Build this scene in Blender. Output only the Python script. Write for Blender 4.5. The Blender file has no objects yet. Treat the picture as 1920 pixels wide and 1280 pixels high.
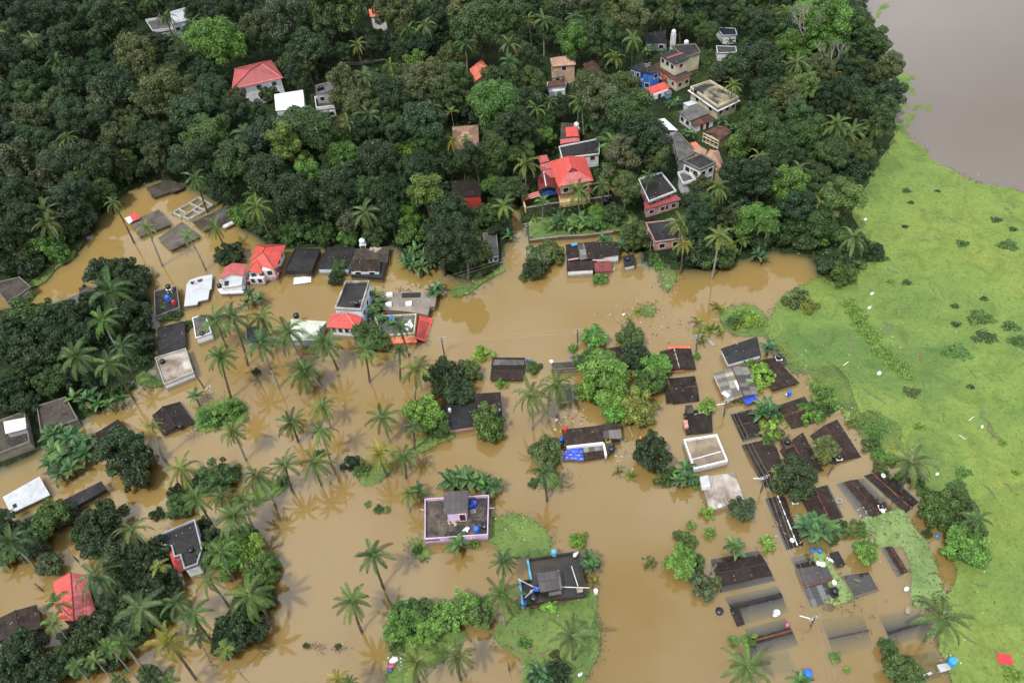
import bpy, math, random
import numpy as np
from mathutils import Vector, Matrix

# ------------------------------------------------------------------ camera
R = math.radians
sc = bpy.context.scene
COL = sc.collection
IW, IH, F0 = 1920.0, 1280.0, 1558.0          # photograph size and focal length in its pixels
CAM_H, DEP, ROLL = 120.0, R(46.65), R(-5.46)
FW = Vector((0, math.cos(DEP), -math.sin(DEP)))
_r0, _u0 = Vector((1, 0, 0)), Vector((0, math.sin(DEP), math.cos(DEP)))
RT = _r0 * math.cos(ROLL) + _u0 * math.sin(ROLL)
UP = -_r0 * math.sin(ROLL) + _u0 * math.cos(ROLL)
CAM = Vector((0, 0, CAM_H))
cd = bpy.data.cameras.new('camera'); cam = bpy.data.objects.new('camera', cd); COL.objects.link(cam)
cd.sensor_width = 36.0; cd.lens = F0 / IW * 36.0; cd.clip_start = 1.0; cd.clip_end = 8000.0
m3 = Matrix((RT, UP, -FW)).transposed()
cam.matrix_world = Matrix.Translation(CAM) @ m3.to_4x4()
sc.camera = cam

# ------------------------------------------------------------------ light
SUN_EL, SUN_AZ = R(60), math.atan2(-0.62, -0.78)
w = bpy.data.worlds.new('World'); sc.world = w; w.use_nodes = True
nt = w.node_tree; nt.nodes.clear()
N = nt.nodes.new; L = nt.links.new
sky = N('ShaderNodeTexSky'); sky.sky_type = 'NISHITA'; sky.sun_disc = False
sky.sun_elevation = SUN_EL; sky.sun_rotation = SUN_AZ % (2 * math.pi); sky.altitude = 100; sky.dust_density = 2.0
tc = N('ShaderNodeTexCoord'); nz = N('ShaderNodeTexNoise'); nz.inputs['Scale'].default_value = 2.6
nz.inputs['Detail'].default_value = 6; nz.inputs['Roughness'].default_value = 0.55
rp = N('ShaderNodeValToRGB'); rp.color_ramp.elements[0].position = 0.34; rp.color_ramp.elements[1].position = 0.56
mx = N('ShaderNodeMix'); mx.data_type = 'RGBA'
mx.inputs['B'].default_value = (19, 20, 21.5, 1)      # sunlit cloud
bg = N('ShaderNodeBackground'); bg.inputs['Strength'].default_value = 0.100
out = N('ShaderNodeOutputWorld')
L(tc.outputs['Generated'], nz.inputs['Vector']); L(nz.outputs['Fac'], rp.inputs['Fac'])
L(rp.outputs['Color'], mx.inputs['Factor']); L(sky.outputs['Color'], mx.inputs['A'])
L(mx.outputs['Result'], bg.inputs['Color']); L(bg.outputs['Background'], out.inputs['Surface'])
sd = bpy.data.lights.new('sun', 'SUN'); sd.energy = 3.1; sd.angle = R(0.9); sd.color = (1.0, 0.95, 0.88)
so = bpy.data.objects.new('sun', sd); COL.objects.link(so)
SDIR = Vector((math.sin(SUN_AZ) * math.cos(SUN_EL), math.cos(SUN_AZ) * math.cos(SUN_EL), math.sin(SUN_EL)))
so.rotation_euler = SDIR.to_track_quat('Z', 'Y').to_euler(); so.location = (0, 0, 300)
vs = sc.view_settings
vs.view_transform = 'Standard'; vs.look = 'None'; vs.exposure = 0.0; vs.gamma = 1.0; vs.use_curve_mapping = False
sc.render.engine = 'CYCLES'
cy = sc.cycles
cy.max_bounces = 6; cy.diffuse_bounces = 2; cy.glossy_bounces = 2; cy.transmission_bounces = 2
cy.transparent_max_bounces = 8; cy.volume_bounces = 3; cy.use_denoising = True
cy.caustics_reflective = False; cy.caustics_refractive = False

# ------------------------------------------------------------------ helpers
def P(px, py, z=0.0):
    """the world point at height z seen at a pixel of the photograph"""
    d = FW * F0 + RT * (px - IW / 2) - UP * (py - IH / 2)
    return CAM + d * ((z - CAM_H) / d.z)
def pix(p):
    d = Vector(p) - CAM; k = F0 / d.dot(FW)
    return IW / 2 + d.dot(RT) * k, IH / 2 - d.dot(UP) * k
def ppm(p):
    return F0 / (Vector(p) - CAM).dot(FW)
def Q(ox, oy, s, *xy):
    return [(ox + x / s, oy + y / s) for x, y in xy]

MARKS = []      # (short phrase, pixel x, pixel y)
KEEP = []       # pixel boxes of what must stay in sight

def new(name, label, cat, pos, group=None, mark=None):
    o = bpy.data.objects.new(name, None); COL.objects.link(o)
    o.location = pos; o.empty_display_size = 0.5
    o['label'] = label; o['category'] = cat
    if group: o['group'] = group
    if mark:
        x, y = pix(pos); MARKS.append((mark, x, y))
    return o

class MB:
    def __init__(s): s.v = []; s.f = []; s.uv = []; s.sm = False
    def face(s, pts, uv=None):
        i = len(s.v); s.v += [tuple(p) for p in pts]; s.f.append(tuple(range(i, i + len(pts))))
        s.uv.append(uv if uv else [(0, 0)] * len(pts))
    def prism(s, top, bot, uv=None):
        """top / bot: rings of the same length, anticlockwise seen from above"""
        n = len(top); s.face(top, uv); s.face(list(reversed(bot)))
        for i in range(n):
            j = (i + 1) % n; s.face([bot[i], bot[j], top[j], top[i]])
    def box(s, c, sx, sy, sz, rz=0.0):
        cs, sn = math.cos(rz), math.sin(rz)
        def q(x, y, z): return (c[0] + x * cs - y * sn, c[1] + x * sn + y * cs, c[2] + z)
        b = [q(-sx/2, -sy/2, 0), q(sx/2, -sy/2, 0), q(sx/2, sy/2, 0), q(-sx/2, sy/2, 0)]
        s.prism([(x, y, z + sz) for x, y, z in b], b)
    def bar(s, a, b, r, r2=None, n=6):
        a, b = Vector(a), Vector(b); d = (b - a)
        if d.length < 1e-6: return
        q = d.to_track_quat('Z', 'Y'); r2 = r if r2 is None else r2
        ra, rb = [], []
        for i in range(n):
            t = 2 * math.pi * i / n; o = q @ Vector((math.cos(t), math.sin(t), 0))
            ra.append(a + o * r); rb.append(b + o * r2)
        s.prism(rb, ra)
    def tube(s, pts, rad, n=7):
        rings = []
        for k, p in enumerate(pts):
            d = Vector(pts[min(k + 1, len(pts) - 1)]) - Vector(pts[max(k - 1, 0)]); q = d.to_track_quat('Z', 'Y')
            rings.append([Vector(p) + q @ Vector((math.cos(6.2832*i/n), math.sin(6.2832*i/n), 0)) * rad[k] for i in range(n)])
        i0 = len(s.v)
        for rg in rings: s.v += [tuple(p) for p in rg]
        for k in range(len(pts) - 1):
            for i in range(n):
                j = (i + 1) % n; a = i0 + k * n
                s.f.append((a + i, a + j, a + n + j, a + n + i)); s.uv.append([(0, 0)] * 4)
        s.f.append(tuple(i0 + (len(pts) - 1) * n + i for i in range(n))); s.uv.append([(0, 0)] * n)
    def lathe(s, c, prof, n=12):
        rings = [[(c[0] + r * math.cos(6.2832*i/n), c[1] + r * math.sin(6.2832*i/n), c[2] + z) for i in range(n)] for r, z in prof]
        i0 = len(s.v)
        for rg in rings: s.v += rg
        for k in range(len(prof) - 1):
            for i in range(n):
                j = (i + 1) % n; a = i0 + k * n
                s.f.append((a + i, a + j, a + n + j, a + n + i)); s.uv.append([(0, 0)] * 4)
        s.f.append(tuple(i0 + (len(prof) - 1) * n + i for i in range(n))); s.uv.append([(0, 0)] * n)
    def mesh(s, name, mat, org=(0, 0, 0), smooth=False):
        me = bpy.data.meshes.new(name)
        ox, oy, oz = org
        me.from_pydata([(x - ox, y - oy, z - oz) for x, y, z in s.v], [], s.f)
        ul = me.uv_layers.new(name='UVMap')
        flat = [c for f in s.uv for p in f for c in p]
        ul.data.foreach_set('uv', flat)
        if smooth: me.polygons.foreach_set('use_smooth', [True] * len(me.polygons))
        me.materials.append(mat); me.update()
        return me
    def build(s, name, mat, parent=None, smooth=False, label=None):
        """link as ONE object; vertices are given in world space"""
        org = (0, 0, 0)
        if parent is not None:
            org = Vector((0, 0, 0)); q = parent
            while q is not None: org = org + q.location; q = q.parent
        o = bpy.data.objects.new(name, s.mesh(name, M[mat], org, smooth)); COL.objects.link(o)
        if parent is not None: o.parent = parent
        if label: o['label'] = label
        return o

def solo(name, mb, mat, label, cat, group=None, smooth=False, mark=None, kind=None, org=None):
    """a thing that is one mesh, with its origin at its own place"""
    if org is None:
        a = np.array(mb.v); c = (a.min(0) + a.max(0)) / 2; org = (c[0], c[1], a[:, 2].min())
    o = bpy.data.objects.new(name, mb.mesh(name, M[mat], org, smooth)); COL.objects.link(o)
    o.location = org; o['label'] = label
    if kind: o['kind'] = kind
    if cat: o['category'] = cat
    if group: o['group'] = group
    if mark:
        x, y = pix(org); MARKS.append((mark, x, y))
    return o

# ------------------------------------------------------------------ materials
M = {}
def node_mat(name):
    m = bpy.data.materials.new(name); m.use_nodes = True
    t = m.node_tree; t.nodes.clear(); M[name] = m
    o = t.nodes.new('ShaderNodeOutputMaterial')
    return m, t, o
def ramp(t, stops):
    r = t.nodes.new('ShaderNodeValToRGB'); e = r.color_ramp.elements
    while len(e) < len(stops): e.new(0.5)
    for k, (p, c) in enumerate(stops): e[k].position = p; e[k].color = (*c, 1) if len(c) == 3 else c
    return r
def noise(t, vec, scale, detail=4, rough=0.55, dist=0.0):
    n = t.nodes.new('ShaderNodeTexNoise'); n.inputs['Scale'].default_value = scale
    n.inputs['Detail'].default_value = detail; n.inputs['Roughness'].default_value = rough; n.inputs['Distortion'].default_value = dist
    if vec is not None: t.links.new(vec, n.inputs['Vector'])
    return n
def mixc(t, fac, a, b, mode='MIX'):
    m = t.nodes.new('ShaderNodeMix'); m.data_type = 'RGBA'; m.blend_type = mode
    for key, v in (('Factor', fac), ('A', a), ('B', b)):
        s = m.inputs[key]
        if isinstance(v, (int, float)): s.default_value = v
        elif isinstance(v, (tuple, list)): s.default_value = (*v, 1) if len(v) == 3 else v
        else: t.links.new(v, s)
    return m.outputs['Result']
def pos(t):
    g = t.nodes.new('ShaderNodeNewGeometry'); return g.outputs['Position']
def bsdf(t, col, rough=0.7, spec=0.3, bump=None, bstr=0.3, bdist=0.05):
    b = t.nodes.new('ShaderNodeBsdfPrincipled')
    if isinstance(col, (tuple, list)): b.inputs['Base Color'].default_value = (*col, 1)
    else: t.links.new(col, b.inputs['Base Color'])
    b.inputs['Roughness'].default_value = rough; b.inputs['Specular IOR Level'].default_value = spec
    if bump is not None:
        k = t.nodes.new('ShaderNodeBump'); k.inputs['Strength'].default_value = bstr; k.inputs['Distance'].default_value = bdist
        t.links.new(bump, k.inputs['Height']); t.links.new(k.outputs['Normal'], b.inputs['Normal'])
    return b

def blotch(name, c1, c2, scale=0.5, fine=(0, 0, 0), famt=0.35, rough=0.8, spec=0.25, lo=0.35, hi=0.65, spots=None, flood=False):
    """weathered surface: two colours in blotches, a third as fine stains, optional pale spots"""
    m, t, o = node_mat(name); p = pos(t)
    n1 = noise(t, p, scale, 6, 0.62, 0.6); r1 = ramp(t, [(lo, c1), (hi, c2)]); t.links.new(n1.outputs['Fac'], r1.inputs['Fac'])
    n2 = noise(t, p, scale * 7, 4, 0.6); r2 = ramp(t, [(0.48, (0, 0, 0)), (0.72, (1, 1, 1))]); t.links.new(n2.outputs['Fac'], r2.inputs['Fac'])
    k = t.nodes.new('ShaderNodeMath'); k.operation = 'MULTIPLY'; k.inputs[1].default_value = famt
    t.links.new(r2.outputs['Color'], k.inputs[0])
    c = mixc(t, k.outputs[0], r1.outputs['Color'], fine)
    if spots:
        v = t.nodes.new('ShaderNodeTexVoronoi'); v.inputs['Scale'].default_value = 1.1; t.links.new(p, v.inputs['Vector'])
        rs = ramp(t, [(0.05, (1, 1, 1)), (0.11, (0, 0, 0))]); t.links.new(v.outputs['Distance'], rs.inputs['Fac'])
        c = mixc(t, rs.outputs['Color'], c, spots)
    if flood:       # brown tide mark left on the walls just above the water
        sp = t.nodes.new('ShaderNodeSeparateXYZ'); t.links.new(p, sp.inputs[0]); k1 = t.nodes.new('ShaderNodeMath'); k1.operation = 'MULTIPLY_ADD'; k1.inputs[1].default_value = -0.9; t.links.new(n1.outputs['Fac'], k1.inputs[0]); t.links.new(sp.outputs[2], k1.inputs[2])
        rf = ramp(t, [(0.0, (1, 1, 1)), (0.22, (0, 0, 0))]); t.links.new(k1.outputs[0], rf.inputs['Fac']); k2 = t.nodes.new('ShaderNodeMath'); k2.operation = 'MULTIPLY'; k2.inputs[1].default_value = 0.75; t.links.new(rf.outputs['Color'], k2.inputs[0]); c = mixc(t, k2.outputs[0], c, (0.17, 0.115, 0.06))
    b = bsdf(t, c, rough, spec, n2.outputs['Fac'], 0.25, 0.03); t.links.new(b.outputs[0], o.inputs['Surface'])
def sheet(name, c1, c2, lichen, rough=0.65, spec=0.3, amt=0.35, corr=7.0):
    """corrugated sheets laid side by side: UV u runs along the ridge and v down the slope, in metres"""
    m, t, o = node_mat(name); p = pos(t)
    uv = t.nodes.new('ShaderNodeUVMap'); sp = t.nodes.new('ShaderNodeSeparateXYZ'); t.links.new(uv.outputs[0], sp.inputs[0])
    def math_(op, a, b=None):
        k = t.nodes.new('ShaderNodeMath'); k.operation = op
        for i, v in enumerate((a, b)):
            if v is None: continue
            if isinstance(v, (int, float)): k.inputs[i].default_value = v
            else: t.links.new(v, k.inputs[i])
        return k.outputs[0]
    cu = math_('FLOOR', math_('DIVIDE', sp.outputs[0], 0.95)); cv = math_('FLOOR', math_('DIVIDE', sp.outputs[1], 1.7))
    cx = t.nodes.new('ShaderNodeCombineXYZ'); t.links.new(cu, cx.inputs[0]); t.links.new(cv, cx.inputs[1])
    wn = t.nodes.new('ShaderNodeTexWhiteNoise'); wn.noise_dimensions = '3D'
    pn = t.nodes.new('ShaderNodeObjectInfo'); t.links.new(pn.outputs['Random'], cx.inputs[2]); t.links.new(cx.outputs[0], wn.inputs['Vector'])
    r0 = ramp(t, [(0.0, c1), (1.0, c2)]); t.links.new(wn.outputs['Value'], r0.inputs['Fac'])
    n1 = noise(t, p, 0.9, 6, 0.65, 0.8); r1 = ramp(t, [(0.45, (0, 0, 0)), (0.7, (1, 1, 1))]); t.links.new(n1.outputs['Fac'], r1.inputs['Fac'])
    c = mixc(t, math_('MULTIPLY', r1.outputs['Color'], amt), r0.outputs['Color'], lichen)
    fr = math_('FRACT', math_('DIVIDE', sp.outputs[0], 0.95)); seam = math_('LESS_THAN', fr, 0.07)
    fv = math_('FRACT', math_('DIVIDE', sp.outputs[1], 1.7)); lap = math_('LESS_THAN', fv, 0.05)
    c = mixc(t, math_('MULTIPLY', math_('MAXIMUM', seam, lap), 0.45), c, (0.006, 0.005, 0.005))
    v = t.nodes.new('ShaderNodeTexVoronoi'); v.inputs['Scale'].default_value = 1.0; t.links.new(p, v.inputs['Vector'])
    rs = ramp(t, [(0.06, (1, 1, 1)), (0.11, (0, 0, 0))]); t.links.new(v.outputs['Distance'], rs.inputs['Fac'])
    c = mixc(t, math_('MULTIPLY', rs.outputs['Color'], 0.7), c, (0.4, 0.38, 0.34))
    wv = math_('SINE', math_('MULTIPLY', sp.outputs[0], 2 * math.pi * corr))
    b = bsdf(t, c, rough, spec, wv, 0.5, 0.025); t.links.new(b.outputs[0], o.inputs['Surface'])
def plain(name, c, rough=0.6, spec=0.3, var=0.25):
    m, t, o = node_mat(name); n = noise(t, pos(t), 1.7, 5)
    d = tuple(x * (1 - var) for x in c); r = ramp(t, [(0.35, d), (0.65, c)]); t.links.new(n.outputs['Fac'], r.inputs['Fac'])
    b = bsdf(t, r.outputs['Color'], rough, spec); t.links.new(b.outputs[0], o.inputs['Surface'])

# roofs
blotch('dark_roof', (0.012, 0.012, 0.014), (0.030, 0.028, 0.028), 0.35, (0.09, 0.085, 0.08), 0.22, 0.65, 0.22, spots=(0.4, 0.38, 0.35))
blotch('brown_roof', (0.026, 0.02, 0.017), (0.075, 0.062, 0.05), 0.3, (0.16, 0.14, 0.11), 0.3, 0.75)
blotch('grey_roof', (0.05, 0.048, 0.046), (0.13, 0.125, 0.12), 0.35, (0.03, 0.03, 0.03), 0.4, 0.75, spots=(0.4, 0.4, 0.38))
blotch('tan_roof', (0.10, 0.075, 0.05), (0.26, 0.20, 0.13), 0.28, (0.05, 0.04, 0.03), 0.4, 0.85)
blotch('mottled_roof', (0.035, 0.035, 0.035), (0.36, 0.30, 0.20), 0.22, (0.02, 0.02, 0.02), 0.35, 0.85, lo=0.42, hi=0.62)
blotch('white_roof', (0.28, 0.29, 0.305), (0.44, 0.455, 0.475), 0.35, (0.22, 0.21, 0.2), 0.25, 0.6, lo=0.25, hi=0.5)
blotch('cream_roof', (0.55, 0.57, 0.43), (0.68, 0.70, 0.56), 0.4, (0.4, 0.4, 0.3), 0.15, 0.6)
blotch('stained_roof', (0.16, 0.12, 0.09), (0.44, 0.41, 0.36), 0.25, (0.25, 0.13, 0.06), 0.3, 0.8, lo=0.38, hi=0.6)
sheet('dark_sheet', (0.016, 0.0125, 0.011), (0.027, 0.021, 0.0185), (0.064, 0.048, 0.037), 0.75, 0.15, 0.5)
sheet('brown_sheet', (0.022, 0.0155, 0.013), (0.036, 0.025, 0.021), (0.084, 0.060, 0.045), 0.75, 0.15, 0.5)
sheet('grey_sheet', (0.05, 0.045, 0.042), (0.24, 0.23, 0.21), (0.035, 0.03, 0.028), 0.65, 0.3)
sheet('red_sheet', (0.50, 0.058, 0.047), (0.62, 0.080, 0.062), (0.36, 0.10, 0.085), 0.5, 0.35, 0.85)
sheet('rose_sheet', (0.42, 0.09, 0.088), (0.52, 0.12, 0.115), (0.28, 0.09, 0.085), 0.5, 0.35, 0.8)
sheet('maroon_sheet', (0.13, 0.022, 0.022), (0.18, 0.032, 0.03), (0.09, 0.03, 0.028), 0.5, 0.35, 0.3)
sheet('orange_sheet', (0.62, 0.15, 0.085), (0.70, 0.19, 0.11), (0.5, 0.17, 0.11), 0.6, 0.3, 0.3)
sheet('tan_tile', (0.34, 0.20, 0.14), (0.44, 0.28, 0.20), (0.2, 0.13, 0.1), 0.8, 0.2, 0.5, 3.0)
sheet('brown_tile', (0.06, 0.032, 0.024), (0.12, 0.06, 0.045), (0.035, 0.03, 0.025), 0.8, 0.2, 0.5, 3.0)
sheet('pale_sheet', (0.50, 0.52, 0.42), (0.60, 0.62, 0.50), (0.36, 0.38, 0.28), 0.5, 0.35, 0.3)
sheet('white_sheet', (0.68, 0.69, 0.70), (0.80, 0.80, 0.81), (0.5, 0.5, 0.5), 0.5, 0.35, 0.2)
# walls
for nm, c in dict(white=(0.72, 0.72, 0.73), cream=(0.58, 0.52, 0.36), peach=(0.50, 0.34, 0.23), pink=(0.52, 0.30, 0.29), lilac=(0.62, 0.46, 0.66),
                  blue=(0.04, 0.16, 0.52), pale_blue=(0.55, 0.66, 0.80), grey=(0.32, 0.33, 0.35), dark=(0.03, 0.028, 0.027), yellow=(0.58, 0.43, 0.22),
                  red=(0.42, 0.05, 0.04), salmon=(0.50, 0.24, 0.20), concrete=(0.20, 0.18, 0.155), turquoise=(0.12, 0.36, 0.50), orange_red=(0.66, 0.13, 0.07)).items():
    blotch(nm, tuple(x * 0.62 for x in c), c, 0.45, tuple(x * 0.33 for x in c), 0.4, 0.75, lo=0.3, hi=0.55, flood=True)
plain('trim', (0.66, 0.66, 0.64)); plain('white_paint', (0.78, 0.78, 0.77), 0.45); plain('glass', (0.02, 0.024, 0.03), 0.15, 0.6)
plain('shutter', (0.10, 0.02, 0.018), 0.5); plain('tank_black', (0.012, 0.014, 0.02), 0.35, 0.5); plain('tank_white', (0.72, 0.74, 0.76), 0.35, 0.4)
plain('metal', (0.25, 0.25, 0.25), 0.45, 0.5); plain('pole', (0.10, 0.085, 0.07), 0.8); plain('wire', (0.30, 0.28, 0.25), 0.6)
plain('ridge_red', (0.15, 0.05, 0.045), 0.7, 0.2, 0.5); plain('ridge_orange', (0.26, 0.09, 0.055), 0.7, 0.2, 0.6); plain('ridge_dark', (0.03, 0.026, 0.024), 0.7)
plain('tarp_blue', (0.03, 0.08, 0.52), 0.35, 0.4, 0.5); plain('tarp_cyan', (0.05, 0.32, 0.62), 0.4); plain('plastic_white', (0.75, 0.76, 0.77), 0.4)
plain('plastic_yellow', (0.70, 0.46, 0.03), 0.4); plain('plastic_red', (0.55, 0.04, 0.05), 0.4); plain('plastic_pink', (0.62, 0.12, 0.24), 0.5)
plain('plastic_orange', (0.66, 0.2, 0.04), 0.5); plain('plastic_blue', (0.03, 0.16, 0.66), 0.35); plain('wood', (0.20, 0.14, 0.09), 0.8); plain('pale_wood', (0.42, 0.36, 0.28), 0.8)
plain('skin', (0.16, 0.08, 0.05), 0.6, 0.3, 0.1); plain('hair', (0.01, 0.009, 0.008), 0.5); plain('shirt', (0.48, 0.03, 0.06), 0.8, 0.2, 0.2)
plain('rust', (0.16, 0.06, 0.03), 0.8); plain('car_blue', (0.02, 0.08, 0.28), 0.25, 0.5); plain('tile_red', (0.5, 0.07, 0.04), 0.6)
# ------------------------------------------------------------------ ground, water, weed
rng = random.Random(7); nrg = np.random.default_rng(7)
def wpoly(px, z=0.3): return [tuple(P(x, y, z)[:2]) for x, y in px]
_wood = [(-500, 640), (-120, 590), (0, 545), (55, 535), (95, 500), (140, 478), (165, 440), (195, 385), (245, 352), (300, 333), (345, 343), (400, 372), (440, 388), (455, 428), (482, 440), (505, 462),
         (600, 462), (700, 464), (742, 458), (760, 482), (830, 495), (850, 518), (892, 522), (932, 505), (948, 450), (957, 400), (960, 345), (973, 345), (976, 390), (989, 438), (1060, 440), (1150, 436),
         (1208, 450), (1204, 492), (1262, 502), (1330, 502), (1400, 482), (1450, 468), (1520, 478), (1545, 525), (1580, 540), (1610, 505), (1655, 480), (1600, 400), (1640, 322), (1680, 255), (1682, 190), (1655, 90), (1622, 0), (1615, -120)]
WOOD = wpoly(_wood); _e = WOOD[-1]
WOOD += [(_e[0] + 250, 3500), (-3500, 3500), (-3500, WOOD[0][1])]
LEFT = wpoly([(-420, 640), (-60, 585), (60, 575), (130, 560), (215, 520), (275, 560), (288, 640), (283, 690), (222, 732), (170, 770), (120, 806), (60, 850), (-60, 900), (-420, 980)])
LANDS = [WOOD, LEFT]
def sdist(pts, poly):
    """signed distance to a polygon, positive inside"""
    x, y = pts[:, 0], pts[:, 1]; d = np.full(len(pts), 1e9); ins = np.zeros(len(pts), bool)
    n = len(poly)
    for i in range(n):
        ax, ay = poly[i]; bx, by = poly[(i + 1) % n]; ex, ey = bx - ax, by - ay
        t = np.clip(((x - ax) * ex + (y - ay) * ey) / (ex * ex + ey * ey + 1e-12), 0, 1)
        d = np.minimum(d, np.hypot(x - ax - t * ex, y - ay - t * ey))
        c = ((ay > y) != (by > y)) & (x < ex * (y - ay) / (ey if abs(ey) > 1e-12 else 1e-12) + ax); ins ^= c
    return np.where(ins, d, -d)
def ground_z(pts):
    pts = np.asarray(pts, float); s = np.max([sdist(pts, p) for p in LANDS], axis=0)
    up = 0.12 + np.minimum(np.maximum(s, 0), 70) * 0.045
    dn = -0.10 - np.minimum(np.maximum(-s, 0), 9) * 0.30
    return np.where(s > 0, up, dn)
def gz(x, y): return float(ground_z([(x, y)])[0])
def axis(a, b, st, far):
    c = list(np.arange(a, b + st, st)); g, p, q, k = st, c[0], c[-1], []
    l = []
    while q < far: g *= 1.5; p -= g; q += g; l.insert(0, p); k.append(q)
    return np.array(l + c + k)
ax, ay = axis(-185, 165, 1.6, 3400), axis(15, 350, 1.6, 3400)
gx, gy = np.meshgrid(ax, ay); gp = np.stack([gx.ravel(), gy.ravel()], 1); gzz = ground_z(gp)
gzz += np.where(gzz > 0.3, nrg.normal(0, 0.06, len(gzz)), 0)
nxx, nyy = len(ax), len(ay)
me = bpy.data.meshes.new('ground'); idx = np.arange(nxx * nyy).reshape(nyy, nxx)
fc = np.stack([idx[:-1, :-1], idx[:-1, 1:], idx[1:, 1:], idx[1:, :-1]], -1).reshape(-1, 4)
me.from_pydata(np.column_stack([gp, gzz]).tolist(), [], fc.tolist())
me.polygons.foreach_set('use_smooth', [True] * len(me.polygons))
m, t, o = node_mat('soil'); p_ = pos(t)
n1 = noise(t, p_, 0.10, 7, 0.6, 0.5); r1 = ramp(t, [(0.36, (0.012, 0.020, 0.008)), (0.50, (0.022, 0.038, 0.012)), (0.62, (0.040, 0.060, 0.018)), (0.74, (0.11, 0.052, 0.028))])
t.links.new(n1.outputs['Fac'], r1.inputs['Fac']); n2 = noise(t, p_, 1.8, 5); r2 = ramp(t, [(0.3, (0.45, 0.45, 0.45)), (0.7, (1.25, 1.25, 1.2))]); t.links.new(n2.outputs['Fac'], r2.inputs['Fac'])
b_ = bsdf(t, mixc(t, 1.0, r1.outputs['Color'], r2.outputs['Color'], 'MULTIPLY'), 0.9, 0.15, n2.outputs['Fac'], 0.6, 0.2); t.links.new(b_.outputs[0], o.inputs['Surface'])
me.materials.append(m); g_ = bpy.data.objects.new('ground', me); COL.objects.link(g_); g_['kind'] = 'structure'; g_['label'] = 'wooded ground rising behind the flooded settlement'

def surf_mix(t, o, base, rough=0.03, ior=1.42, bscale=0.6, bstr=0.03):
    """a water surface: what lies below, under a fresnel mirror with faint ripples"""
    gl = t.nodes.new('ShaderNodeBsdfGlossy'); gl.inputs['Roughness'].default_value = rough
    fr = t.nodes.new('ShaderNodeFresnel'); fr.inputs['IOR'].default_value = ior
    n = noise(t, pos(t), bscale, 3, 0.5); k = t.nodes.new('ShaderNodeBump'); k.inputs['Strength'].default_value = bstr; k.inputs['Distance'].default_value = 0.12
    t.links.new(n.outputs['Fac'], k.inputs['Height']); t.links.new(k.outputs['Normal'], gl.inputs['Normal']); t.links.new(k.outputs['Normal'], fr.inputs['Normal'])
    mx = t.nodes.new('ShaderNodeMixShader'); t.links.new(fr.outputs[0], mx.inputs[0]); t.links.new(base, mx.inputs[1]); t.links.new(gl.outputs[0], mx.inputs[2])
    t.links.new(mx.outputs[0], o.inputs['Surface'])
m, t, o = node_mat('flood')
tr = t.nodes.new('ShaderNodeBsdfTransparent'); surf_mix(t, o, tr.outputs[0], 0.02, 1.76)
va = t.nodes.new('ShaderNodeVolumeAbsorption'); vs_ = t.nodes.new('ShaderNodeVolumeScatter'); ad = t.nodes.new('ShaderNodeAddShader')
WD = 1.8
va.inputs['Color'].default_value = (0.966, 0.828, 0.09, 1); va.inputs['Density'].default_value = WD * 1.5
vs_.inputs['Color'].default_value = (0.9, 0.9, 0.9, 1); vs_.inputs['Density'].default_value = WD; vs_.inputs['Anisotropy'].default_value = 0.0
t.links.new(va.outputs[0], ad.inputs[0]); t.links.new(vs_.outputs[0], ad.inputs[1]); t.links.new(ad.outputs[0], o.inputs['Volume'])
mb = MB(); mb.box((0, 400, -7.0), 3000, 2000, 7.0)
fw = mb.build('flood_water', 'flood'); fw['kind'] = 'structure'; fw['label'] = 'muddy brown flood water standing between the houses'

# the wide river, greyer than the flood
m, t, o = node_mat('river_water'); p_ = pos(t); n1 = noise(t, p_, 0.02, 4, 0.5, 0.4)
r1 = ramp(t, [(0.3, (0.160, 0.135, 0.115)), (0.7, (0.185, 0.158, 0.136))]); t.links.new(n1.outputs['Fac'], r1.inputs['Fac'])
df = t.nodes.new('ShaderNodeBsdfDiffuse'); t.links.new(r1.outputs['Color'], df.inputs['Color']); surf_mix(t, o, df.outputs[0], 0.12, 1.45, 1.2, 0.15)
rv = [(1600, -120), (1615, 0), (1640, 90), (1662, 190), (1660, 262), (1700, 262), (1722, 276), (1740, 300), (1772, 316), (1800, 334), (1860, 350), (1925, 366), (2080, 420), (2500, 560)]
rw = [P(x, y, 0.014) for x, y in rv]
mb = MB(); mb.face([(3000, rw[-1].y, 0.014), (3000, 3000, 0.014), (rw[0].x + 250, 3000, 0.014)] + rw)
ro = mb.build('river', 'river_water'); ro['kind'] = 'structure'; ro['label'] = 'broad grey brown river beyond the green weed'

def ragged(px, z, amp=0.5, step=1.2, seed=1):
    r = random.Random(seed); out = []; inn = lambda q_: 0 < q_[0] < 1915 and 5 < q_[1] < 1275; sm = []
    for i in range(len(px)):                      # round the outline off where it is in view
        p0, p1, p2, p3 = px[i - 1], px[i], px[(i + 1) % len(px)], px[(i + 2) % len(px)]; sm.append(p1)
        if inn(p1) and inn(p2):
            for t_ in (0.33, 0.67): sm.append(tuple(0.5 * (2 * p1[c] + (p2[c] - p0[c]) * t_ + (2 * p0[c] - 5 * p1[c] + 4 * p2[c] - p3[c]) * t_ ** 2 + (3 * p1[c] - p0[c] - 3 * p2[c] + p3[c]) * t_ ** 3) for c in (0, 1)))
    px = sm; pts = [P(x, y, z) for x, y in px]
    for i, a in enumerate(pts):
        b = pts[(i + 1) % len(pts)]; d = b - a; n = max(1, int(min(d.length, 260) / step)); nrm = Vector((-d.y, d.x, 0)).normalized()
        for k in range(n):
            q = a + d * (k / n)
            out.append(q + nrm * (amp * 0.8 * (r.random() - 0.5) + amp * 0.9 * math.sin(k * 0.7 + i) * r.random()) if 0 < px[i][0] < 1915 and 5 < px[i][1] < 1275 else q)
    return [Vector((q.x, q.y, z)) for q in out]
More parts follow.
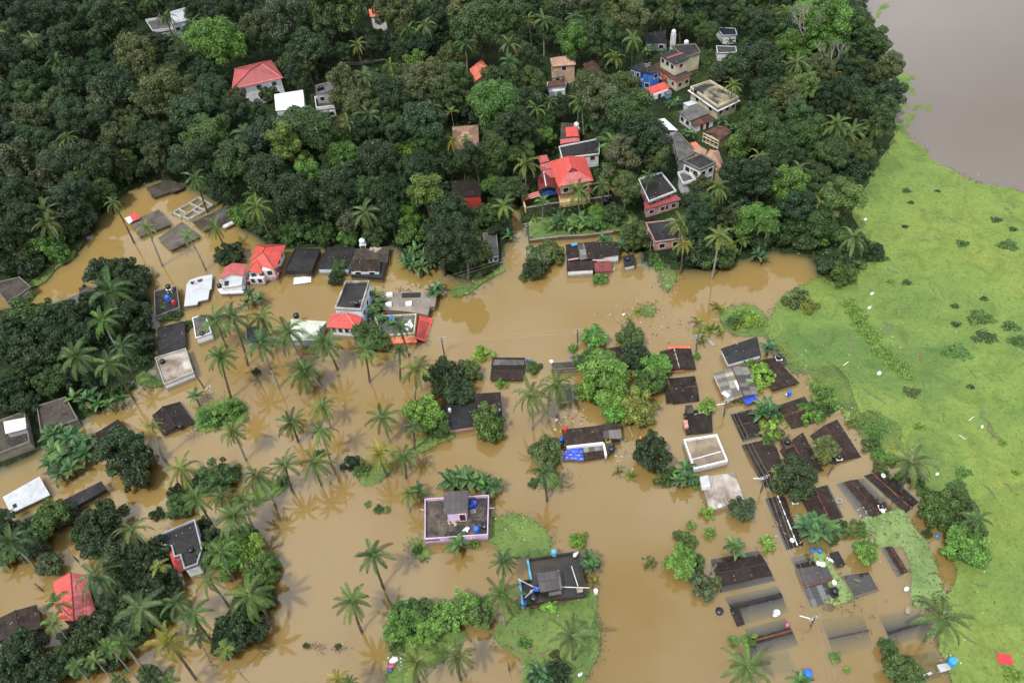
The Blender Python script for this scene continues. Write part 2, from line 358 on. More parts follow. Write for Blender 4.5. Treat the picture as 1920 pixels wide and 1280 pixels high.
def weed_mat(name, c1, c2, c3, streak, smat=0.5, sc_=0.035, ang=0.9, holes=False):
    m, t, o = node_mat(name); p = pos(t)
    mp = t.nodes.new('ShaderNodeMapping'); t.links.new(p, mp.inputs['Vector']); mp.inputs['Rotation'].default_value = (0, 0, ang); mp.inputs['Scale'].default_value = (1, 0.32, 1)
    n1 = noise(t, p, sc_, 6, 0.6, 0.6); r1 = ramp(t, [(0.33, c2), (0.48, c1), (0.68, c3)]); t.links.new(n1.outputs['Fac'], r1.inputs['Fac'])
    n2 = noise(t, mp.outputs[0], 0.42, 7, 0.68, 2.2); r2 = ramp(t, [(0.60, (0, 0, 0)), (0.70, (1, 1, 1))]); t.links.new(n2.outputs['Fac'], r2.inputs['Fac'])
    k = t.nodes.new('ShaderNodeMath'); k.operation = 'MULTIPLY'; k.inputs[1].default_value = smat; t.links.new(r2.outputs['Color'], k.inputs[0])
    c = mixc(t, k.outputs[0], r1.outputs['Color'], streak)
    n3 = noise(t, p, 1.6, 8, 0.78); r3 = ramp(t, [(0.25, (0.5, 0.53, 0.5)), (0.45, (0.95, 0.96, 0.95)), (0.6, (1.1, 1.08, 1.05)), (0.78, (1.5, 1.4, 1.3))]); t.links.new(n3.outputs['Fac'], r3.inputs['Fac'])
    c = mixc(t, 1.0, c, r3.outputs['Color'], 'MULTIPLY')
    n5 = noise(t, p, 0.22, 5, 0.6, 1.0); r5 = ramp(t, [(0.32, (0.74, 0.78, 0.72)), (0.5, (1, 1, 1)), (0.68, (1.14, 1.12, 1.05))]); t.links.new(n5.outputs['Fac'], r5.inputs['Fac']); c = mixc(t, 1.0, c, r5.outputs['Color'], 'MULTIPLY')
    n6 = noise(t, mp.outputs[0], 0.16, 6, 0.65, 1.4); r6 = ramp(t, [(0.58, (0, 0, 0)), (0.68, (1, 1, 1))]); t.links.new(n6.outputs['Fac'], r6.inputs['Fac']); k6 = t.nodes.new('ShaderNodeMath'); k6.operation = 'MULTIPLY'; k6.inputs[1].default_value = 0.35; t.links.new(r6.outputs['Color'], k6.inputs[0]); c = mixc(t, k6.outputs[0], c, (0.13, 0.115, 0.04))
    n4 = noise(t, mp.outputs[0], 0.09, 5, 0.6, 0.8); r4 = ramp(t, [(0.62, (0, 0, 0)), (0.72, (1, 1, 1))]); t.links.new(n4.outputs['Fac'], r4.inputs['Fac'])
    k4 = t.nodes.new('ShaderNodeMath'); k4.operation = 'MULTIPLY'; k4.inputs[1].default_value = smat * 0.8; t.links.new(r4.outputs['Color'], k4.inputs[0])
    c = mixc(t, k4.outputs[0], c, (0.085, 0.17, 0.03))
    b = bsdf(t, c, 0.75, 0.2, n3.outputs['Fac'], 0.5, 0.12)
    if holes:       # the mat is torn: water shows between the plants
        nh = noise(t, p, 0.55, 7, 0.68, 0.6); rh = ramp(t, [(0.36, (0, 0, 0)), (0.40, (1, 1, 1))]); t.links.new(nh.outputs['Fac'], rh.inputs['Fac']); tr_ = t.nodes.new('ShaderNodeBsdfTransparent'); mh = t.nodes.new('ShaderNodeMixShader'); t.links.new(rh.outputs['Color'], mh.inputs[0]); t.links.new(tr_.outputs[0], mh.inputs[1]); t.links.new(b.outputs[0], mh.inputs[2]); t.links.new(mh.outputs[0], o.inputs['Surface'])
    else: t.links.new(b.outputs[0], o.inputs['Surface'])
weed_mat('weed', (0.134, 0.195, 0.044), (0.082, 0.142, 0.036), (0.158, 0.198, 0.042), (0.052, 0.080, 0.028), 0.6)
weed_mat('duckweed', (0.165, 0.235, 0.085), (0.135, 0.20, 0.07), (0.19, 0.265, 0.095), (0.07, 0.095, 0.035), 0.55, 0.08, holes=True)
weed_mat('mud_grass', (0.105, 0.160, 0.042), (0.075, 0.12, 0.032), (0.14, 0.19, 0.05), (0.06, 0.06, 0.03), 0.5, 0.09, holes=True)
weed_mat('olive_weed', (0.085, 0.125, 0.032), (0.055, 0.085, 0.026), (0.12, 0.16, 0.038), (0.065, 0.055, 0.026), 0.6, 0.12)
MATS = [
 ('floating_weed', 'weed', 'wide yellow green mat of floating weed along the river', 0.035, 0.9,
  [(1655, 250), (1700, 256), (1722, 270), (1740, 294), (1772, 312), (1800, 330), (1860, 346), (1925, 362), (2080, 420), (2500, 560), (2700, 1500), (1830, 1420), (1806, 1330), (1786, 1280), (1768, 1220), (1758, 1180), (1750, 1128),
   (1786, 1100), (1792, 1050), (1780, 1000), (1755, 958), (1728, 918), (1690, 878), (1640, 845), (1600, 800), (1582, 772), (1560, 748), (1522, 722), (1500, 690), (1478, 668), (1440, 640), (1432, 615), (1446, 588), (1462, 562), (1502, 532), (1540, 523), (1570, 520), (1600, 480), (1570, 400), (1600, 330)]),
 ('duckweed_mat', 'duckweed', 'pale green duckweed drifting between the sunken dark roofs', 0.030, 0.5,
  [(1612, 985), (1628, 968), (1660, 962), (1694, 955), (1712, 982), (1746, 1032), (1762, 1078), (1766, 1126), (1748, 1140), (1716, 1132), (1704, 1108), (1712, 1070), (1692, 1030), (1652, 1022), (1632, 1000)]),
 ('duckweed_mat', 'duckweed', 'green weed filling the gap between two sunken roofs', 0.026, 0.35, [(1522, 1030), (1548, 1040), (1568, 1075), (1600, 1118), (1592, 1126), (1575, 1132), (1555, 1140), (1545, 1120), (1552, 1095), (1535, 1062)]),
 ('weed_mat', 'olive_weed', 'olive brown weed bank beside the last row of roofs', 0.036, 0.5, [(1518, 690), (1545, 684), (1572, 690), (1592, 720), (1606, 752), (1600, 772), (1580, 766), (1560, 742), (1530, 720)]),
 ('weed_mat', 'olive_weed', 'dark olive weed bank above the great brown palm', 0.036, 0.5, [(1602, 782), (1630, 770), (1668, 782), (1690, 808), (1692, 836), (1668, 842), (1640, 838), (1612, 812)]),
 ('weed_mat', 'olive_weed', 'olive weed bank by the mossy tank base', 0.036, 0.4, [(1452, 640), (1474, 645), (1484, 668), (1504, 690), (1490, 700), (1470, 680)]),
 ('weed_mat', 'mud_grass', 'rounded green weed mat beside the lilac walled house', 0.03, 0.4,
  [(915, 985), (925, 968), (952, 964), (985, 967), (1015, 984), (1030, 1008), (1038, 1030), (1005, 1044), (965, 1046), (942, 1040), (920, 1020)]),
 ('weed_mat', 'mud_grass', 'broad green weed mat below the roof with turquoise walls', 0.03, 0.5,
  [(962, 1130), (1000, 1140), (1060, 1128), (1112, 1112), (1119, 1150), (1123, 1190), (1126, 1222), (1096, 1268), (1070, 1330), (960, 1330), (985, 1250), (940, 1210), (926, 1182), (948, 1160)]),
 ('weed_mat', 'mud_grass', 'green strip of bank along the pond under the dark wood', 0.15, 0.3, [(140, 468), (137, 485), (108, 502), (84, 528), (58, 541), (52, 530), (82, 510), (112, 485)]),
 ('weed_mat', 'mud_grass', 'small green mat under the leaning coconut palms', 0.03, 0.35, [(682, 872), (720, 868), (735, 880), (712, 902), (682, 912), (672, 892)]),
 ('weed_mat', 'mud_grass', 'green mat under the round bright mango like tree', 0.03, 0.35, [(775, 828), (808, 815), (842, 812), (850, 820), (812, 838), (778, 850)]),
 ('weed_mat', 'mud_grass', 'dark green mat at the foot of two tall coconut palms', 0.03, 0.35, [(478, 908), (505, 900), (542, 892), (530, 920), (505, 935), (475, 945)]),
 ('weed_mat', 'mud_grass', 'green bank littered with branches below the flooded tree clump', 0.10, 0.4, [(845, 540), (880, 530), (905, 522), (925, 510), (945, 498), (940, 512), (905, 530), (885, 548), (862, 556), (846, 552)]),
 ('weed_mat', 'mud_grass', 'green mat round the bushes beside the dead stick clump', 0.03, 0.35, [(1352, 590), (1372, 575), (1405, 570), (1432, 585), (1442, 605), (1440, 628), (1410, 630), (1378, 626), (1355, 612)]),
 ('weed_mat', 'mud_grass', 'narrow drifting green mat strewn with white litter', 0.03, 0.3, [(1238, 510), (1262, 505), (1268, 515), (1258, 540), (1248, 546), (1240, 530)]),
 ('weed_mat', 'mud_grass', 'little round mat among drifting banana stems', 0.03, 0.3, [(1205, 575), (1222, 572), (1230, 580), (1222, 592), (1206, 590)]),
 ('weed_mat', 'mud_grass', 'ring of weed round the low bush beside palm trunks', 0.03, 0.35, [(362, 790), (380, 760), (430, 745), (458, 760), (464, 785), (440, 798), (405, 806), (375, 808)]),
 ('weed_mat', 'mud_grass', 'grassy patch between dark trees and the roof with white parapet', 0.12, 0.4, [(253, 705), (262, 690), (300, 712), (305, 722), (275, 725)]),
 ('weed_mat', 'mud_grass', 'small kidney shaped weed raft with litter near the lilac walled house', 0.03, 0.3, [(770, 1018), (785, 1010), (805, 1030), (800, 1045), (788, 1050), (775, 1035)]),
 ('weed_mat', 'mud_grass', 'littered green ground under the mass of rounded bushes', 0.03, 0.5, [(728, 1235), (745, 1190), (780, 1180), (830, 1175), (870, 1180), (868, 1198), (850, 1215), (835, 1235), (790, 1262), (750, 1300), (722, 1300)]),
 ('weed_mat', 'mud_grass', 'green patch round the low leafy palm beside the blue tarpaulin', 0.03, 0.35, [(1012, 888), (1030, 882), (1050, 885), (1052, 910), (1035, 917), (1015, 910)]),
 ('weed_mat', 'mud_grass', 'grassy garden behind the low dark retaining wall', 0.55, 0.3, [(992, 425), (1005, 408), (1080, 405), (1150, 400), (1185, 395), (1190, 430), (1120, 436), (1050, 444), (998, 448)]),
]
EDGES = []
for k, (nm, mt, lb, z, amp, px) in enumerate(MATS):
    mb = MB(); mb.face(list(reversed(ragged(px, z + k * 0.0007, amp, 1.1, k))))
    a = mb.build(nm, mt); a['kind'] = 'stuff'; a['label'] = lb; EDGES.append((mt, [tuple(v) for v in mb.v]))
    me = a.data
    if me.polygons[0].normal.z < 0: me.flip_normals()
# algae rafts trailing from the river bank
for k, px in enumerate([[(1645, 20), (1660, 4), (1668, 12), (1655, 18)], [(1640, 52), (1668, 55), (1660, 62), (1644, 60)], [(1643, 25), (1652, 22), (1650, 32), (1643, 34)], [(1674, 132), (1690, 133), (1712, 143), (1714, 150), (1706, 152), (1716, 178), (1705, 176), (1692, 160), (1676, 156)],
                        [(1715, 200), (1730, 196), (1730, 203), (1710, 208)], [(1735, 196), (1748, 196), (1748, 206), (1736, 206)], [(1695, 216), (1718, 214), (1712, 226), (1698, 224)], [(1688, 194), (1704, 195), (1704, 204), (1690, 203)], [(1699, 228), (1708, 232), (1702, 240), (1697, 234)], [(1672, 240), (1690, 225), (1700, 244), (1706, 252), (1680, 256)]]):
    mb = MB(); mb.face(list(reversed(ragged(px, 0.028 + k * 0.0005, 0.35, 1.0, 40 + k)))); a = mb.build('algae_raft', 'mud_grass')
    if a.data.polygons[0].normal.z < 0: a.data.flip_normals()
    a['kind'] = 'stuff'; a['label'] = 'loose raft of green weed at the river edge'

# dark drowned streaks and bare water showing through the weed
blotch('dark_weed', (0.075, 0.115, 0.036), (0.115, 0.155, 0.05), 0.9, (0.12, 0.15, 0.05), 0.4, 0.7)
blotch('brown_weed', (0.085, 0.090, 0.035), (0.12, 0.13, 0.05), 0.9, (0.14, 0.17, 0.05), 0.4, 0.8)
STREAK = [(1655, 604, 1668, 628, 9), (1588, 622, 1604, 668, 5), (1604, 668, 1632, 700, 4), (1486, 648, 1492, 668, 4), (1492, 668, 1505, 673, 3), (1690, 660, 1712, 652, 2.5), (1692, 662, 1708, 680, 2.5), (1720, 655, 1734, 682, 4), (1725, 700, 1745, 752, 2.5), (1640, 716, 1676, 734, 2.5), (1615, 722, 1660, 760, 3), (1695, 575, 1708, 580, 5), (1762, 762, 1772, 792, 2.5), (1772, 792, 1780, 802, 2), (1838, 765, 1850, 790, 4), (1850, 790, 1880, 832, 5),
          (1665, 500, 1683, 516, 4), (1725, 448, 1742, 454, 4), (1888, 378, 1905, 390, 4), (1880, 390, 1900, 400, 4), (1580, 408, 1595, 410, 3), (1775, 405, 1800, 420, 2.5), (1752, 440, 1762, 452, 2), (1500, 690, 1530, 708, 5), (1590, 700, 1618, 718, 3), (1660, 740, 1690, 750, 2), (1820, 700, 1835, 712, 2), (1698, 830, 1712, 852, 3), (1640, 690, 1655, 705, 2.5), (1752, 852, 1764, 868, 4), (1838, 900, 1868, 935, 2), (1880, 905, 1900, 918, 2.5), (1755, 1120, 1800, 1135, 2), (1790, 1180, 1840, 1210, 2), (1820, 1090, 1850, 1100, 2), (1520, 640, 1545, 655, 2), (1550, 690, 1570, 702, 2), (1545, 610, 1560, 640, 2)]
for k, (x0, y0, x1, y1, wd) in enumerate(STREAK):
    a, b = P(x0, y0, 0.05), P(x1, y1, 0.05); d = b - a; n_ = Vector((-d.y, d.x, 0)).normalized() * (wd / 8.5); r_ = random.Random(k); mb = MB(); top, bot = [], []
    for i in range(13):
        t_ = i / 12; e = math.sin(math.pi * min(max(t_, .03), .97)) ** 0.6; m_ = a + d * t_ + n_ * 0.8 * math.sin(t_ * 5 + k); top.append(m_ + n_ * e * r_.uniform(.6, 1.2)); bot.append(m_ - n_ * e * r_.uniform(.6, 1.2))
    mb.face([Vector((p.x, p.y, 0.045 + k * .0006)) for p in bot + list(reversed(top))]); o = mb.build('weed_streak', 'brown_weed' if k % 4 == 3 else 'dark_weed'); o['kind'] = 'stuff'; o['label'] = 'dark streak of drowned stems in the green weed'
    if o.data.polygons[0].normal.z < 0: o.data.flip_normals()
# ------------------------------------------------------------------ building parts
def ring(px, z):
    """corners in order back-left, back-right, front-right, front-left -> anticlockwise ring of world points"""
    return [P(x, y, z) for x, y in px]
def ccw(r):
    a = sum(r[i].x * r[(i + 1) % len(r)].y - r[(i + 1) % len(r)].x * r[i].y for i in range(len(r)))
    return list(r) if a > 0 else list(reversed(r))
def inset(r, d):
    """shrink (d>0) or grow a convex-ish ring in plan"""
    r = ccw(r); n = len(r); o = []
    for i in range(n):
        p, a, b = r[i - 1], r[i], r[(i + 1) % n]
        e1 = Vector((a.x - p.x, a.y - p.y)).normalized(); e2 = Vector((b.x - a.x, b.y - a.y)).normalized()
        n1 = Vector((-e1.y, e1.x)); n2 = Vector((-e2.y, e2.x)); k = 1 + n1.dot(n2)
        q = (n1 + n2) * (d / max(k, 0.35)); o.append(Vector((a.x + q.x, a.y + q.y, a.z)))
    return o
def at(r, z): return [Vector((p.x, p.y, z)) for p in r]
def cen(r): return sum(r, Vector((0, 0, 0))) / len(r)
WIN_W, WIN_H = 1.1, 1.2; GROW = 1.0
def put_window(root, a, b, u, z, w=WIN_W, h=WIN_H, name='window', mat='glass', fmat='trim'):
    """a window or door standing 3 cm proud of the wall from a to b (outward is to the right of a->b)"""
    a, b = Vector((a.x, a.y, 0)), Vector((b.x, b.y, 0)); d = (b - a).normalized(); n = Vector((d.y, -d.x, 0)); c = a + (b - a) * u
    def slab(mb, w0, h0, t0, zc):
        q = [c + d * w0 / 2 + n * 0.004, c + d * w0 / 2 + n * t0, c - d * w0 / 2 + n * t0, c - d * w0 / 2 + n * 0.004]
        q = ccw(q); mb.prism(at(q, zc + h0 / 2), at(q, zc - h0 / 2))
    mb = MB(); slab(mb, w, h, 0.05, z); o = mb.build(name, mat, root)
    mb = MB()
    for s in (-1, 1):
        cc = c; c = cc + d * s * (w / 2 + 0.06); slab(mb, 0.12, h + 0.24, 0.09, z); c = cc
        slab(mb, w, 0.12, 0.09, z + s * (h / 2 + 0.06))
    mb.build('frame', fmat, o); return o
def sides(r):
    """left, back, right, front walls as (a, b) with the outside on the right hand"""
    bl, br, fr, fl = r
    return {'back': (br, bl), 'left': (bl, fl), 'front': (fl, fr), 'right': (fr, br)}
def walls(root, px, z1, mat='white', z0=-1.6, ins=0.0, wins=(), name='wall', label=None, ref=None):
    """a block of wall under the ring px drawn at height ref (default z1); wins: (side, how many, height of centre, kind)"""
    r0 = ring(px, z1 if ref is None else ref); r = inset(r0, ins) if ins else ccw(r0)
    mb = MB(); mb.prism(at(r, z1), at(r, z0)); mb.build(name, mat, root, label=label)
    if wins and len(px) == 4:
        q = r if ccw(r0) == list(r0) else list(reversed(r)); s = sides(q)
        for w_ in wins:
            sd_, n, zc = w_[:3]; kind = w_[3] if len(w_) > 3 else 'window'; a, b = s[sd_]
            Lw = (b - a).length
            for i in range(n):
                if kind == 'door': put_window(root, a, b, (i + 1) / (n + 1), zc, 0.95, 2.0, 'door', 'shutter')
                elif kind == 'shutter': put_window(root, a, b, (i + 0.5) / n, zc, min(1.1, Lw / n * 0.6), 1.1, 'window', 'shutter')
                else: put_window(root, a, b, (i + 0.5) / n, zc, min(1.2, Lw / n * 0.6), min(1.2, 1.2))
def slab(root, px, z, mat='dark_roof', th=0.14, grow=0.0, par=0.0, pw=0.16, pmat=None, gap=(), name='roof', uvo=None):
    """flat roof; par is the height of the parapet standing on its edge"""
    r = ccw(ring(px, z)); r = inset(r, -grow) if grow else r
    mb = MB(); mb.prism(at(r, z), at(r, z - th)); o = mb.build(name, mat, root)
    if par > 0:
        ri = inset(r, pw); n = len(r); mb = MB()
        for i in range(n):
            if i in gap: continue
            j = (i + 1) % n; mb.prism(at([r[i], r[j], ri[j], ri[i]], z + par), at([r[i], r[j], ri[j], ri[i]], z + 0.004))
        mb.build('parapet', pmat or 'concrete', root)
    return o
def slope(root, pts, mat, th=0.07, name='roof_slope', label=None):
    """a roof plane through 3 or 4 world points; the first edge is the ridge side"""
    pts = [Vector(p) for p in pts]; n = (pts[1] - pts[0]).cross(pts[2] - pts[0])
    rev = n.z < 0
    u = (pts[1] - pts[0]).normalized() if (pts[1] - pts[0]).length > 0.01 else Vector((1, 0, 0))
    nn = n.normalized() * (-1 if rev else 1); v = u.cross(nn)
    uv = [((p - pts[0]).dot(u), abs((p - pts[0]).dot(v))) for p in pts]
    if rev: pts.reverse(); uv.reverse()
    low = [p - Vector((0, 0, th)) for p in pts]
    mb = MB(); mb.prism(pts, low, uv); return mb.build(name, mat, root, label=label)
def cap(root, a, b, mat='ridge_dark', r=0.13, name='ridge_cap', rag=False):
    mb = MB(); a, b = Vector(a), Vector(b)
    if rag:
        n = max(2, int((b - a).length / 0.45)); q = random.Random(int(a.x * 100))
        for k in range(n):
            mb.bar(a + (b - a) * (k / n), a + (b - a) * ((k + 0.86) / n), r * (0.3 if q.random() < 0.3 else q.uniform(0.7, 1.1)), None, 6)
    else: mb.bar(a, b, r, None, 8)
    if mb.v: mb.build(name, mat, root)
def gable_part(root, px, ze, rise, ax, mat='dark_sheet', cmat='ridge_dark', rag=False, mat2=None, rr=0.5, crad=0.12):
    """two slopes over the ring px at eave height ze; ax 'x': the ridge runs left to right, 'y': back to front"""
    bl, br, fr, fl = ring(px, ze); up = Vector((0, 0, rise))
    if ax == 'x':
        a = bl + (fl - bl) * rr + up; b = br + (fr - br) * rr + up
        slope(root, [a, b, br, bl], mat2 or mat); slope(root, [a, b, fr, fl], mat)
    else:
        a = bl + (br - bl) * rr + up; b = fl + (fr - fl) * rr + up
        slope(root, [a, b, fl, bl], mat2 or mat); slope(root, [a, b, fr, br], mat)
    if cmat: cap(root, a + Vector((0, 0, 0.02)), b + Vector((0, 0, 0.02)), cmat, crad, rag=rag)
    return a, b
def gable_ends(root, px, ze, rise, ax, mat, ins=0.25, z0=-1.6, rr=0.5, name='wall'):
    r = inset(ring(px, ze), ins); q = r if ccw(ring(px, ze)) == ring(px, ze) else list(reversed(r)); bl, br, fr, fl = q
    z = ze - 0.1; mb = MB(); up = Vector((0, 0, max(rise - 0.12, 0.03)))
    mb.prism(at(ccw(q), z), at(ccw(q), z0))
    for s, e in (((bl, fl), (br, fr)) if ax == 'x' else ((bl, br), (fl, fr))):
        mid = s + (e - s) * rr; t = (cen(q) - mid); t.z = 0; t = t.normalized() * 0.12
        tri = ccw([Vector((s.x, s.y, 0)), Vector((e.x, e.y, 0)), Vector((s.x, s.y, 0)) + t])
        A, B, C_ = Vector((s.x, s.y, z)), Vector((e.x, e.y, z)), Vector((mid.x, mid.y, z)) + up
        mb.face([A, B, C_]); mb.face([B + t, A + t, C_ + t]); mb.face([A, A + t, C_ + t, C_]); mb.face([B + t, B, C_, C_ + t])
    mb.build(name, mat, root)
def hip_part(root, px, ze, rise, ins=0.5, ax='x', mat='red_sheet', cmat=None, rp=None, th=0.12):
    """hipped roof; ins is how far the ridge ends stand in from the ends, 0.5 makes a pyramid. rp: ridge ends as pixels at the top"""
    bl, br, fr, fl = ring(px, ze); up = Vector((0, 0, rise))
    if rp: a, b = P(*rp[0], ze + rise), P(*rp[1], ze + rise)
    elif ax == 'x':
        l, r_ = (bl + fl) / 2, (br + fr) / 2; a = l + (r_ - l) * ins + up; b = r_ + (l - r_) * ins + up
    else:
        l, r_ = (bl + br) / 2, (fl + fr) / 2; a = l + (r_ - l) * ins + up; b = r_ + (l - r_) * ins + up
    py = (a - b).length < 0.05
    if ax == 'x': fs = [[a, b, br, bl], [a, b, fr, fl], [a, a, fl, bl], [b, b, fr, br]]
    else: fs = [[a, b, fl, bl], [a, b, fr, br], [a, a, br, bl], [b, b, fr, fl]]
    for k, f in enumerate(fs):
        if k > 1: e0, e1 = f[3], f[2]; f = [f[0], e0, e1]; slope_tri(root, f, mat, th)
        elif py: slope_tri(root, [f[0], f[3], f[2]], mat, th)
        else: slope(root, f, mat, th)
    if cmat:
        ends = ([(a, bl), (a, fl), (b, br), (b, fr)] if ax == 'x' else [(a, bl), (a, br), (b, fl), (b, fr)])
        for p, q in ends: cap(root, p, q, cmat, 0.09)
        if not py: cap(root, a, b, cmat, 0.09)
    return a, b
def slope_tri(root, f, mat, th=0.12):
    a, e0, e1 = [Vector(p) for p in f]; u = (e1 - e0).normalized(); n = (e1 - e0).cross(a - e0); rev = n.z < 0
    v = u.cross(n.normalized()); pts = [e0, e1, a]; uv = [((p - e0).dot(u), abs((p - a).dot(v))) for p in pts]
    if rev: pts.reverse(); uv.reverse()
    mb = MB(); mb.prism(pts, [p - Vector((0, 0, th)) for p in pts], uv); mb.build('roof_slope', mat, root)

def house(name, label, mark, px, z, cat='house', keep=True, group=None):
    c = cen(ring(px, z)); root = new(name, label, cat, (c.x, c.y, 0.0), group, mark)
    if keep:
        xs, ys = [p[0] for p in px], [p[1] for p in px]; KEEP.append((min(xs), min(ys), max(xs), max(ys) + 6))
    return root
def flat(label, mark, px, zr, wall='white', roof='dark_roof', par=0.0, pmat=None, ov=0.2, wins=(), z0=-1.6, name='flat_roofed_house', gap=(), th=0.14, keep=True, pw=0.16):
    """a whole flat-roofed house from its roof corners"""
    root = house(name, label, mark, px, zr, keep=keep); walls(root, px, zr - th, wall, z0, ov, wins, ref=zr)
    slab(root, px, zr, roof, th, 0, par, pw, pmat, gap); return root
def gable(label, mark, px, ze, rise, ax, mat='dark_sheet', wall='dark', cmat='ridge_dark', rag=False, z0=-1.8, name='gabled_house', mat2=None, rr=0.5, keep=True, crad=0.12):
    if GROW != 1.0:
        mx_, my_ = sum(p[0] for p in px) / 4, sum(p[1] for p in px) / 4; px = [(mx_ + (x - mx_) * GROW, my_ + (y - my_) * GROW) for x, y in px]
    root = house(name, label, mark, px, ze, keep=keep); gable_ends(root, px, ze, rise, ax, wall, 0.3, z0, rr)
    gable_part(root, px, ze, rise, ax, mat, cmat, rag, mat2, rr, crad); return root
def tank(px, py, z, r=0.55, h=1.1, mat='tank_black', on='', stand=0.0, name='water_tank', smat='white_paint'):
    c = P(px, py, z + stand + h / 2); c.z = z
    t = new(name, f"{'black' if mat == 'tank_black' else 'white'} round water tank {on}", 'water tank', c, 'water tanks on and beside the houses')
    mb = MB(); mb.lathe((c.x, c.y, z + stand + 0.003), [(r * 0.96, 0), (r, 0.08), (r, h * 0.3), (r * 0.96, h * 0.33), (r, h * 0.36), (r, h * 0.75), (r * 0.75, h * 0.9), (r * 0.35, h * 0.96), (r * 0.33, h)], 14)
    mb.build('barrel', mat, t, True)
    mb = MB(); mb.lathe((c.x, c.y, z + stand + h), [(r * 0.36, 0), (r * 0.36, 0.08), (0.02, 0.10)], 12); mb.build('lid', mat, t)
    if stand > 0:
        mb = MB()
        for sx in (-1, 1):
            for sy in (-1, 1): mb.bar((c.x + sx * r * 0.8, c.y + sy * r * 0.8, z - 0.3), (c.x + sx * r * 0.8, c.y + sy * r * 0.8, z + stand), 0.07)
        mb.box((c.x, c.y, z + stand - 0.12), 2.1 * r, 2.1 * r, 0.1); mb.build('stand', smat, t)
    return t
def dish(px, py, z, on, r=0.40):
    c = P(px, py, z + 0.8); c.z = z
    t = new('satellite_dish', f'white satellite dish {on}', 'satellite dish', c, 'satellite dishes above the water')
    mb = MB(); d = Vector((0.25, -0.25, 1)).normalized(); q = d.to_track_quat('Z', 'Y'); k = Vector((c.x, c.y, z + 0.8))
    prof = [(0.03, 0.0), (r * 0.4, 0.03), (r * 0.75, 0.1), (r, 0.2)]; n = 14; rings = [[k + q @ Vector((rr * math.cos(6.2832*i/n), rr * math.sin(6.2832*i/n), zz)) for i in range(n)] for rr, zz in prof]
    for a in range(3):
        for i in range(n): j = (i + 1) % n; mb.face([rings[a][i], rings[a][j], rings[a + 1][j], rings[a + 1][i]])
    mb.build('reflector', 'white_paint', t)
    mb = MB(); mb.bar((c.x, c.y, z - 0.4), k, 0.05); mb.bar(k, k + d * 0.55, 0.025); mb.build('mast', 'metal', t); return t
def junk(name, label, cat, px, py, z, kind, s=1.0, mat='plastic_white', group=None, rz=None):
    """small loose things: bag, sheet, barrel, drum, ring, crate, plank, tarp"""
    c = P(px, py, z); q = random.Random(int(px * 7 + py * 13)); rz = q.uniform(0, 3.1) if rz is None else rz; mb = MB()
    cs, sn = math.cos(rz), math.sin(rz)
    def xy(x, y, zz): return (c.x + x * cs - y * sn, c.y + x * sn + y * cs, z + zz)
    sm = False
    if kind == 'bag':
        mb.lathe((c.x, c.y, z - 0.05), [(0.18 * s, 0), (0.33 * s, 0.1 * s), (0.30 * s, 0.22 * s), (0.16 * s, 0.32 * s), (0.04 * s, 0.36 * s)], 9); sm = True
        mb.v = [(x + q.uniform(-.08, .08) * s + (y - c.y) * 0.5, y + q.uniform(-.08, .08) * s, zz + q.uniform(-.03, .03) * s) for x, y, zz in mb.v]
    elif kind in ('sheet', 'tarp'):
        w_, h_ = (s, s * 0.66) if isinstance(s, (int, float)) else s; n = 9
        for i in range(n):
            for j in range(n):
                def pt(a, b):
                    x, y = (a / n - .5) * w_, (b / n - .5) * h_
                    return xy(x + 0.05 * math.sin(b * 2.1), y + 0.05 * math.sin(a * 1.7), 0.05 + (0.09 * (math.sin(a * 1.9 + px) * math.cos(b * 1.3)) + 0.1 if kind == 'tarp' else 0.02 * math.sin(a * 1.2)))
                mb.face([pt(i, j), pt(i + 1, j), pt(i + 1, j + 1), pt(i, j + 1)])
        sm = kind == 'tarp'
    elif kind == 'barrel':
        mb.lathe((c.x, c.y, z - 0.05), [(0.28 * s, 0), (0.3 * s, 0.1 * s), (0.28 * s, 0.3 * s), (0.3 * s, 0.45 * s), (0.3 * s, 0.7 * s), (0.26 * s, 0.85 * s), (0.1 * s, 0.88 * s)], 12); sm = True
    elif kind == 'ring':
        n, mm = 18, 8
        for i in range(n):
            for j in range(mm):
                def pt(a, b): a, b = 6.2832 * a / n, 6.2832 * b / mm; rr = s * (0.5 + 0.16 * math.cos(b)); return (c.x + rr * math.cos(a), c.y + rr * math.sin(a), z + 0.06 + 0.16 * s * math.sin(b))
                mb.face([pt(i, j), pt(i + 1, j), pt(i + 1, j + 1), pt(i, j + 1)])
        sm = True
    elif kind == 'crate':
        mb.box((c.x, c.y, z), s, s * 0.75, s * 0.12, rz)
        for sx in (-1, 1):
            a = xy(sx * s * 0.47, 0, s * .12); mb.box((a[0], a[1], z + s * 0.12), s * 0.06, s * 0.75, s * 0.4, rz); a = xy(0, sx * s * 0.345, 0); mb.box((a[0], a[1], z + s * 0.12), s * 0.88, s * 0.06, s * 0.4, rz)
    elif kind == 'plank':
        mb.bar(xy(-s / 2, 0, 0.05), xy(s / 2, 0, 0.16), 0.07, 0.05)
    elif kind == 'heap':
        for i in range(14):
            a = xy(q.gauss(0, .35) * s, q.gauss(0, .35) * s, 0); mb.box((a[0], a[1], a[2] - 0.05), q.uniform(.15, .5) * s, q.uniform(.1, .35) * s, q.uniform(.1, .35) * s, q.uniform(0, 3))
    return solo(name, mb, mat, label, cat, group, sm)
blotch('concrete_pale', (0.30, 0.29, 0.27), (0.44, 0.43, 0.40), 0.8, (0.2, 0.18, 0.15), 0.3, 0.8)
blotch('grey_brown_roof', (0.06, 0.05, 0.042), (0.125, 0.105, 0.085), 0.35, (0.2, 0.18, 0.15), 0.25, 0.8, spots=(0.36, 0.33, 0.3))
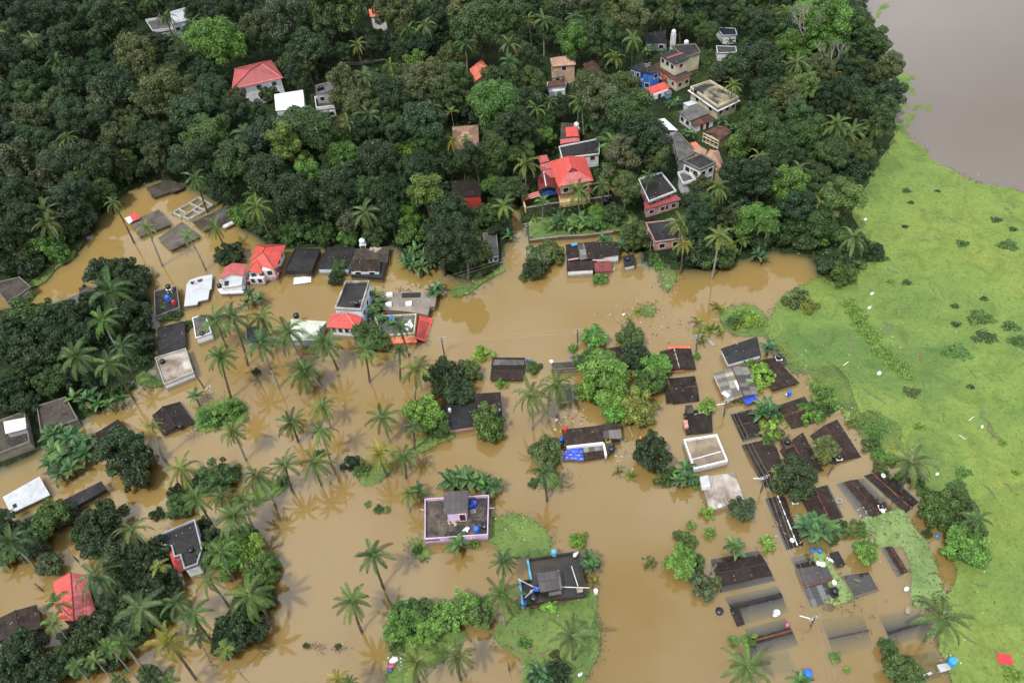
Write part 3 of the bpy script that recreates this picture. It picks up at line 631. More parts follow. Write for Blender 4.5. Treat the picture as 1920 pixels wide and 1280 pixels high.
blotch('stained_slab', (0.13, 0.11, 0.09), (0.25, 0.22, 0.18), 0.3, (0.36, 0.32, 0.26), 0.3, 0.85)
# ------------------------------------------------------------------ houses on the wooded hill
def tin(px, zb, zf, root, mat):      # a single pitched sheet roof: back edge at zb, front edge at zf
    a = [P(*px[0], zb), P(*px[1], zb), P(*px[2], zf), P(*px[3], zf)]; return slope(root, a, mat)
q = lambda *xy: Q(0, 0, 4, *xy)
px = [(319, 22), (347, 14), (350, 38), (322, 46)]
h = house('hill_house', 'white two-storey house with a grey front terrace high in the dark wood', 'the white terraced hill house', px, 8)
walls(h, px, 7.9, 'white', 0, 0.2, [('front', 2, 6.0)], ref=8); slab(h, px, 8, 'white_roof', 0.14)
px2 = [(274, 41), (316, 34), (326, 56), (288, 62)]; walls(h, px2, 4.9, 'grey', 0, 0.2, [('front', 3, 3.6)], ref=5); slab(h, px2, 5, 'grey_roof', 0.14, 0, 0.8, pmat='white', name='terrace'); KEEP.append((272, 34, 330, 64))
px = [(440, 128), (508, 112), (532, 146), (434, 168)]
h = house('hill_house', 'white two-storey house under a dusty red hipped roof in the wood', 'the dusty red hip-roofed house', px, 8)
walls(h, px, 7.8, 'white', 0, 0.7, [('front', 3, 6.6), ('front', 3, 3.6)], ref=8); hip_part(h, px, 8, 2.4, 0.28, 'x', 'rose_sheet', 'ridge_red', rp=[(470, 131), (492, 118)]); KEEP.append((470, 150, 500, 190))
px = [(515, 177), (569, 168), (571, 203), (517, 208)]
h = house('hill_house', 'small house under a bright white sheet roof with a red back strip', 'the white sheet-roofed house', px, 4.5)
gable_ends(h, px, 4.5, 0.7, 'x', 'white', 0.2, 0, 0.14); gable_part(h, px, 4.5, 0.7, 'x', 'white_sheet', None, False, 'maroon_sheet', 0.14)
px = [(591, 160), (625, 150), (630, 172), (592, 176)]
h = house('hill_house', 'grey half-finished house with tanks above an open brown terrace', 'the half-finished grey house', px, 7.5)
walls(h, px, 7.35, 'grey', 0, 0.1, [('front', 2, 5.8)], ref=7.5); slab(h, px, 7.5, 'grey_roof'); px2 = [(591, 186), (626, 184), (628, 203), (594, 207)]
walls(h, px2, 4.35, 'white', 0, 0.1, [('front', 2, 3)], ref=4.5); slab(h, px2, 4.5, 'brown_roof', 0.14, 0, 0.9, pmat='white', name='terrace'); KEEP.append((588, 148, 632, 212))
tank(597, 166, 7.5, on='standing first on the roof of the half-finished grey house'); tank(603, 164, 7.5, on='standing second on the roof of the half-finished grey house')
px = [(692, 22), (722, 20), (724, 30), (694, 32)]
h = house('hill_house', 'white house with a small orange gable at the top of the wood', 'the gabled hill house', px, 8)
gable_ends(h, px, 8, 1.6, 'x', 'white', 0.3, 0); gable_part(h, px, 8, 1.6, 'x', 'orange_sheet', None); KEEP.append((690, 16, 728, 50))
px = [(882, 128), (901, 111), (917, 126), (888, 152)]
h = house('hill_house', 'orange roofed house half hidden by tree crowns on the hill', 'the orange roofed hill house', [(880, 126), (902, 110), (918, 128), (890, 153)], 6)
hip_part(h, [(880, 130), (902, 112), (920, 130), (890, 154)], 6, 1.6, 0.4, 'x', 'orange_sheet'); walls(h, px, 5.9, 'cream', 0, 0.5, ref=6)
px = [(848, 238), (897, 234), (898, 277), (850, 281)]
h = house('hill_house', 'house under a faded tan hipped roof with pale ridges among trees', 'the faded tan roofed house', px, 5)
walls(h, px, 4.9, 'peach', 0, 0.5, ref=5); hip_part(h, px, 5, 1.6, 0.4, 'x', 'tan_tile', 'salmon')
px = [(692, 262), (716, 268), (710, 290), (688, 289)]
h = house('hill_house', 'little olive brown hipped roof with white ridge lines in the wood', 'the little white-ridged roof', px, 4)
walls(h, px, 3.9, 'grey', 0, 0.4, ref=4); hip_part(h, px, 4, 1.3, 0.45, 'x', 'brown_sheet', 'white_paint')
h2 = Q(960, 0, 4, (285, 440), (470, 420), (480, 485), (300, 500))
h = house('hill_house', 'peach tower-like house with pink tiled top and white balcony', 'the peach balcony house', h2, 7.8)
walls(h, h2, 7.7, 'peach', 0, 0.4, [('front', 1, 6.8)], ref=7.8); hip_part(h, h2, 7.8, 1.4, 0.35, 'x', 'tan_tile', 'salmon')
h3 = Q(960, 0, 4, (292, 500), (360, 490), (385, 570), (300, 585)); walls(h, h3, 6.1, 'peach', 0, 0.2, [('front', 1, 5.2)], ref=6.2); slab(h, h3, 6.2, 'tan_roof', name='porch_roof')
h4 = Q(960, 0, 4, (262, 640), (395, 620), (408, 662), (270, 682)); walls(h, h4, 3.4, 'white', 0, 0.3, ref=4); hip_part(h, Q(960, 0, 4, (275, 610), (390, 590), (405, 640), (265, 655)), 4.6, 0.8, 0.3, 'x', 'brown_tile')
slab(h, h4, 3.4, 'brown_roof', 0.2, 0.0, 0.9, pmat='white', name='balcony'); KEEP.append((1026, 105, 1082, 178))
px = Q(960, 0, 4, (530, 480), (640, 455), (682, 520), (560, 545)); h = house('hill_house', 'dark brown hipped roof house behind tree tops', 'the dark brown hipped house', px, 6)
walls(h, px, 5.9, 'grey', 0, 0.4, ref=6); hip_part(h, px, 6, 1.8, 0.45, 'x', 'brown_tile')
# the blue house and its neighbours
v = lambda *xy: Q(1170, 80, 8, *xy)
px = v((85, 375), (280, 290), (560, 400), (300, 455))
bl = v((78, 378), (270, 285), (420, 345), (255, 440)); br = v((255, 440), (420, 345), (560, 420), (430, 470))
h = house('blue_house', 'bright blue two-storey house with flat dark roof and white framed windows', 'the blue two-storey house', px, 7.6)
walls(h, bl, 7.45, 'blue', 0, 0.25, [('left', 2, 6.3), ('left', 2, 3.6), ('front', 1, 6.3)], ref=7.6); slab(h, bl, 7.6, 'dark_roof')
walls(h, br, 7.35, 'blue', 0, 0.3, [('front', 1, 6.3), ('left', 1, 3.8)], ref=7.5, name='wing_wall'); slab(h, br, 7.5, 'dark_roof', name='wing_roof')
bal = v((110, 580), (250, 500), (330, 560), (190, 640)); slab(h, bal, 4.6, 'blue', 0.18, 0, 0.9, pmat='white', name='balcony'); KEEP.append((1176, 112, 1243, 175))
px = v((525, 180), (720, 100), (985, 240), (765, 330))
h = house('cream_house', 'tall cream two-storey house with dark flat roofs and a red roof stripe', 'the tall cream house', px, 9.2)
walls(h, px, 9.0, 'cream', 5, 0.35, [('left', 3, 7.9), ('front', 1, 7.9, 'shutter')], ref=9.2); slab(h, px, 9.2, 'dark_roof', 0.16)
a, b = P(1170 + 640 / 8, 80 + 238 / 8, 9.2), P(1170 + 880 / 8, 80 + 160 / 8, 9.2); mb = MB(); mb.prism(*[[Vector((p.x, p.y, z)) for p in ccw([a + Vector((0, .4, 0)), b + Vector((0, .4, 0)), b - Vector((0, .4, 0)), a - Vector((0, .4, 0))])] for z in (9.32, 9.204)]); mb.build('roof_stripe', 'rose_sheet', h)
lo = v((455, 335), (600, 265), (1030, 470), (790, 580)); walls(h, lo, 5.65, 'cream', 0, 0.4, [('left', 3, 4.0, 'shutter'), ('front', 2, 4.0, 'shutter')], ref=5.8, name='lower_wall'); slab(h, lo, 5.8, 'brown_roof', 0.16, name='lower_roof')
lob = ccw(ring(lo, 5.8)); ri = inset(lob, -0.06); mb = MB()
for i in range(4): j = (i + 1) % 4; mb.prism(at(ccw([lob[i], lob[j], ri[j], ri[i]]), 5.82), at(ccw([lob[i], lob[j], ri[j], ri[i]]), 5.52))
mb.build('fascia', 'red', h); KEEP.append((1226, 92, 1302, 168))
aw = v((545, 455), (640, 520), (630, 560), (545, 500)); slope(h, [P(*aw[0], 5.4), P(*aw[1], 5.4), P(*aw[2], 4.7), P(*aw[3], 4.7)], 'red_sheet', name='awning')
px = v((310, 690), (600, 585), (690, 680), (395, 785))
h = house('lean_to_house', 'low white outbuilding under a plain red sheet roof by the blue house', 'the low red-roofed outbuilding', px, 4.5); tin(px, 4.9, 4.0, h, 'red_sheet'); walls(h, px, 3.9, 'white', 0, 0.3, [('front', 1, 2.6, 'door')], ref=4.4)
px = v((600, 740), (700, 700), (720, 760), (640, 790)); h = house('shed', 'tiny grey shed with a pale turquoise front beside the red sheet roof', 'the tiny turquoise shed', px, 3.6); slab(h, px, 3.6, 'grey_roof'); walls(h, px, 3.45, 'turquoise', 0, 0.1, ref=3.6)
px = v((990, 690), (1290, 590), (1720, 840), (1410, 985))
h = house('parapet_house', 'big cream house with a mottled tan terrace roof and white parapet', 'the mottled terrace roof house', px, 5.6)
walls(h, px, 5.4, 'cream', 0, 0.25, [('front', 3, 3.9, 'shutter'), ('left', 2, 3.9)], ref=5.6); slab(h, px, 5.6, 'mottled_roof', 0.2, 0, 0.6, 0.2, 'cream'); KEEP.append((1292, 152, 1386, 222))
rr_ = ccw(ring(px, 5.6)); ri = inset(rr_, -0.4); mb = MB()
for i in range(4): j = (i + 1) % 4; mb.prism(at(ccw([rr_[i], rr_[j], ri[j], ri[i]]), 5.0), at(ccw([rr_[i], rr_[j], ri[j], ri[i]]), 4.9))
mb.build('eaves_ledge', 'white', h); tank(1305, 169, 5.7, on='on the corner of the mottled terrace roof house')
px = v((810, 1040), (1110, 920), (1290, 1050), (1000, 1175))
h = house('white_house', 'white house with smooth grey roof and a mossy brown front lean-to', 'the smooth grey roofed white house', px, 4.9)
walls(h, px, 4.75, 'white', 0, 0.4, [('left', 2, 3.4)], ref=4.9); slab(h, px, 4.9, 'grey_roof'); px2 = v((1000, 1175), (1270, 1070), (1390, 1150), (1070, 1262))
tin(px2, 4.6, 3.8, h, 'brown_tile'); walls(h, px2, 3.6, 'white', 0, 0.5, [('front', 2, 2.6, 'door')], ref=4.0, name='porch_wall'); KEEP.append((1270, 194, 1345, 250))
px = v((885, 905), (1010, 870), (1110, 905), (960, 955)); h = house('shed', 'little shed with a chalky white flat roof between two bigger houses', 'the chalky white roofed shed', px, 4.5); slab(h, px, 4.5, 'white_roof'); walls(h, px, 4.35, 'white', 0, 0.15, ref=4.5)
u = lambda *xy: Q(1180, 200, 8, *xy)
px = u((1120, 385), (1340, 280), (1540, 390), (1350, 500))
h = house('cream_house', 'small cream house with dark red tiles and an open beam gallery', 'the gallery fronted cream house', px, 4.6)
walls(h, px, 4.4, 'yellow', 0, 0.4, [('left', 3, 3.0, 'shutter')], ref=4.6); gable_part(h, px, 4.6, 0.7, 'x', 'brown_tile', None); KEEP.append((1320, 235, 1372, 285))
rr_ = ring(px, 4.6); a, b = rr_[0], rr_[3]; mb = MB(); off = (a - rr_[1]).normalized() * 0.12
for z in (2.2, 3.5, 4.35): mb.bar(Vector((a.x, a.y, z)) + off, Vector((b.x, b.y, z)) + off, 0.13, None, 4)
for k in range(5): p = a + (b - a) * (k / 4) + off; mb.bar((p.x, p.y, 0.5), (p.x, p.y, 4.35), 0.10, None, 4)
mb.build('gallery_rail', 'cream', h)
px = u((405, 185), (540, 175), (730, 360), (600, 430)); px = u((400, 200), (540, 178), (735, 355), (610, 425))
h = house('shed', 'long dark shed with one white sheet along its roof edge', 'the white-edged shed', px, 4.5); walls(h, px, 3.9, 'grey', 0, 0.2, ref=4.4)
a = u((400, 190), (530, 175), (730, 358), (590, 350)); slope(h, [P(*a[0], 5.0), P(*a[3], 5.0), P(*a[2], 4.4), P(*a[1], 4.4)], 'white_sheet'); b = u((400, 200), (592, 352), (620, 430), (440, 290)); slope(h, [P(*b[0], 4.95), P(*b[1], 4.95), P(*b[2], 4.2), P(*b[3], 4.2)], 'brown_sheet', name='roof_panel')
px = u((620, 430), (740, 395), (1010, 640), (760, 830)); px = u((640, 440), (750, 410), (1010, 700), (740, 830))
flat('long house under a weathered grey slab stained dark at one end', 'the long grey slab house', px, 4.2, 'grey', 'grey_roof', 0.35, 'concrete', wins=[('left', 3, 3.4)], z0=0, name='parapet_house')
px = u((910, 545), (990, 525), (1085, 610), (1000, 660)); h = house('shed', 'small salmon red sheet roof beside the long grey slab', 'the salmon sheet roof', px, 4); tin(px, 4.4, 3.9, h, 'orange_sheet'); walls(h, px, 3.8, 'salmon', 0, 0.2, ref=4)
px = u((950, 660), (1080, 600), (1200, 690), (1120, 745)); h = house('tiled_house', 'house corner with faded pink tiles below the salmon sheet roof', 'the faded pink tiled house', px, 5); walls(h, px, 4.8, 'peach', 0, 0.3, ref=5); gable_part(h, px, 5, 1.0, 'y', 'tan_tile', 'salmon')
px = u((1130, 735), (1340, 660), (1440, 960), (1330, 990)); h = house('tiled_house', 'long house with striped pink brown tiles sloping to the trees', 'the striped pink tiled house', px, 5); walls(h, px, 4.8, 'peach', 0, 0.4, ref=5); gable_part(h, px, 5, 1.2, 'y', 'tan_tile', 'salmon', rr=0.35)
px = u((800, 830), (1080, 720), (1300, 850), (1060, 960))
h = house('white_house', 'white two-storey house with dark terrace, railings and outside stair', 'the white staircase house', px, 7); walls(h, px, 6.85, 'white', 0, 0.2, [('left', 2, 5.6), ('front', 2, 5.6), ('front', 2, 3.2)], ref=7)
slab(h, px, 7, 'dark_roof', 0.16, 0, 0.45, pmat='concrete'); KEEP.append((1276, 290, 1348, 352))
px2 = u((720, 1020), (850, 975), (1000, 1120), (800, 1180)); slab(h, px2, 4.2, 'grey_roof', 0.16, 0, 0.7, pmat='white', name='balcony'); walls(h, px2, 4.0, 'white', 0, 0.3, ref=4.2, name='lower_wall')
c0, c1 = P(1300, 318, 5.9), P(1313, 330, 3.3); mb = MB()
for k in range(9): p = c0 + (c1 - c0) * (k / 8); mb.box((p.x, p.y, 5.9 - k * 0.32), 1.6, 0.4, 0.3, 0.5)
mb.build('stair', 'concrete', h)
# far back row
d2 = lambda *xy: Q(960, 0, 4, *xy)
px = d2((1000, 250), (1145, 230), (1165, 320), (1000, 325)); flat('low dark roofed house with a grey blue front wall at the back of the wood', 'the blue-grey fronted house', px, 5.5, 'grey', 'dark_roof', 0.0, wins=[('front', 2, 4.2)], z0=0, name='hill_house')
px = d2((1195, 345), (1375, 335), (1415, 400), (1290, 440)); flat('dark flat roof behind the tall cream house with a pale tank', 'the dark back roof', px, 7, 'cream', 'dark_roof', 0.3, 'concrete', z0=0, name='hill_house'); KEEP.append((1255, 82, 1312, 104))
tank(1287, 79, 7.0, 0.65, 1.0, 'tank_white', 'on the dark roof behind the tall cream house')
c = P(1262, 76, 6); t = new('tank_tower', 'slim white tower carrying a white tank behind the tall cream house', 'water tower', c, mark=None); mb = MB(); mb.box((c.x, c.y, 2), 1.1, 1.1, 6.0, 0.3); mb.build('shaft', 'white', t); mb = MB(); mb.lathe((c.x, c.y, 8.0), [(0.6, 0), (0.65, 0.8), (0.4, 1.1), (0.2, 1.2)], 12); mb.build('barrel', 'tank_white', t, True)
px = d2((1530, 205), (1675, 215), (1690, 265), (1580, 270)); flat('small white house with blue roof edge at the far corner of the wood', 'the blue-edged white house', px, 4.6, 'white', 'dark_roof', 0.1, 'pale_blue', z0=0, name='hill_house')
px = d2((1530, 345), (1680, 350), (1685, 395), (1540, 400)); flat('low dark roof with blue edge and white box near banana plants', 'the low blue-edged roof', px, 4.6, 'white', 'brown_roof', 0.1, 'pale_blue', z0=0, name='hill_house')
px = d2((1725, 350), (1890, 345), (1900, 380), (1740, 385)); flat('farthest brown roof edged with blue tarpaulin beside the wood', 'the farthest blue-edged roof', px, 6, 'grey', 'brown_roof', 0.1, 'tarp_blue', z0=0, name='hill_house')
# behind and round the big red house
e = lambda *xy: Q(960, 240, 8, *xy)
px = Q(960, 0, 4, (365, 910), (500, 915), (512, 1060), (362, 1080)); h = house('hill_house', 'dark roofed house with two bright red sheet panels and a white tank', 'the red panelled house', px, 5)
walls(h, px, 4.4, 'maroon_sheet', 0, 0.2, ref=5); a = d2((400, 955), (490, 948), (502, 1022), (408, 1027)); tin(a, 6.2, 5.2, h, 'red_sheet'); a = d2((362, 1045), (503, 1028), (510, 1062), (362, 1082)); tin(a, 5.0, 4.3, h, 'rose_sheet')
a = d2((368, 920), (500, 925), (508, 1035), (362, 1045)); slab(h, a, 4.9, 'brown_roof', 0.14); tank(1081, 234, 5.2, 0.65, 1.3, 'tank_white', 'behind the red panelled house', 0.5)
px = e((690, 375), (720, 265), (1330, 165), (1310, 400)); px = e((700, 290), (1320, 165), (1310, 400), (750, 465))
flat('wide black flat roof with low white edge behind the big red house', 'the wide black roof', px, 4.3, 'white', 'dark_roof', 0.3, 'white', wins=[('front', 3, 3.4, 'shutter')], z0=0, name='parapet_house')
px = e((560, 505), (1100, 430), (1225, 790), (690, 880))
h = house('big_red_house', 'big yellow house under a bright red gabled hip roof with side porches', 'the big red-roofed house', px, 6.6)
KEEP.append((1004, 292, 1114, 378)); walls(h, px, 6.4, 'yellow', 0, 0.9, [('front', 3, 4.6), ('right', 2, 4.6)], ref=6.6)
A, B_ = P(960 + 845 / 8, 240 + 420 / 8, 9.2), P(960 + 905 / 8, 240 + 590 / 8, 9.2); bl_, br_, fr_, fl_ = ring(px, 6.6)
slope(h, [A, B_, fl_, bl_], 'red_sheet'); slope(h, [A, B_, fr_, br_], 'red_sheet'); slope_tri(h, [A, br_, bl_], 'red_sheet')
mid = lambda t_, x: x + (t_ - x) * 0.72
f1, f2 = mid(B_, fl_), mid(B_, fr_); slope(h, [f1, f2, fr_, fl_], 'rose_sheet'); g1, g2 = f1 + (f2 - f1) * 0.2, f1 + (f2 - f1) * 0.8; slope_tri(h, [B_ + Vector((0, -0.4, 0.1)), g1 + Vector((0, 0, 0.05)), g2 + Vector((0, 0, 0.05))], 'maroon_sheet', 0.06)
px2 = e((400, 540), (570, 500), (640, 740), (430, 650)); tin(e((420, 545), (590, 505), (620, 600), (425, 640)), 5.0, 4.3, h, 'rose_sheet')
tin(e((365, 420), (520, 400), (560, 495), (425, 530)), 5.2, 4.6, h, 'rose_sheet'); pr = e((460, 640), (600, 620), (680, 900), (400, 945)); gable_part(h, e((380, 730), (620, 690), (690, 900), (395, 945)), 3.6, 1.0, 'y', 'maroon_sheet', 'white_paint', rr=0.4); tin(e((450, 640), (605, 615), (640, 740), (440, 760)), 4.7, 4.0, h, 'rose_sheet')
walls(h, e((430, 600), (620, 560), (690, 800), (460, 860)), 3.4, 'yellow', 0, 0.2, ref=3.6, name='porch_wall'); a = e((650, 900), (1180, 850), (1200, 960), (690, 1015)); tin(a, 4.2, 3.7, h, 'maroon_sheet'); walls(h, e((700, 960), (1160, 900), (1170, 1040), (715, 1100)), 2.0, 'yellow', 0, 0.0, ref=2.4, name='front_wall')
a = e((180, 1010), (390, 945), (430, 1010), (190, 1085)); tin(a, 2.9, 2.6, h, 'tile_red'); mb = MB()
for k in range(3):
    s, f = P(*e((215 + k * 40, 1010 + k * 22))[0], 2.95 - k * 0.08), P(*e((395 + k * 8, 965 + k * 26))[0], 2.95 - k * 0.08)
    for i in range(9): mb.box(s + (f - s) * (i / 8), 0.32, 0.12, 0.05, 0.5)
mb.build('awning_lattice', 'trim', h)
c = P(1030, 364, 1.4); t = new('parked_car', 'dark blue car parked in the porch of the big red-roofed house', 'car', (c.x, c.y, 1.2)); mb = MB()
rz = 0.2; cs_, sn_ = math.cos(rz), math.sin(rz)
def cpt(x, y, z): return Vector((c.x + x * cs_ - y * sn_, c.y + x * sn_ + y * cs_, 1.2 + z))
prof = [(-1.9, .35), (1.9, .35), (1.95, .8), (1.1, .95), (.5, 1.42), (-1.0, 1.45), (-1.7, 1.0), (-1.95, .9)]
mb.face([cpt(x, -.8, z) for x, z in prof]); mb.face([cpt(x, .8, z) for x, z in reversed(prof)])
for i in range(8): j = (i + 1) % 8; mb.face([cpt(prof[i][0], .8, prof[i][1]), cpt(prof[j][0], .8, prof[j][1]), cpt(prof[j][0], -.8, prof[j][1]), cpt(prof[i][0], -.8, prof[i][1])])
mb.build('body', 'car_blue', t); mb = MB(); mb.prism([cpt(.98, -.7, 1.1), cpt(.98, .7, 1.1), cpt(.55, .7, 1.43), cpt(.55, -.7, 1.43)], [cpt(.93, -.7, 1.05), cpt(.93, .7, 1.05), cpt(.5, .7, 1.38), cpt(.5, -.7, 1.38)]); mb.build('windscreen', 'glass', t)
for x in (-1.2, 1.2):
    for y in (-.78, .78): mb = MB(); mb.bar(cpt(x, y - .1, .32), cpt(x, y + .1, .32), .32, None, 14); mb.build('wheel', 'dark', t)
def wall_run(name, label, pts, z1, th, mat, z0=-1.5, cat='wall'):
    r = [P(x, y, z1) for x, y in pts]; root = new(name, label, cat, (r[0].x, r[0].y, 0)); mb = MB(); mc = MB()
    for a, b in zip(r, r[1:]):
        d = (b - a).normalized(); n = Vector((-d.y, d.x, 0)) * th / 2; c4 = ccw([a - n, b - n, b + n, a + n]); mb.prism(at(c4, z1), at(c4, z0)); c5 = ccw([a - n * 1.5, b - n * 1.5, b + n * 1.5, a + n * 1.5]); mc.prism(at(c5, z1 + 0.08), at(c5, z1 + 0.003))
    mb.build('wall_panel', mat, root); mc.build('coping', 'concrete' if mat in ('brown_roof', 'dark') else mat, root); return root
wall_run('garden_wall', 'yellow garden wall along the flooded lane by the red house', [(968, 337), (974, 352), (985, 389)], 1.9, 0.25, 'yellow')
wall_run('garden_wall', 'dark mossy wall below the yellow front of the big red house', [(985, 390), (1030, 382), (1090, 375), (1146, 367)], 1.6, 0.3, 'brown_roof')
wall_run('retaining_wall', 'low dark retaining wall of the flooded garden beside the lane', [(993, 450), (1050, 443), (1095, 441), (1150, 434)], 0.75, 0.4, 'dark')
wall_run('retaining_wall', 'grey earth-backed wall running through the wood at the top', [(615, 117), (672, 118), (718, 112)], 3.6, 0.4, 'concrete', 0)
px = Q(960, 320, 4, (945, 70), (1120, 20), (1232, 160), (1025, 240))
h = flat('pink house with black flat roof and a white parapet on two sides', 'the white-edged black roof house', px, 4.3, 'pink', 'dark_roof', 0.45, 'white', wins=[('front', 3, 3.0, 'shutter'), ('left', 2, 3.0, 'shutter')], ov=0.6, z0=0, name='parapet_house'); KEEP.append((1192, 325, 1272, 402))
px2 = Q(960, 320, 4, (985, 240), (1225, 175), (1270, 215), (1000, 290)); slab(h, px2, 3.2, 'rose_sheet', 0.1, name='porch_roof'); walls(h, px2, 3.0, 'pink', 0, 0.3, [('front', 3, 1.8, 'shutter')], ref=3.2, name='porch_wall')
tank(1249, 386, 1.3, on='beside the porch of the white-edged black roof house')
px = Q(960, 320, 4, (740, 135), (800, 115), (830, 165), (775, 180)); h = house('shed', 'small red sheet roof under a tall tree right of the red house', 'the small red shed', px, 4); tin(px, 4.3, 3.9, h, 'rose_sheet'); walls(h, px, 3.8, 'dark', 0, 0.2, ref=4)
px = Q(960, 320, 4, (1000, 395), (1215, 370), (1290, 510), (1072, 540))
h = flat('pink walled house with flat black roof at the flooded wood edge', 'the pink walled flat house', px, 2.8, 'salmon', 'dark_roof', 0.25, 'pink', wins=[('left', 2, 1.5), ('front', 2, 1.5)], name='flat_roofed_house'); KEEP.append((1208, 410, 1284, 470))
f = lambda *xy: Q(480, 320, 4, *xy)
px = f((1455, 85), (1680, 75), (1685, 190), (1600, 195), ); px = f((1455, 75), (1680, 78), (1690, 188), (1480, 195)); flat('dark sheeted house with red walls half buried in trees', 'the half-buried house', px, 4, 'red', 'dark_sheet', 0.0, z0=0, name='hill_house')
# ------------------------------------------------------------------ flooded houses, far rows
g = lambda *xy: Q(940, 390, 8, *xy)
px = g((960, 545), (1400, 500), (1420, 760), (985, 790)); h = house('row_house', 'row house of dark patched sheet roofs with a maroon front corner', 'the patched row house', px, 3)
b1 = g((960, 550), (1400, 500), (1415, 760), (985, 785)); tin(b1, 2.9, 2.5, h, 'dark_sheet'); b2 = g((1400, 508), (1740, 515), (1775, 700), (1420, 770)); tin(b2, 2.7, 2.3, h, 'dark_sheet'); b3 = g((980, 790), (1380, 790), (1390, 925), (985, 950)); tin(b3, 2.4, 1.7, h, 'dark_sheet')
b4 = g((1385, 815), (1640, 790), (1660, 950), (1400, 958)); tin(b4, 2.0, 0.9, h, 'maroon_sheet'); b5 = g((1150, 540), (1240, 530), (1290, 760), (1180, 780)); tin(b5, 3.05, 2.62, h, 'grey_sheet')
for b_, zt, mt in ((b1, 2.35, 'dark'), (b2, 2.15, 'white'), (b3, 1.6, 'white'), (b4, 0.8, 'red')): walls(h, b_, zt, mt, -1.6, 0.25, ref=zt + 0.2)
for a, b in ((g((1000, 780))[0], g((1160, 755))[0]), (g((1370, 780))[0], g((1545, 790))[0]), (g((1550, 755))[0], g((1640, 745))[0])): cap(h, P(*a, 2.62), P(*b, 2.62), 'pink', 0.16, 'wall_top')
cap(h, P(*g((1270, 500))[0], 3.02), P(*g((1290, 755))[0], 2.62), 'ridge_red', 0.12, rag=True); KEEP.append((1060, 452, 1162, 512))
junk('tarpaulin', 'bright cyan tarpaulin on the dark patched row house roof', 'tarp', 1077, 459, 2.95, 'tarp', (1.3, 0.8), 'tarp_cyan', rz=0.2)
px = g((1820, 720), (1990, 690), (2010, 850), (1850, 885)); flat('tiny black flat roof with white front sill beside the patched row house', 'the tiny black roof', px, 1.4, 'white', 'dark_roof', name='flat_roofed_house'); tank(1177, 485, 1.4, 0.5, 0.8, on='on the tiny black roof beside the patched row house')
px = f((1700, 470), (1805, 465), (1822, 650), (1735, 665)); flat('narrow dark slate roof with pale front ledge under dark trees', 'the narrow slate roof', px, 1.6, 'grey', 'grey_roof', 0.12, 'concrete', wins=[('front', 2, 1.2)], name='flat_roofed_house')
# pond
n4 = lambda *xy: Q(220, 330, 8, *xy)
px = n4((430, 170), (830, 40), (995, 175), (530, 330)); h = flat('long soaked black slab at the back of the flooded pond', 'the soaked black slab', px, 0.75, 'dark', 'brown_roof', ov=0.35); a = n4((790, 190), (980, 120), (990, 180), (820, 250)); slab(h, a, 0.95, 'brown_roof', 0.18, name='roof_step')
out4 = n4((830, 540), (1220, 315), (1425, 430), (1040, 650)); t = house('unfinished_walls', 'pale grid of unfinished room walls rising just above the pond', 'the unfinished room walls', out4, 0.6, 'building shell')
def wl(a, b): 
    A_, B_ = P(*n4(a)[0], 0.6), P(*n4(b)[0], 0.6); d = (B_ - A_).normalized(); n_ = Vector((-d.y, d.x, 0)) * 0.14; A_ -= d * 0.13; B_ += d * 0.13; c4 = ccw([A_ - n_, B_ - n_, B_ + n_, A_ + n_])
    mb = MB(); zt = 0.6 + 0.002 * (abs(hash(a)) % 7); mb.prism(at(c4, zt), at(c4, -1.5)); mb.build('room_wall', 'concrete_pale', t)
for a, b in (((835, 540), (1220, 318)), ((1220, 318), (1425, 430)), ((1425, 430), (1240, 555)), ((835, 540), (945, 605)), ((1085, 398), (1315, 512)), ((920, 488), (1025, 550)), ((985, 600), (1325, 378)), ((985, 600), (1075, 640)), ((1125, 500), (1240, 555)), ((1075, 640), (1225, 560)), ((835, 540), (815, 552))): wl(a, b)
px = n4((1120, 690), (1420, 500), (1690, 640), (1250, 800)); px = n4((1120, 690), (1600, 470), (1800, 640), (1300, 830)); h = flat('dark soaked slab carrying a grey barrel vaulted top and pale ledge', 'the barrel vaulted slab', px, 0.7, 'dark', 'brown_roof', ov=0.3)
mb = MB(); a, b = P(*n4((1510, 610))[0], 0.7), P(*n4((1710, 540))[0], 0.7); d = (b - a).normalized(); n_ = Vector((-d.y, d.x, 0)); r_ = [[p + n_ * (1.5 * math.cos(k * math.pi / 8)) + Vector((0, 0, 1.3 * math.sin(k * math.pi / 8))) for k in range(9)] for p in (a - d * 0.3, b + d * 0.3)]
for k in range(8): mb.face([r_[0][k], r_[1][k], r_[1][k + 1], r_[0][k + 1]])
mb.face(list(reversed(r_[0]))); mb.face(r_[1]); mb.build('barrel_vault', 'grey_roof', h, True); a = n4((1570, 745), (1750, 655), (1770, 690), (1590, 775)); slab(h, a, 1.1, 'white', 0.35, name='ledge')
px = n4((130, 710), (620, 500), (820, 720), (335, 920)); px = n4((190, 690), (620, 498), (812, 720), (330, 905)); h = flat('mossy grey flat roof in the pond with a red and white lean-to', 'the mossy pond roof', px, 0.8, 'dark', 'grey_brown_roof', ov=0.3)
a = n4((110, 630), (190, 600), (230, 680), (170, 715)); slope(h, [P(*a[0], 1.7), P(*a[1], 1.7), P(*a[2], 1.4), P(*a[3], 1.4)], 'white_sheet', name='lean_to_sheet', label='white sheet of the lean-to'); a = n4((160, 575), (290, 550), (350, 630), (235, 680)); slope(h, [P(*a[0], 1.8), P(*a[1], 1.8), P(*a[2], 1.4), P(*a[3], 1.4)], 'red_sheet', name='lean_to_sheet', label='red sheet of the lean-to')
px = n4((605, 930), (970, 685), (1250, 900), (800, 1115)); flat('cracked grey brown slab roof standing low in the pond', 'the cracked pond slab', px, 0.7, 'dark', 'grey_brown_roof', ov=0.3)
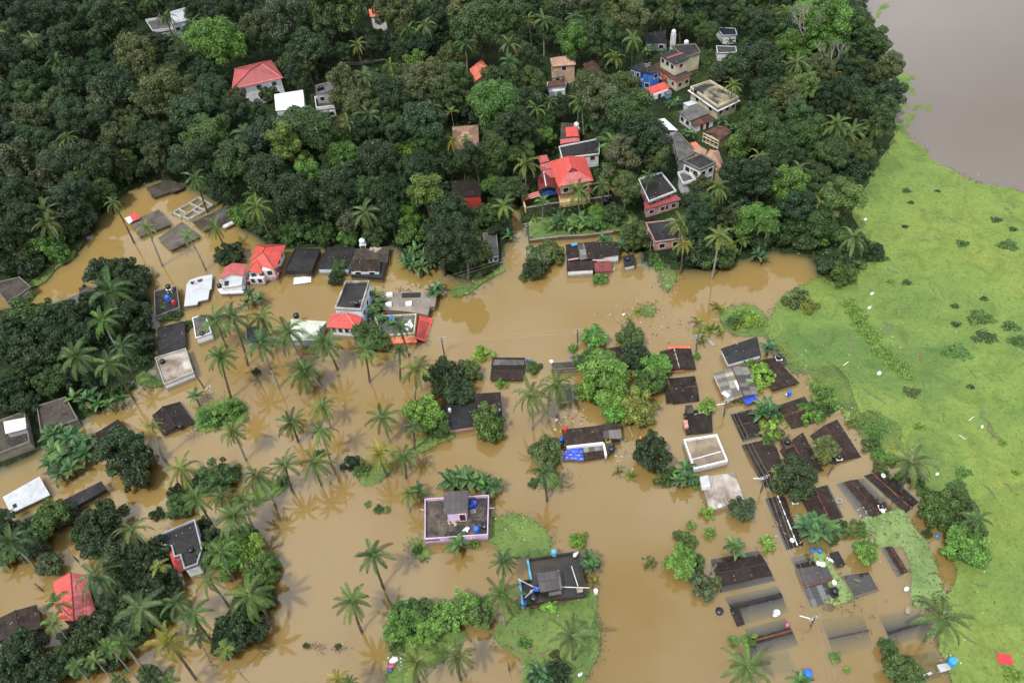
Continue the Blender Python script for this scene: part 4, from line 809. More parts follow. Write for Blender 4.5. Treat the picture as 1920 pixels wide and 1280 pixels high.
k4 = lambda *xy: Q(0, 320, 4, *xy)
px = k4((-60, 850), (150, 800), (235, 875), (60, 1000)); flat('weathered grey brown house roof at the edge of the dark trees', 'the weathered edge house', px, 2.4, 'concrete', 'brown_roof', 0.25, 'concrete', wins=[('front', 2, 1.2)])
px = k4((515, 950), (700, 890), (735, 920), (570, 1000)); h = flat('small two-step grey house roof under the dark round tree', 'the two-step grey roof', px, 1.6, 'concrete', 'grey_roof', ov=0.15); a = k4((590, 880), (640, 860), (725, 895), (600, 930)); walls(h, a, 2.4, 'concrete', 1.5, 0.1, ref=2.5); slab(h, a, 2.5, 'brown_roof', 0.1, name='upper_roof'); tank(157, 535, 2.5, 0.35, 0.6, on='on the two-step grey roof')
px = k4((1160, 910), (1330, 870), (1352, 1035), (1165, 1105)); h = flat('black flat roof holding a tank, a blue drum and a red drum', 'the roof with coloured drums', px, 1.3, 'grey', 'dark_roof', 0.4, 'concrete'); tank(315, 537, 1.8, 0.55, 0.9, on='on a white stand above the roof with coloured drums', stand=0.8)
junk('drum', 'blue plastic drum on the roof with coloured drums', 'drum', 316, 563, 1.8, 'barrel', 1.6, 'plastic_blue'); junk('drum', 'red plastic drum on the roof with coloured drums', 'drum', 327, 570, 1.8, 'barrel', 1.3, 'plastic_red')
z7 = lambda *xy: Q(380, 440, 8, *xy)
px = k4((1410, 850), (1595, 778), (1590, 890), (1380, 1010)); t = house('white_roofed_house', 'bright white slab roof with a stepped corner standing in brown water', 'the bright white slab', px, 0.9)
poly = k4((1422, 820), (1492, 795), (1594, 776), (1586, 885), (1572, 890), (1560, 962), (1486, 978), (1478, 1002), (1380, 1016), (1400, 852)); rr_ = ccw([P(x, y, 0.9) for x, y in poly]); mb = MB(); mb.prism(rr_, at(rr_, 0.7)); mb.build('roof', 'white_roof', t); r2 = inset(rr_, 0.25); mb = MB(); mb.prism(at(r2, 0.698), at(r2, -1.6)); mb.build('wall', 'grey', t)
junk('bundle', 'heap of dark red bundles on the bright white slab', 'bundle', 375, 527, 0.9, 'heap', 0.9, 'rust'); junk('bundle', 'small dark heap at the corner of the bright white slab', 'bundle', 361, 530, 0.9, 'heap', 0.7, 'tank_black')
px = z7((810, 150), (1250, 145), (1085, 530), (610, 600))
h = house('red_house', 'white two-storey house under bright red stepped hip roofs in brown water', 'the stepped red hip-roofed house', px, 3.5); KEEP.append((412, 458, 536, 530))
walls(h, px, 3.3, 'white', -1.6, 0.8, [('front', 3, 2.3), ('right', 3, 2.3)], ref=3.5); hip_part(h, z7((812, 152), (1250, 148), (1085, 528), (700, 420)), 3.5, 1.8, 0.3, 'y', 'red_sheet', 'ridge_red', rp=[(497, 463.5), (493, 472)])
a, b = gable_part(h, z7((800, 380), (900, 480), (885, 590), (612, 592)), 3.3, 1.0, 'y', 'red_sheet', None, rr=0.35); a = z7((690, 640), (960, 640), (945, 705), (660, 705)); tin(a, 1.5, 0.9, h, 'rose_sheet'); a = z7((940, 590), (1190, 470), (1140, 640), (905, 640)); tin(z7((930, 575), (1150, 560), (1135, 640), (960, 645)), 1.6, 1.0, h, 'rose_sheet'); tin(z7((1130, 480), (1195, 470), (1170, 560), (1100, 565)), 1.7, 1.5, h, 'maroon_sheet')
walls(h, z7((700, 590), (930, 590), (900, 650), (690, 650)), 1.9, 'white', -1.6, 0, [('front', 2, 1.3)], ref=2.1, name='bay_wall')
px = z7((330, 500), (670, 445), (620, 610), (262, 675)); px = z7((470, 435), (665, 445), (610, 612), (265, 672)); t = house('red_annex', 'lower rose red gabled annex joined to the stepped red house', 'the rose red annex', z7((330, 490), (665, 445), (610, 612), (265, 672)), 3); gable_ends(t, z7((330, 490), (665, 445), (610, 612), (265, 672)), 3.2, 1.0, 'y', 'white', 0.3); gable_part(t, z7((330, 490), (665, 445), (610, 612), (265, 672)), 3.2, 1.0, 'y', 'rose_sheet', None, rr=0.42)
px = z7((255, 690), (600, 640), (585, 760), (300, 800)); t = house('white_roofed_house', 'small white flat house with stair opening in front of the red annex', 'the white stair-roof house', px, 2.2); slab(t, px, 2.2, 'white_roof', 0.2, 0, 0.25, pmat='white'); walls(t, px, 2.0, 'white', -1.6, 0.15, ref=2.2); a = z7((325, 700), (395, 690), (385, 790), (330, 790)); slab(t, a, 2.24, 'dark', 0.03, name='stair_opening'); a = z7((225, 815), (640, 755), (605, 865), (265, 880)); slab(t, a, 0.8, 'white', 0.5, name='canopy'); tank(411, 535, 2.2, 0.5, 0.8, on='on the white stair-roof house')
KEEP.append((404, 515, 462, 552)); junk('floating_sheet', 'white sheet floating below the first black flat roof', 'sheet', 567, 525, 0.05, 'sheet', (3.8, 2.2), 'white_paint', rz=0.05)
px = f((215, 752), (292, 590), (485, 592), (418, 762)); flat('black flat roof with dark edges right of the stepped red house', 'the first black flat roof', px, 1.6, 'dark', 'dark_roof', 0.3, 'dark', ov=0.1)
px = f((465, 735), (530, 575), (742, 575), (690, 735)); flat('black flat roof with pale blue white front wall', 'the pale blue fronted roof', px, 1.7, 'pale_blue', 'dark_roof', 0.10, 'dark', ov=0.1); tank(616, 456, 0.6, 0.6, 1.3, on='behind the pale blue fronted roof')
px = f((745, 580), (1010, 560), (940, 800), (700, 690)); px = f((745, 600), (1000, 565), (945, 790), (705, 745)); t = house('double_roof_house', 'wide dark roof house with a low pale blue front and littered slab', 'the littered double roof', px, 1.7); slab(t, f((745, 590), (1005, 565), (985, 690), (710, 665)), 1.5, 'brown_roof', 0.2); walls(t, f((745, 590), (1005, 565), (950, 800), (705, 780)), 1.25, 'dark', -1.6, 0.1, ref=1.5)
a = f((715, 668), (925, 690), (925, 755), (708, 752)); tin(f((712, 665), (930, 665), (925, 757), (706, 755)), 2.6, 2.0, t, 'brown_sheet'); walls(t, f((715, 690), (925, 690), (920, 757), (712, 755)), 1.9, 'pale_blue', -1.6, 0.0, [('front', 2, 1.3)], ref=2.0, name='front_wall'); tank(679, 452, 1.6, 0.7, 1.3, 'tank_white', 'behind the littered double roof', 0.6)
junk('litter_heap', 'heap of pale sticks on the littered double roof', 'debris', 706, 467, 1.5, 'heap', 1.6, 'pale_wood'); KEEP.append((655, 458, 734, 522))
px = f((672, 838), (855, 836), (790, 1052), (592, 1040)); h = flat('two-storey house with black roof, brown stained parapet and pale grey side', 'the black parapet tower house', px, 5.0, 'pale_blue', 'dark_roof', 0.5, 'stained_roof', wins=[('right', 3, 3.2)], ov=0.05, pw=0.25); tank(669, 568, 5.0, on='on the black parapet tower house'); KEEP.append((627, 530, 700, 590))
px = f((560, 1080), (800, 1090), (758, 1188), (530, 1172)); t = house('red_porch', 'bright red hipped porch roof with pale ridges on white walls', 'the red hipped porch', px, 3.2); hip_part(t, px, 3.2, 1.5, 0.5, 'x', 'red_sheet', 'salmon', rp=[(646, 586), (648, 586)]); walls(t, px, 3.0, 'white', -1.6, 0.5, [('front', 4, 2.0)], ref=3.2); KEEP.append((612, 585, 681, 625))
px = f((262, 1112), (532, 1130), (440, 1270), (262, 1275)); t = house('pale_sheet_house', 'pale green sheet roof with a white cross ridge among palms', 'the pale green sheet roof', px, 2.2); gable_ends(t, px, 2.2, 0.6, 'x', 'grey'); gable_part(t, px, 2.2, 0.6, 'x', 'pale_sheet', 'white_paint'); tank(555, 591, 1.9, 0.6, 0.9, on='behind the pale green sheet roof')
s8 = lambda *xy: Q(600, 440, 1463 / 240, *xy)
px = s8((735, 690), (1290, 650), (1235, 915), (720, 850)); t = house('unfinished_slab_house', 'stained concrete slab with three white roof boxes and an open pit', 'the slab with roof boxes', px, 1.6); poly = s8((755, 665), (930, 660), (1290, 648), (1335, 690), (1310, 815), (1255, 820), (1232, 915), (1030, 880), (720, 850))
rr_ = ccw([P(x, y, 1.6) for x, y in poly]); mb = MB(); mb.prism(rr_, at(rr_, 1.35)); mb.build('roof', 'stained_slab', t); r2 = inset(rr_, 0.2); mb = MB(); mb.prism(at(r2, 1.348), at(r2, -1.6)); mb.build('wall', 'concrete', t)
for x, y in ((797, 690), (785, 805), (1015, 795)): c = P(*s8((x, y))[0], 1.7); mb = MB(); mb.box((c.x, c.y, 1.604), 1.25, 1.1, 0.5, 0.05); mb.build('roof_box', 'white', t)
a = s8((935, 665), (1155, 660), (1150, 715), (935, 722)); slab(t, a, 1.63, 'dark', 0.026, name='pit'); KEEP.append((718, 545, 818, 590))
px = f((890, 1100), (1205, 1082), (1188, 1228), (945, 1245)); t = flat('cluttered terrace with low cream parapet and blue drum behind palms', 'the cluttered cream terrace', px, 1.8, 'yellow', 'grey_roof', 0.45, 'cream', ov=0.05); junk('drum', 'blue drum on the cluttered cream terrace', 'drum', 736, 602, 1.8, 'barrel', 1.6, 'plastic_blue'); junk('litter_heap', 'pale rubbish heap on the cluttered cream terrace', 'debris', 768, 612, 1.8, 'heap', 1.6, 'plastic_white'); tank(695, 598, 1.7, 0.5, 1.0, on='at the corner of the cluttered cream terrace')
KEEP.append((703, 590, 783, 634)); px = f((1210, 1110), (1330, 1106), (1282, 1275), (1222, 1280)); t = house('red_side_roof', 'bright red sheet roof sliding into the water beside the cream terrace', 'the sinking red roof', px, 0.8); gable_part(t, f((1205, 1108), (1330, 1106), (1270, 1285), (1190, 1285)), 0.1, 1.0, 'y', 'red_sheet', None, rr=0.18); walls(t, px, 0.0, 'red', -1.6, 0.3, ref=0.1); t2 = P(735, 637, 1)
px = f((940, 1255), (1190, 1232), (1210, 1285), (960, 1300)); t = house('red_side_roof', 'thin orange red lean-to below the cluttered cream terrace', 'the orange red lean-to', px, 1); tin(px, 1.2, 0.6, t, 'orange_sheet'); walls(t, px, 0.5, 'orange_red', -1.6, 0.2, ref=0.8)
blotch('terrace_tan', (0.16, 0.12, 0.085), (0.30, 0.24, 0.17), 0.3, (0.1, 0.07, 0.05), 0.3, 0.85)
blotch('terrace_dark', (0.022, 0.02, 0.02), (0.12, 0.095, 0.07), 0.45, (0.24, 0.21, 0.17), 0.35, 0.8, lo=0.42, hi=0.66)
blotch('dark_wet', (0.014, 0.012, 0.012), (0.05, 0.038, 0.028), 0.25, (0.03, 0.028, 0.026), 0.3, 0.4, 0.4)
sheet('shed_sheet', (0.055, 0.048, 0.05), (0.085, 0.075, 0.076), (0.04, 0.035, 0.035), 0.5, 0.35, 0.3)
sheet('striped_sheet', (0.02, 0.018, 0.02), (0.16, 0.16, 0.165), (0.05, 0.05, 0.05), 0.5, 0.4, 0.3)
sheet('pale_patch', (0.10, 0.09, 0.075), (0.34, 0.31, 0.25), (0.06, 0.05, 0.045), 0.6, 0.3, 0.3)
sheet('orange_red_sheet', (0.62, 0.12, 0.07), (0.66, 0.15, 0.09), (0.4, 0.12, 0.08), 0.5, 0.3, 0.3)
# ------------------------------------------------------------------ flooded houses on the near side, left part
l1 = lambda *xy: Q(0, 640, 4, *xy)
px = l1((1180, -100), (1385, -150), (1392, 40), (1190, 110)); flat('black flat roof beside the house with the white stained parapet', 'the upper black roof', px, 1.1, 'dark', 'dark_roof', 0.15, 'dark', ov=0.1)
px = l1((1165, 130), (1396, 56), (1455, 240), (1235, 330)); flat('flat roof full of rubbish inside a white stained parapet', 'the stained parapet roof', px, 1.5, 'white', 'stained_roof', 0.4, 'concrete_pale', ov=0.05, pw=0.15); tank(304, 677, 1.5, 0.5, 0.9, on='in the corner of the white stained parapet roof'); KEEP.append((290, 653, 368, 728))
px = Q(0, 320, 4, (1445, 1108), (1540, 1080), (1590, 1220), (1470, 1262)); flat('small grey roof with white front wall and a tank behind palms', 'the small white fronted roof', px, 2.0, 'white', 'grey_roof', 0.3, 'white', ov=0.05); tank(379, 625, 2.0, 0.5, 0.9, on='on the small white fronted roof')
px = Q(0, 320, 4, (1845, 1180), (1950, 1160), (1960, 1270), (1850, 1290)); flat('little dark framed roof hidden between coconut palms', 'the little framed roof', px, 1.8, 'grey', 'dark_roof', 0.3, 'concrete', ov=0.05)
px = l1((0, 610), (190, 530), (240, 790), (-20, 880)); px = l1((-60, 625), (190, 532), (232, 760), (-30, 860)); t = flat('large stained terrace with grey front wall at the edge of the grass', 'the large stained terrace', px, 2.0, 'concrete', 'brown_roof', 0.5, 'concrete', ov=0.02, wins=()); a = l1((25, 600), (188, 570), (195, 650), (40, 690)); walls(t, a, 3.3, 'grey', 2.0, 0.2, ref=3.5, name='stair_room'); slab(t, a, 3.5, 'cream_roof', 0.16, name='stair_room_roof'); KEEP.append((0, 775, 62, 862))
px = l1((280, 490), (500, 422), (590, 590), (312, 695)); flat('empty brown terrace with thin parapet beside banana plants', 'the empty brown terrace', px, 1.7, 'concrete', 'brown_roof', 0.4, 'concrete', ov=0.02); KEEP.append((70, 745, 135, 815))
px = l1((675, 712), (885, 582), (1045, 745), (752, 800)); t = gable('black low-pitched sheet roof behind the big round dark tree', 'the black low-pitched roof', px, 0.9, 0.4, 'x', 'dark_sheet', 'dark', None)
px = l1((1140, 555), (1350, 450), (1460, 610), (1222, 705)); t = gable('dark gabled sheet roof with a black tank at its front corner', 'the dark gabled roof with tank', px, 0.5, 0.9, 'y', 'dark_sheet', 'dark', 'ridge_dark', rr=0.45); tank(338, 799, 0.4, 0.5, 0.9, on='at the corner of the dark gabled roof'); KEEP.append((285, 752, 362, 816))
px = l1((20, 1165), (295, 1010), (375, 1148), (80, 1288)); t = flat('clean white slab roof with one dark hatch at the water', 'the clean white slab', px, 1.0, 'grey', 'white_roof', 0.0, ov=0.3, th=0.2); a = l1((92, 1222), (120, 1212), (130, 1238), (100, 1252)); slab(t, a, 1.04, 'dark', 0.03, name='hatch'); KEEP.append((5, 893, 95, 965))
px = l1((430, 1210), (760, 1045), (800, 1105), (515, 1265)); flat('long narrow dark flat roof below the banana clump', 'the long narrow dark roof', px, 1.6, 'dark', 'dark_roof', 0.0, ov=0.15); KEEP.append((150, 900, 200, 940))
b1_ = lambda *xy: Q(0, 960, 4, *xy)
px = b1_((1178, 180), (1468, 58), (1520, 270), (1390, 430)); px = b1_((1180, 180), (1468, 58), (1518, 360), (1330, 440)); t = house('parapet_house', 'dark flat roof with pale parapet and a red side awning', 'the red awning house', px, 3.2); poly = b1_((1180, 182), (1466, 58), (1522, 275), (1488, 395), (1385, 432), (1355, 330), (1310, 345), (1290, 262), (1198, 250))
rr_ = ccw([P(x, y, 3.2) for x, y in poly]); mb = MB(); mb.prism(rr_, at(rr_, 3.0)); mb.build('roof', 'dark_roof', t); ri = inset(rr_, 0.22); mb = MB()
for i in range(len(rr_)): j = (i + 1) % len(rr_); mb.prism(at([rr_[i], rr_[j], ri[j], ri[i]], 3.6), at([rr_[i], rr_[j], ri[j], ri[i]], 3.204))
mb.build('parapet', 'grey', t); r2 = inset(rr_, 0.1); mb = MB(); mb.prism(at(r2, 2.998), at(r2, -1.6)); mb.build('wall', 'white', t)
a = b1_((1262, 282), (1300, 272), (1388, 428), (1322, 462)); slope(t, [P(*a[0], 2.9), P(*a[1], 3.0), P(*a[2], 2.4), P(*a[3], 2.2)], 'red_sheet', name='awning'); KEEP.append((310, 973, 382, 1075)); tank(358, 1030, 3.2, 0.45, 0.6, on='on the red awning house')
px = b1_((400, 522), (660, 480), (728, 775), (440, 810)); t = house('red_gabled_house', 'bright red gabled sheet roof under an overhanging palm', 'the red gabled house', px, 3.4); bl_, br_, fr_, fl_ = ring(b1_((400, 520), (640, 470), (728, 775), (440, 812)), 3.4); A, B_ = P(*b1_((530, 448))[0], 4.6), P(*b1_((556, 812))[0], 4.6)
slope(t, [A, B_, fl_, bl_], 'red_sheet'); slope(t, [A, B_, fr_, br_], 'rose_sheet'); cap(t, A, B_, 'ridge_red', 0.1); gable_ends(t, b1_((400, 520), (640, 470), (728, 775), (440, 812)), 3.3, 1.1, 'y', 'dark', 0.4); KEEP.append((102, 1075, 180, 1165))
px = b1_((-60, 815), (275, 690), (320, 870), (-40, 980)); gable('long dark shed roof with a ridge seam at the picture edge', 'the long dark shed', px, 1.6, 0.5, 'y', 'brown_sheet', 'dark', 'ridge_dark', rr=0.55); KEEP.append((0, 1140, 75, 1190))
px = b1_((170, 75), (300, -20), (330, 60), (220, 130)); flat('dark roof corner showing behind a dark tree crown', 'the dark roof corner', px, 1.4, 'dark', 'dark_roof', ov=0.1)
# ------------------------------------------------------------------ centre
c2 = lambda *xy: Q(480, 640, 4, *xy)
px = c2((1390, 470), (1640, 420), (1655, 640), (1440, 665)); px = c2((1392, 470), (1830, 385), (1850, 600), (1445, 662)); t = house('dark_roofed_house', 'dark flat roof with a pink walled stair room and rooftop tank', 'the pink stair room', px, 1.5); slab(t, px, 1.5, 'dark_roof', 0.2); walls(t, px, 1.3, 'pink', -1.6, 0.15, ref=1.5)
a = c2((1632, 392), (1835, 378), (1838, 462), (1655, 472)); tin(a, 3.6, 3.3, t, 'dark_sheet'); walls(t, a, 3.2, 'pink', 1.5, 0.3, ref=3.5, name='stair_room'); tank(932, 762, 1.6, 0.5, 0.9, on='beside the pink stair room', stand=0.4); tank(843, 768, 1.5, 0.3, 0.9, 'tank_white', 'small, on the dark roof with pink stair room'); KEEP.append((858, 740, 945, 790))
px = c2((1765, 200), (2010, 195), (2000, 290), (1750, 290)); t = gable('maroon topped dark roof with fenced back terrace in mid water', 'the maroon topped roof', c2((1765, 195), (2018, 200), (2000, 290), (1755, 290)), 0.5, 0.15, 'x', 'brown_sheet', 'dark', None); a = c2((1775, 128), (2020, 130), (2015, 190), (1765, 190)); slab(t, a, 0.9, 'grey_roof', 0.2, 0, 0.35, pmat='dark', name='back_terrace'); KEEP.append((920, 672, 985, 712))
c3 = lambda *xy: Q(960, 640, 4, *xy)
px = c3((290, 160), (505, 145), (510, 200), (300, 215)); flat('grey roof edge with a blue tarpaulin behind the tall palm', 'the palm-hidden grey roof', px, 1.2, 'grey', 'brown_roof', 0.1, 'concrete'); junk('tarpaulin', 'blue tarpaulin on the far edge of the grey roof behind the palm', 'tarp', 1076, 670, 1.3, 'tarp', (1.8, 0.6), 'tarp_blue', rz=0)
junk('tarpaulin', 'blue tarpaulin scrap floating beside the maroon topped roof', 'tarp', 991, 678, 0.05, 'tarp', (1.1, 0.6), 'tarp_blue', rz=2.2); dish(1033, 678, 1.0, 'on the grey roof behind the palm', 0.4)
px = c3((360, 330), (440, 320), (450, 440), (350, 450)); flat('pale grey wall stump of a small house under the bushy trees', 'the pale wall stump', px, 1.2, 'white', 'grey_roof')
px = c3((650, 60), (850, 30), (900, 190), (700, 200)); gable('dark tiled roof with a fallen pale pole among green crowns', 'the dark roof among crowns', px, 1.2, 0.6, 'x', 'brown_sheet', 'dark'); junk('fallen_post', 'pale fallen post on the dark roof among green crowns', 'post', 1172, 675, 1.9, 'plank', 2.6, 'pale_wood')
c3b = lambda *xy: Q(1220, 620, 1849 / 260, *xy)
px = c3b((120, 275), (535, 235), (608, 510), (200, 545)); t = gable('dark sheet roof with an orange red back strip beside the power pole', 'the orange-edged dark roof', px, 0.35, 0.55, 'y', 'dark_sheet', 'dark', 'pale_wood', True, rr=0.45); a = c3b((220, 205), (525, 195), (535, 262), (230, 262)); tin(a, 0.35, 0.3, t, 'orange_red_sheet'); a = c3b((200, 540), (450, 520), (455, 535), (205, 560)); slab(t, a, 0.2, 'orange_red', 0.3, name='front_wall'); KEEP.append((1240, 655, 1306, 698))
px = c3b((240, 635), (590, 600), (650, 930), (295, 975)); t = gable('dark sheet roof crossed by a faded red ridge', 'the red ridged dark roof', px, 0.2, 0.6, 'x', 'dark_sheet', 'dark', 'ridge_red', True); a = c3b((180, 720), (235, 700), (300, 950), (210, 965)); tin(a, 0.7, 0.3, t, 'dark_sheet'); KEEP.append((1247, 705, 1312, 758))
px = c3b((435, 1095), (800, 1010), (815, 1260), (440, 1300)); px = Q(960, 640, 4, (1285, 540), (1490, 480), (1505, 680), (1305, 700)); t = gable('brown black sheet roof with a salmon box and small dark tower', 'the salmon box roof', px, 0.15, 0.55, 'x', 'dark_sheet', 'dark', 'pale_wood', True, rr=0.25); a = c3((1284, 590), (1315, 588), (1325, 642), (1296, 648)); slab(t, a, 0.95, 'salmon', 0.6, name='side_box'); a = c3((1300, 480), (1350, 472), (1365, 532), (1312, 540)); walls(t, a, 1.7, 'dark', 0, 0.05, ref=1.8, name='tower'); slab(t, a, 1.8, 'brown_roof', 0.1, name='tower_roof')
k5 = lambda *xy: Q(1030, 760, 1920 / 210, *xy)
px = k5((190, 410), (900, 330), (920, 620), (300, 700)); t = house('sheet_roofed_house', 'long brown sheet roofed house with a blue tarpaulin over its porch', 'the blue tarpaulin house', px, 2); KEEP.append((1050, 795, 1168, 868))
tin(k5((200, 415), (890, 335), (930, 620), (290, 695)), 2.2, 1.6, t, 'brown_sheet'); tin(k5((890, 320), (1215, 300), (1250, 575), (925, 590)), 2.0, 1.4, t, 'brown_sheet'); tin(k5((915, 430), (1225, 400), (1248, 572), (930, 560)), 1.86, 1.48, t, 'grey_sheet')
walls(t, k5((210, 420), (1200, 330), (1220, 560), (300, 680)), 1.3, 'dark', -1.6, 0.1, ref=1.7); tin(k5((560, 700), (915, 660), (960, 880), (590, 945)), 1.1, 0.45, t, 'brown_sheet'); tin(k5((575, 715), (910, 665), (930, 760), (585, 805)), 1.16, 0.92, t, 'grey_sheet')
r_ = [P(*k5(p)[0], 1.62) for p in ((290, 690), (925, 620), (935, 655), (300, 718))]; rr_ = ccw(r_); mb = MB(); mb.prism(at(rr_, 1.62), at(rr_, 0.7)); mb.build('wall_top', 'white', t); r_ = ccw([P(*k5(p)[0], 1.3) for p in ((910, 640), (945, 635), (990, 850), (955, 860))]); mb = MB(); mb.prism(at(r_, 1.3), at(r_, -1)); mb.build('side_wall', 'white', t)
walls(t, k5((300, 720), (915, 660), (950, 860), (230, 930)), 0.4, 'dark', -1.6, 0.1, ref=0.7, name='porch_wall'); a = k5((940, 620), (1085, 575), (1100, 800), (1000, 830)); slab(t, a, 1.0, 'brown_roof', 0.3, name='side_terrace')
mb = MB(); A = [P(*k5(p)[0], z) for p, z in (((310, 715), 1.22), ((560, 700), 1.22), ((590, 950), 0.5), ((215, 905), 0.5))]; n = 12
def tp(i, j): u_, v_ = i / n, j / n; p = (A[0] * (1 - u_) + A[1] * u_) * (1 - v_) + (A[3] * (1 - u_) + A[2] * u_) * v_; return p + Vector((0, 0, 0.05 * math.sin(i * 1.3 + j) + 0.05 * math.cos(j * 1.9)))
for i in range(n):
    for j in range(n): mb.face([tp(i, j), tp(i, j + 1), tp(i + 1, j + 1), tp(i + 1, j)])
solo('tarpaulin', mb, 'tarp_blue', 'large blue tarpaulin spread over the porch of the long brown house', 'tarp', None, True)
tank(1147, 841, 1.0, 0.6, 1.0, on='in a white pipe frame on the blue tarpaulin house'); junk('jerrycan', 'yellow plastic can on the side terrace of the blue tarpaulin house', 'can', 1140, 828, 1.0, 'crate', 0.8, 'plastic_yellow', rz=0.2); junk('jerrycan', 'yellow plastic can at the far corner of the blue tarpaulin house', 'can', 1053, 809, 1.7, 'crate', 0.6, 'plastic_yellow'); junk('bucket', 'orange red bucket at the far corner of the blue tarpaulin house', 'bucket', 1060, 808, 1.9, 'barrel', 1.3, 'plastic_red'); junk('bag', 'blue cloth bag at the corner of the blue tarpaulin house', 'bag', 1053, 824, 1.2, 'bag', 1.3, 'plastic_blue')
junk('tarpaulin', 'small blue tarpaulin hanging by the bush at the brown house corner', 'tarp', 1053, 826, 0.6, 'tarp', (1.2, 0.9), 'tarp_blue')
px = c3((1283, 745), (1535, 706), (1618, 905), (1362, 968)); t = flat('roof terrace framed by a bright white parapet above the water', 'the white parapet terrace', px, 1.0, 'white', 'terrace_tan', 0.5, 'white', ov=0.0, pw=0.26); KEEP.append((1280, 815, 1366, 892)); cap(t, P(*c3((1350, 885))[0], 1.06), P(*c3((1565, 825))[0], 1.06), 'white', 0.09, 'drain_pipe')
px = c3((1412, 1020), (1665, 982), (1752, 1195), (1480, 1262)); t = flat('bare rust stained concrete slab roof with a white hatch box', 'the rust stained slab', px, 1.1, 'white', 'stained_roof', 0.0, ov=0.1, th=0.2); a = c3((1408, 1015), (1470, 1000), (1490, 1085), (1425, 1100)); walls(t, a, 1.7, 'white', 1.1, 0.02, ref=1.8, name='hatch_box'); slab(t, a, 1.8, 'white_roof', 0.1, name='hatch_lid'); KEEP.append((1312, 885, 1396, 955)); junk('bag', 'pink and white bundle on the rust stained slab', 'bundle', 1350, 949, 1.1, 'bag', 1.2, 'plastic_white')
# ------------------------------------------------------------------ lilac and turquoise houses
p5 = lambda *xy: Q(780, 900, 1920 / 210, *xy)
px = p5((150, 320), (1250, 255), (1232, 935), (150, 1010)); t = house('lilac_house', 'lilac walled terrace house carrying a grey sheet roofed stair room', 'the lilac walled house', px, 2.4); KEEP.append((795, 918, 918, 1016))
slab(t, px, 1.9, 'terrace_dark', 0.2, -0.05); walls(t, px, 1.7, 'lilac', -1.6, 0.1, ref=1.9, name='wall'); rr_ = ccw(ring(px, 2.4)); ri = inset(rr_, 0.13); mb = MB()
for i in range(4): j = (i + 1) % 4; mb.prism(at([rr_[i], rr_[j], ri[j], ri[i]], 2.55), at([rr_[i], rr_[j], ri[j], ri[i]], 1.45))
mb.build('parapet', 'lilac', t)
a, b = P(*p5((150, 1012))[0], 2.3), P(*p5((410, 992))[0], 2.3); d = (b - a).normalized(); n_ = Vector((d.y, -d.x, 0)) * 0.03; mb = MB()
for k in range(9):
    c = a + (b - a) * ((k + 0.5) / 9) + n_; mb.box((c.x, c.y, 1.75), 0.2, 0.07, 0.45, math.atan2(d.y, d.x))
mb.build('parapet_grille', 'shutter', t)
sr = p5((480, 195), (905, 168), (885, 555), (470, 585)); tin(sr, 4.8, 4.4, t, 'shed_sheet'); walls(t, p5((505, 215), (880, 190), (870, 560), (515, 585)), 4.2, 'lilac', 1.9, 0.15, ref=4.4, name='stair_room'); wr = ring(p5((505, 215), (880, 190), (870, 560), (515, 585)), 4.4); wr = inset(wr, 0.15) if ccw(wr) == wr else list(reversed(inset(wr, 0.15))); s_ = sides(wr); put_window(t, *s_['front'], 0.78, 2.95, 0.95, 1.9, 'door', 'shutter')
junk('covered_pile', 'heap under a bright blue tarpaulin on the lilac walled house', 'covered pile', 887, 946, 1.9, 'bag', 2.4, 'tarp_blue'); junk('sack', 'big white sack at the front of the lilac walled house', 'sack', 874, 994, 1.9, 'bag', 1.7, 'plastic_white'); junk('drum', 'blue tub at the front corner of the lilac walled house', 'drum', 894, 996, 1.9, 'barrel', 1.5, 'plastic_blue'); tank(909, 985, 1.9, 0.6, 0.7, on='in the front corner of the lilac walled house'); junk('grey_board', 'grey board beside the blue covered pile', 'board', 887, 958, 2.0, 'sheet', (0.9, 0.8), 'metal')
junk('litter_heap', 'pale rubbish heap below the stair room of the lilac walled house', 'debris', 850, 977, 1.9, 'heap', 1.3, 'pale_wood')
for x0, y0, x1, y1 in ((70, 490, 135, 515), (1260, 478, 1345, 470), (950, 960, 948, 1005)): cap(t, P(*p5((x0, y0))[0], 2.1), P(*p5((x1, y1))[0], 2.1), 'lilac', 0.07, 'spout')
t6 = lambda *xy: Q(960, 1020, 1920 / 180, *xy)
px = t6((310, 300), (1330, 140), (1465, 1010), (210, 1200)); t = house('turquoise_house', 'dark flat roof with turquoise side wall and a tiled stair hut', 'the turquoise walled roof', px, 1.8); KEEP.append((976, 1034, 1100, 1134)); poly = t6((310, 290), (1330, 140), (1470, 1005), (960, 1075), (560, 1160), (210, 1210), (160, 740), (380, 700))
rr_ = ccw([P(x, y, 1.5) for x, y in poly]); mb = MB(); mb.prism(rr_, at(rr_, 1.3)); mb.build('roof', 'dark_wet', t); r2 = inset(rr_, 0.1); mb = MB(); mb.prism(at(r2, 1.298), at(r2, -1.6)); mb.build('wall', 'dark', t); 
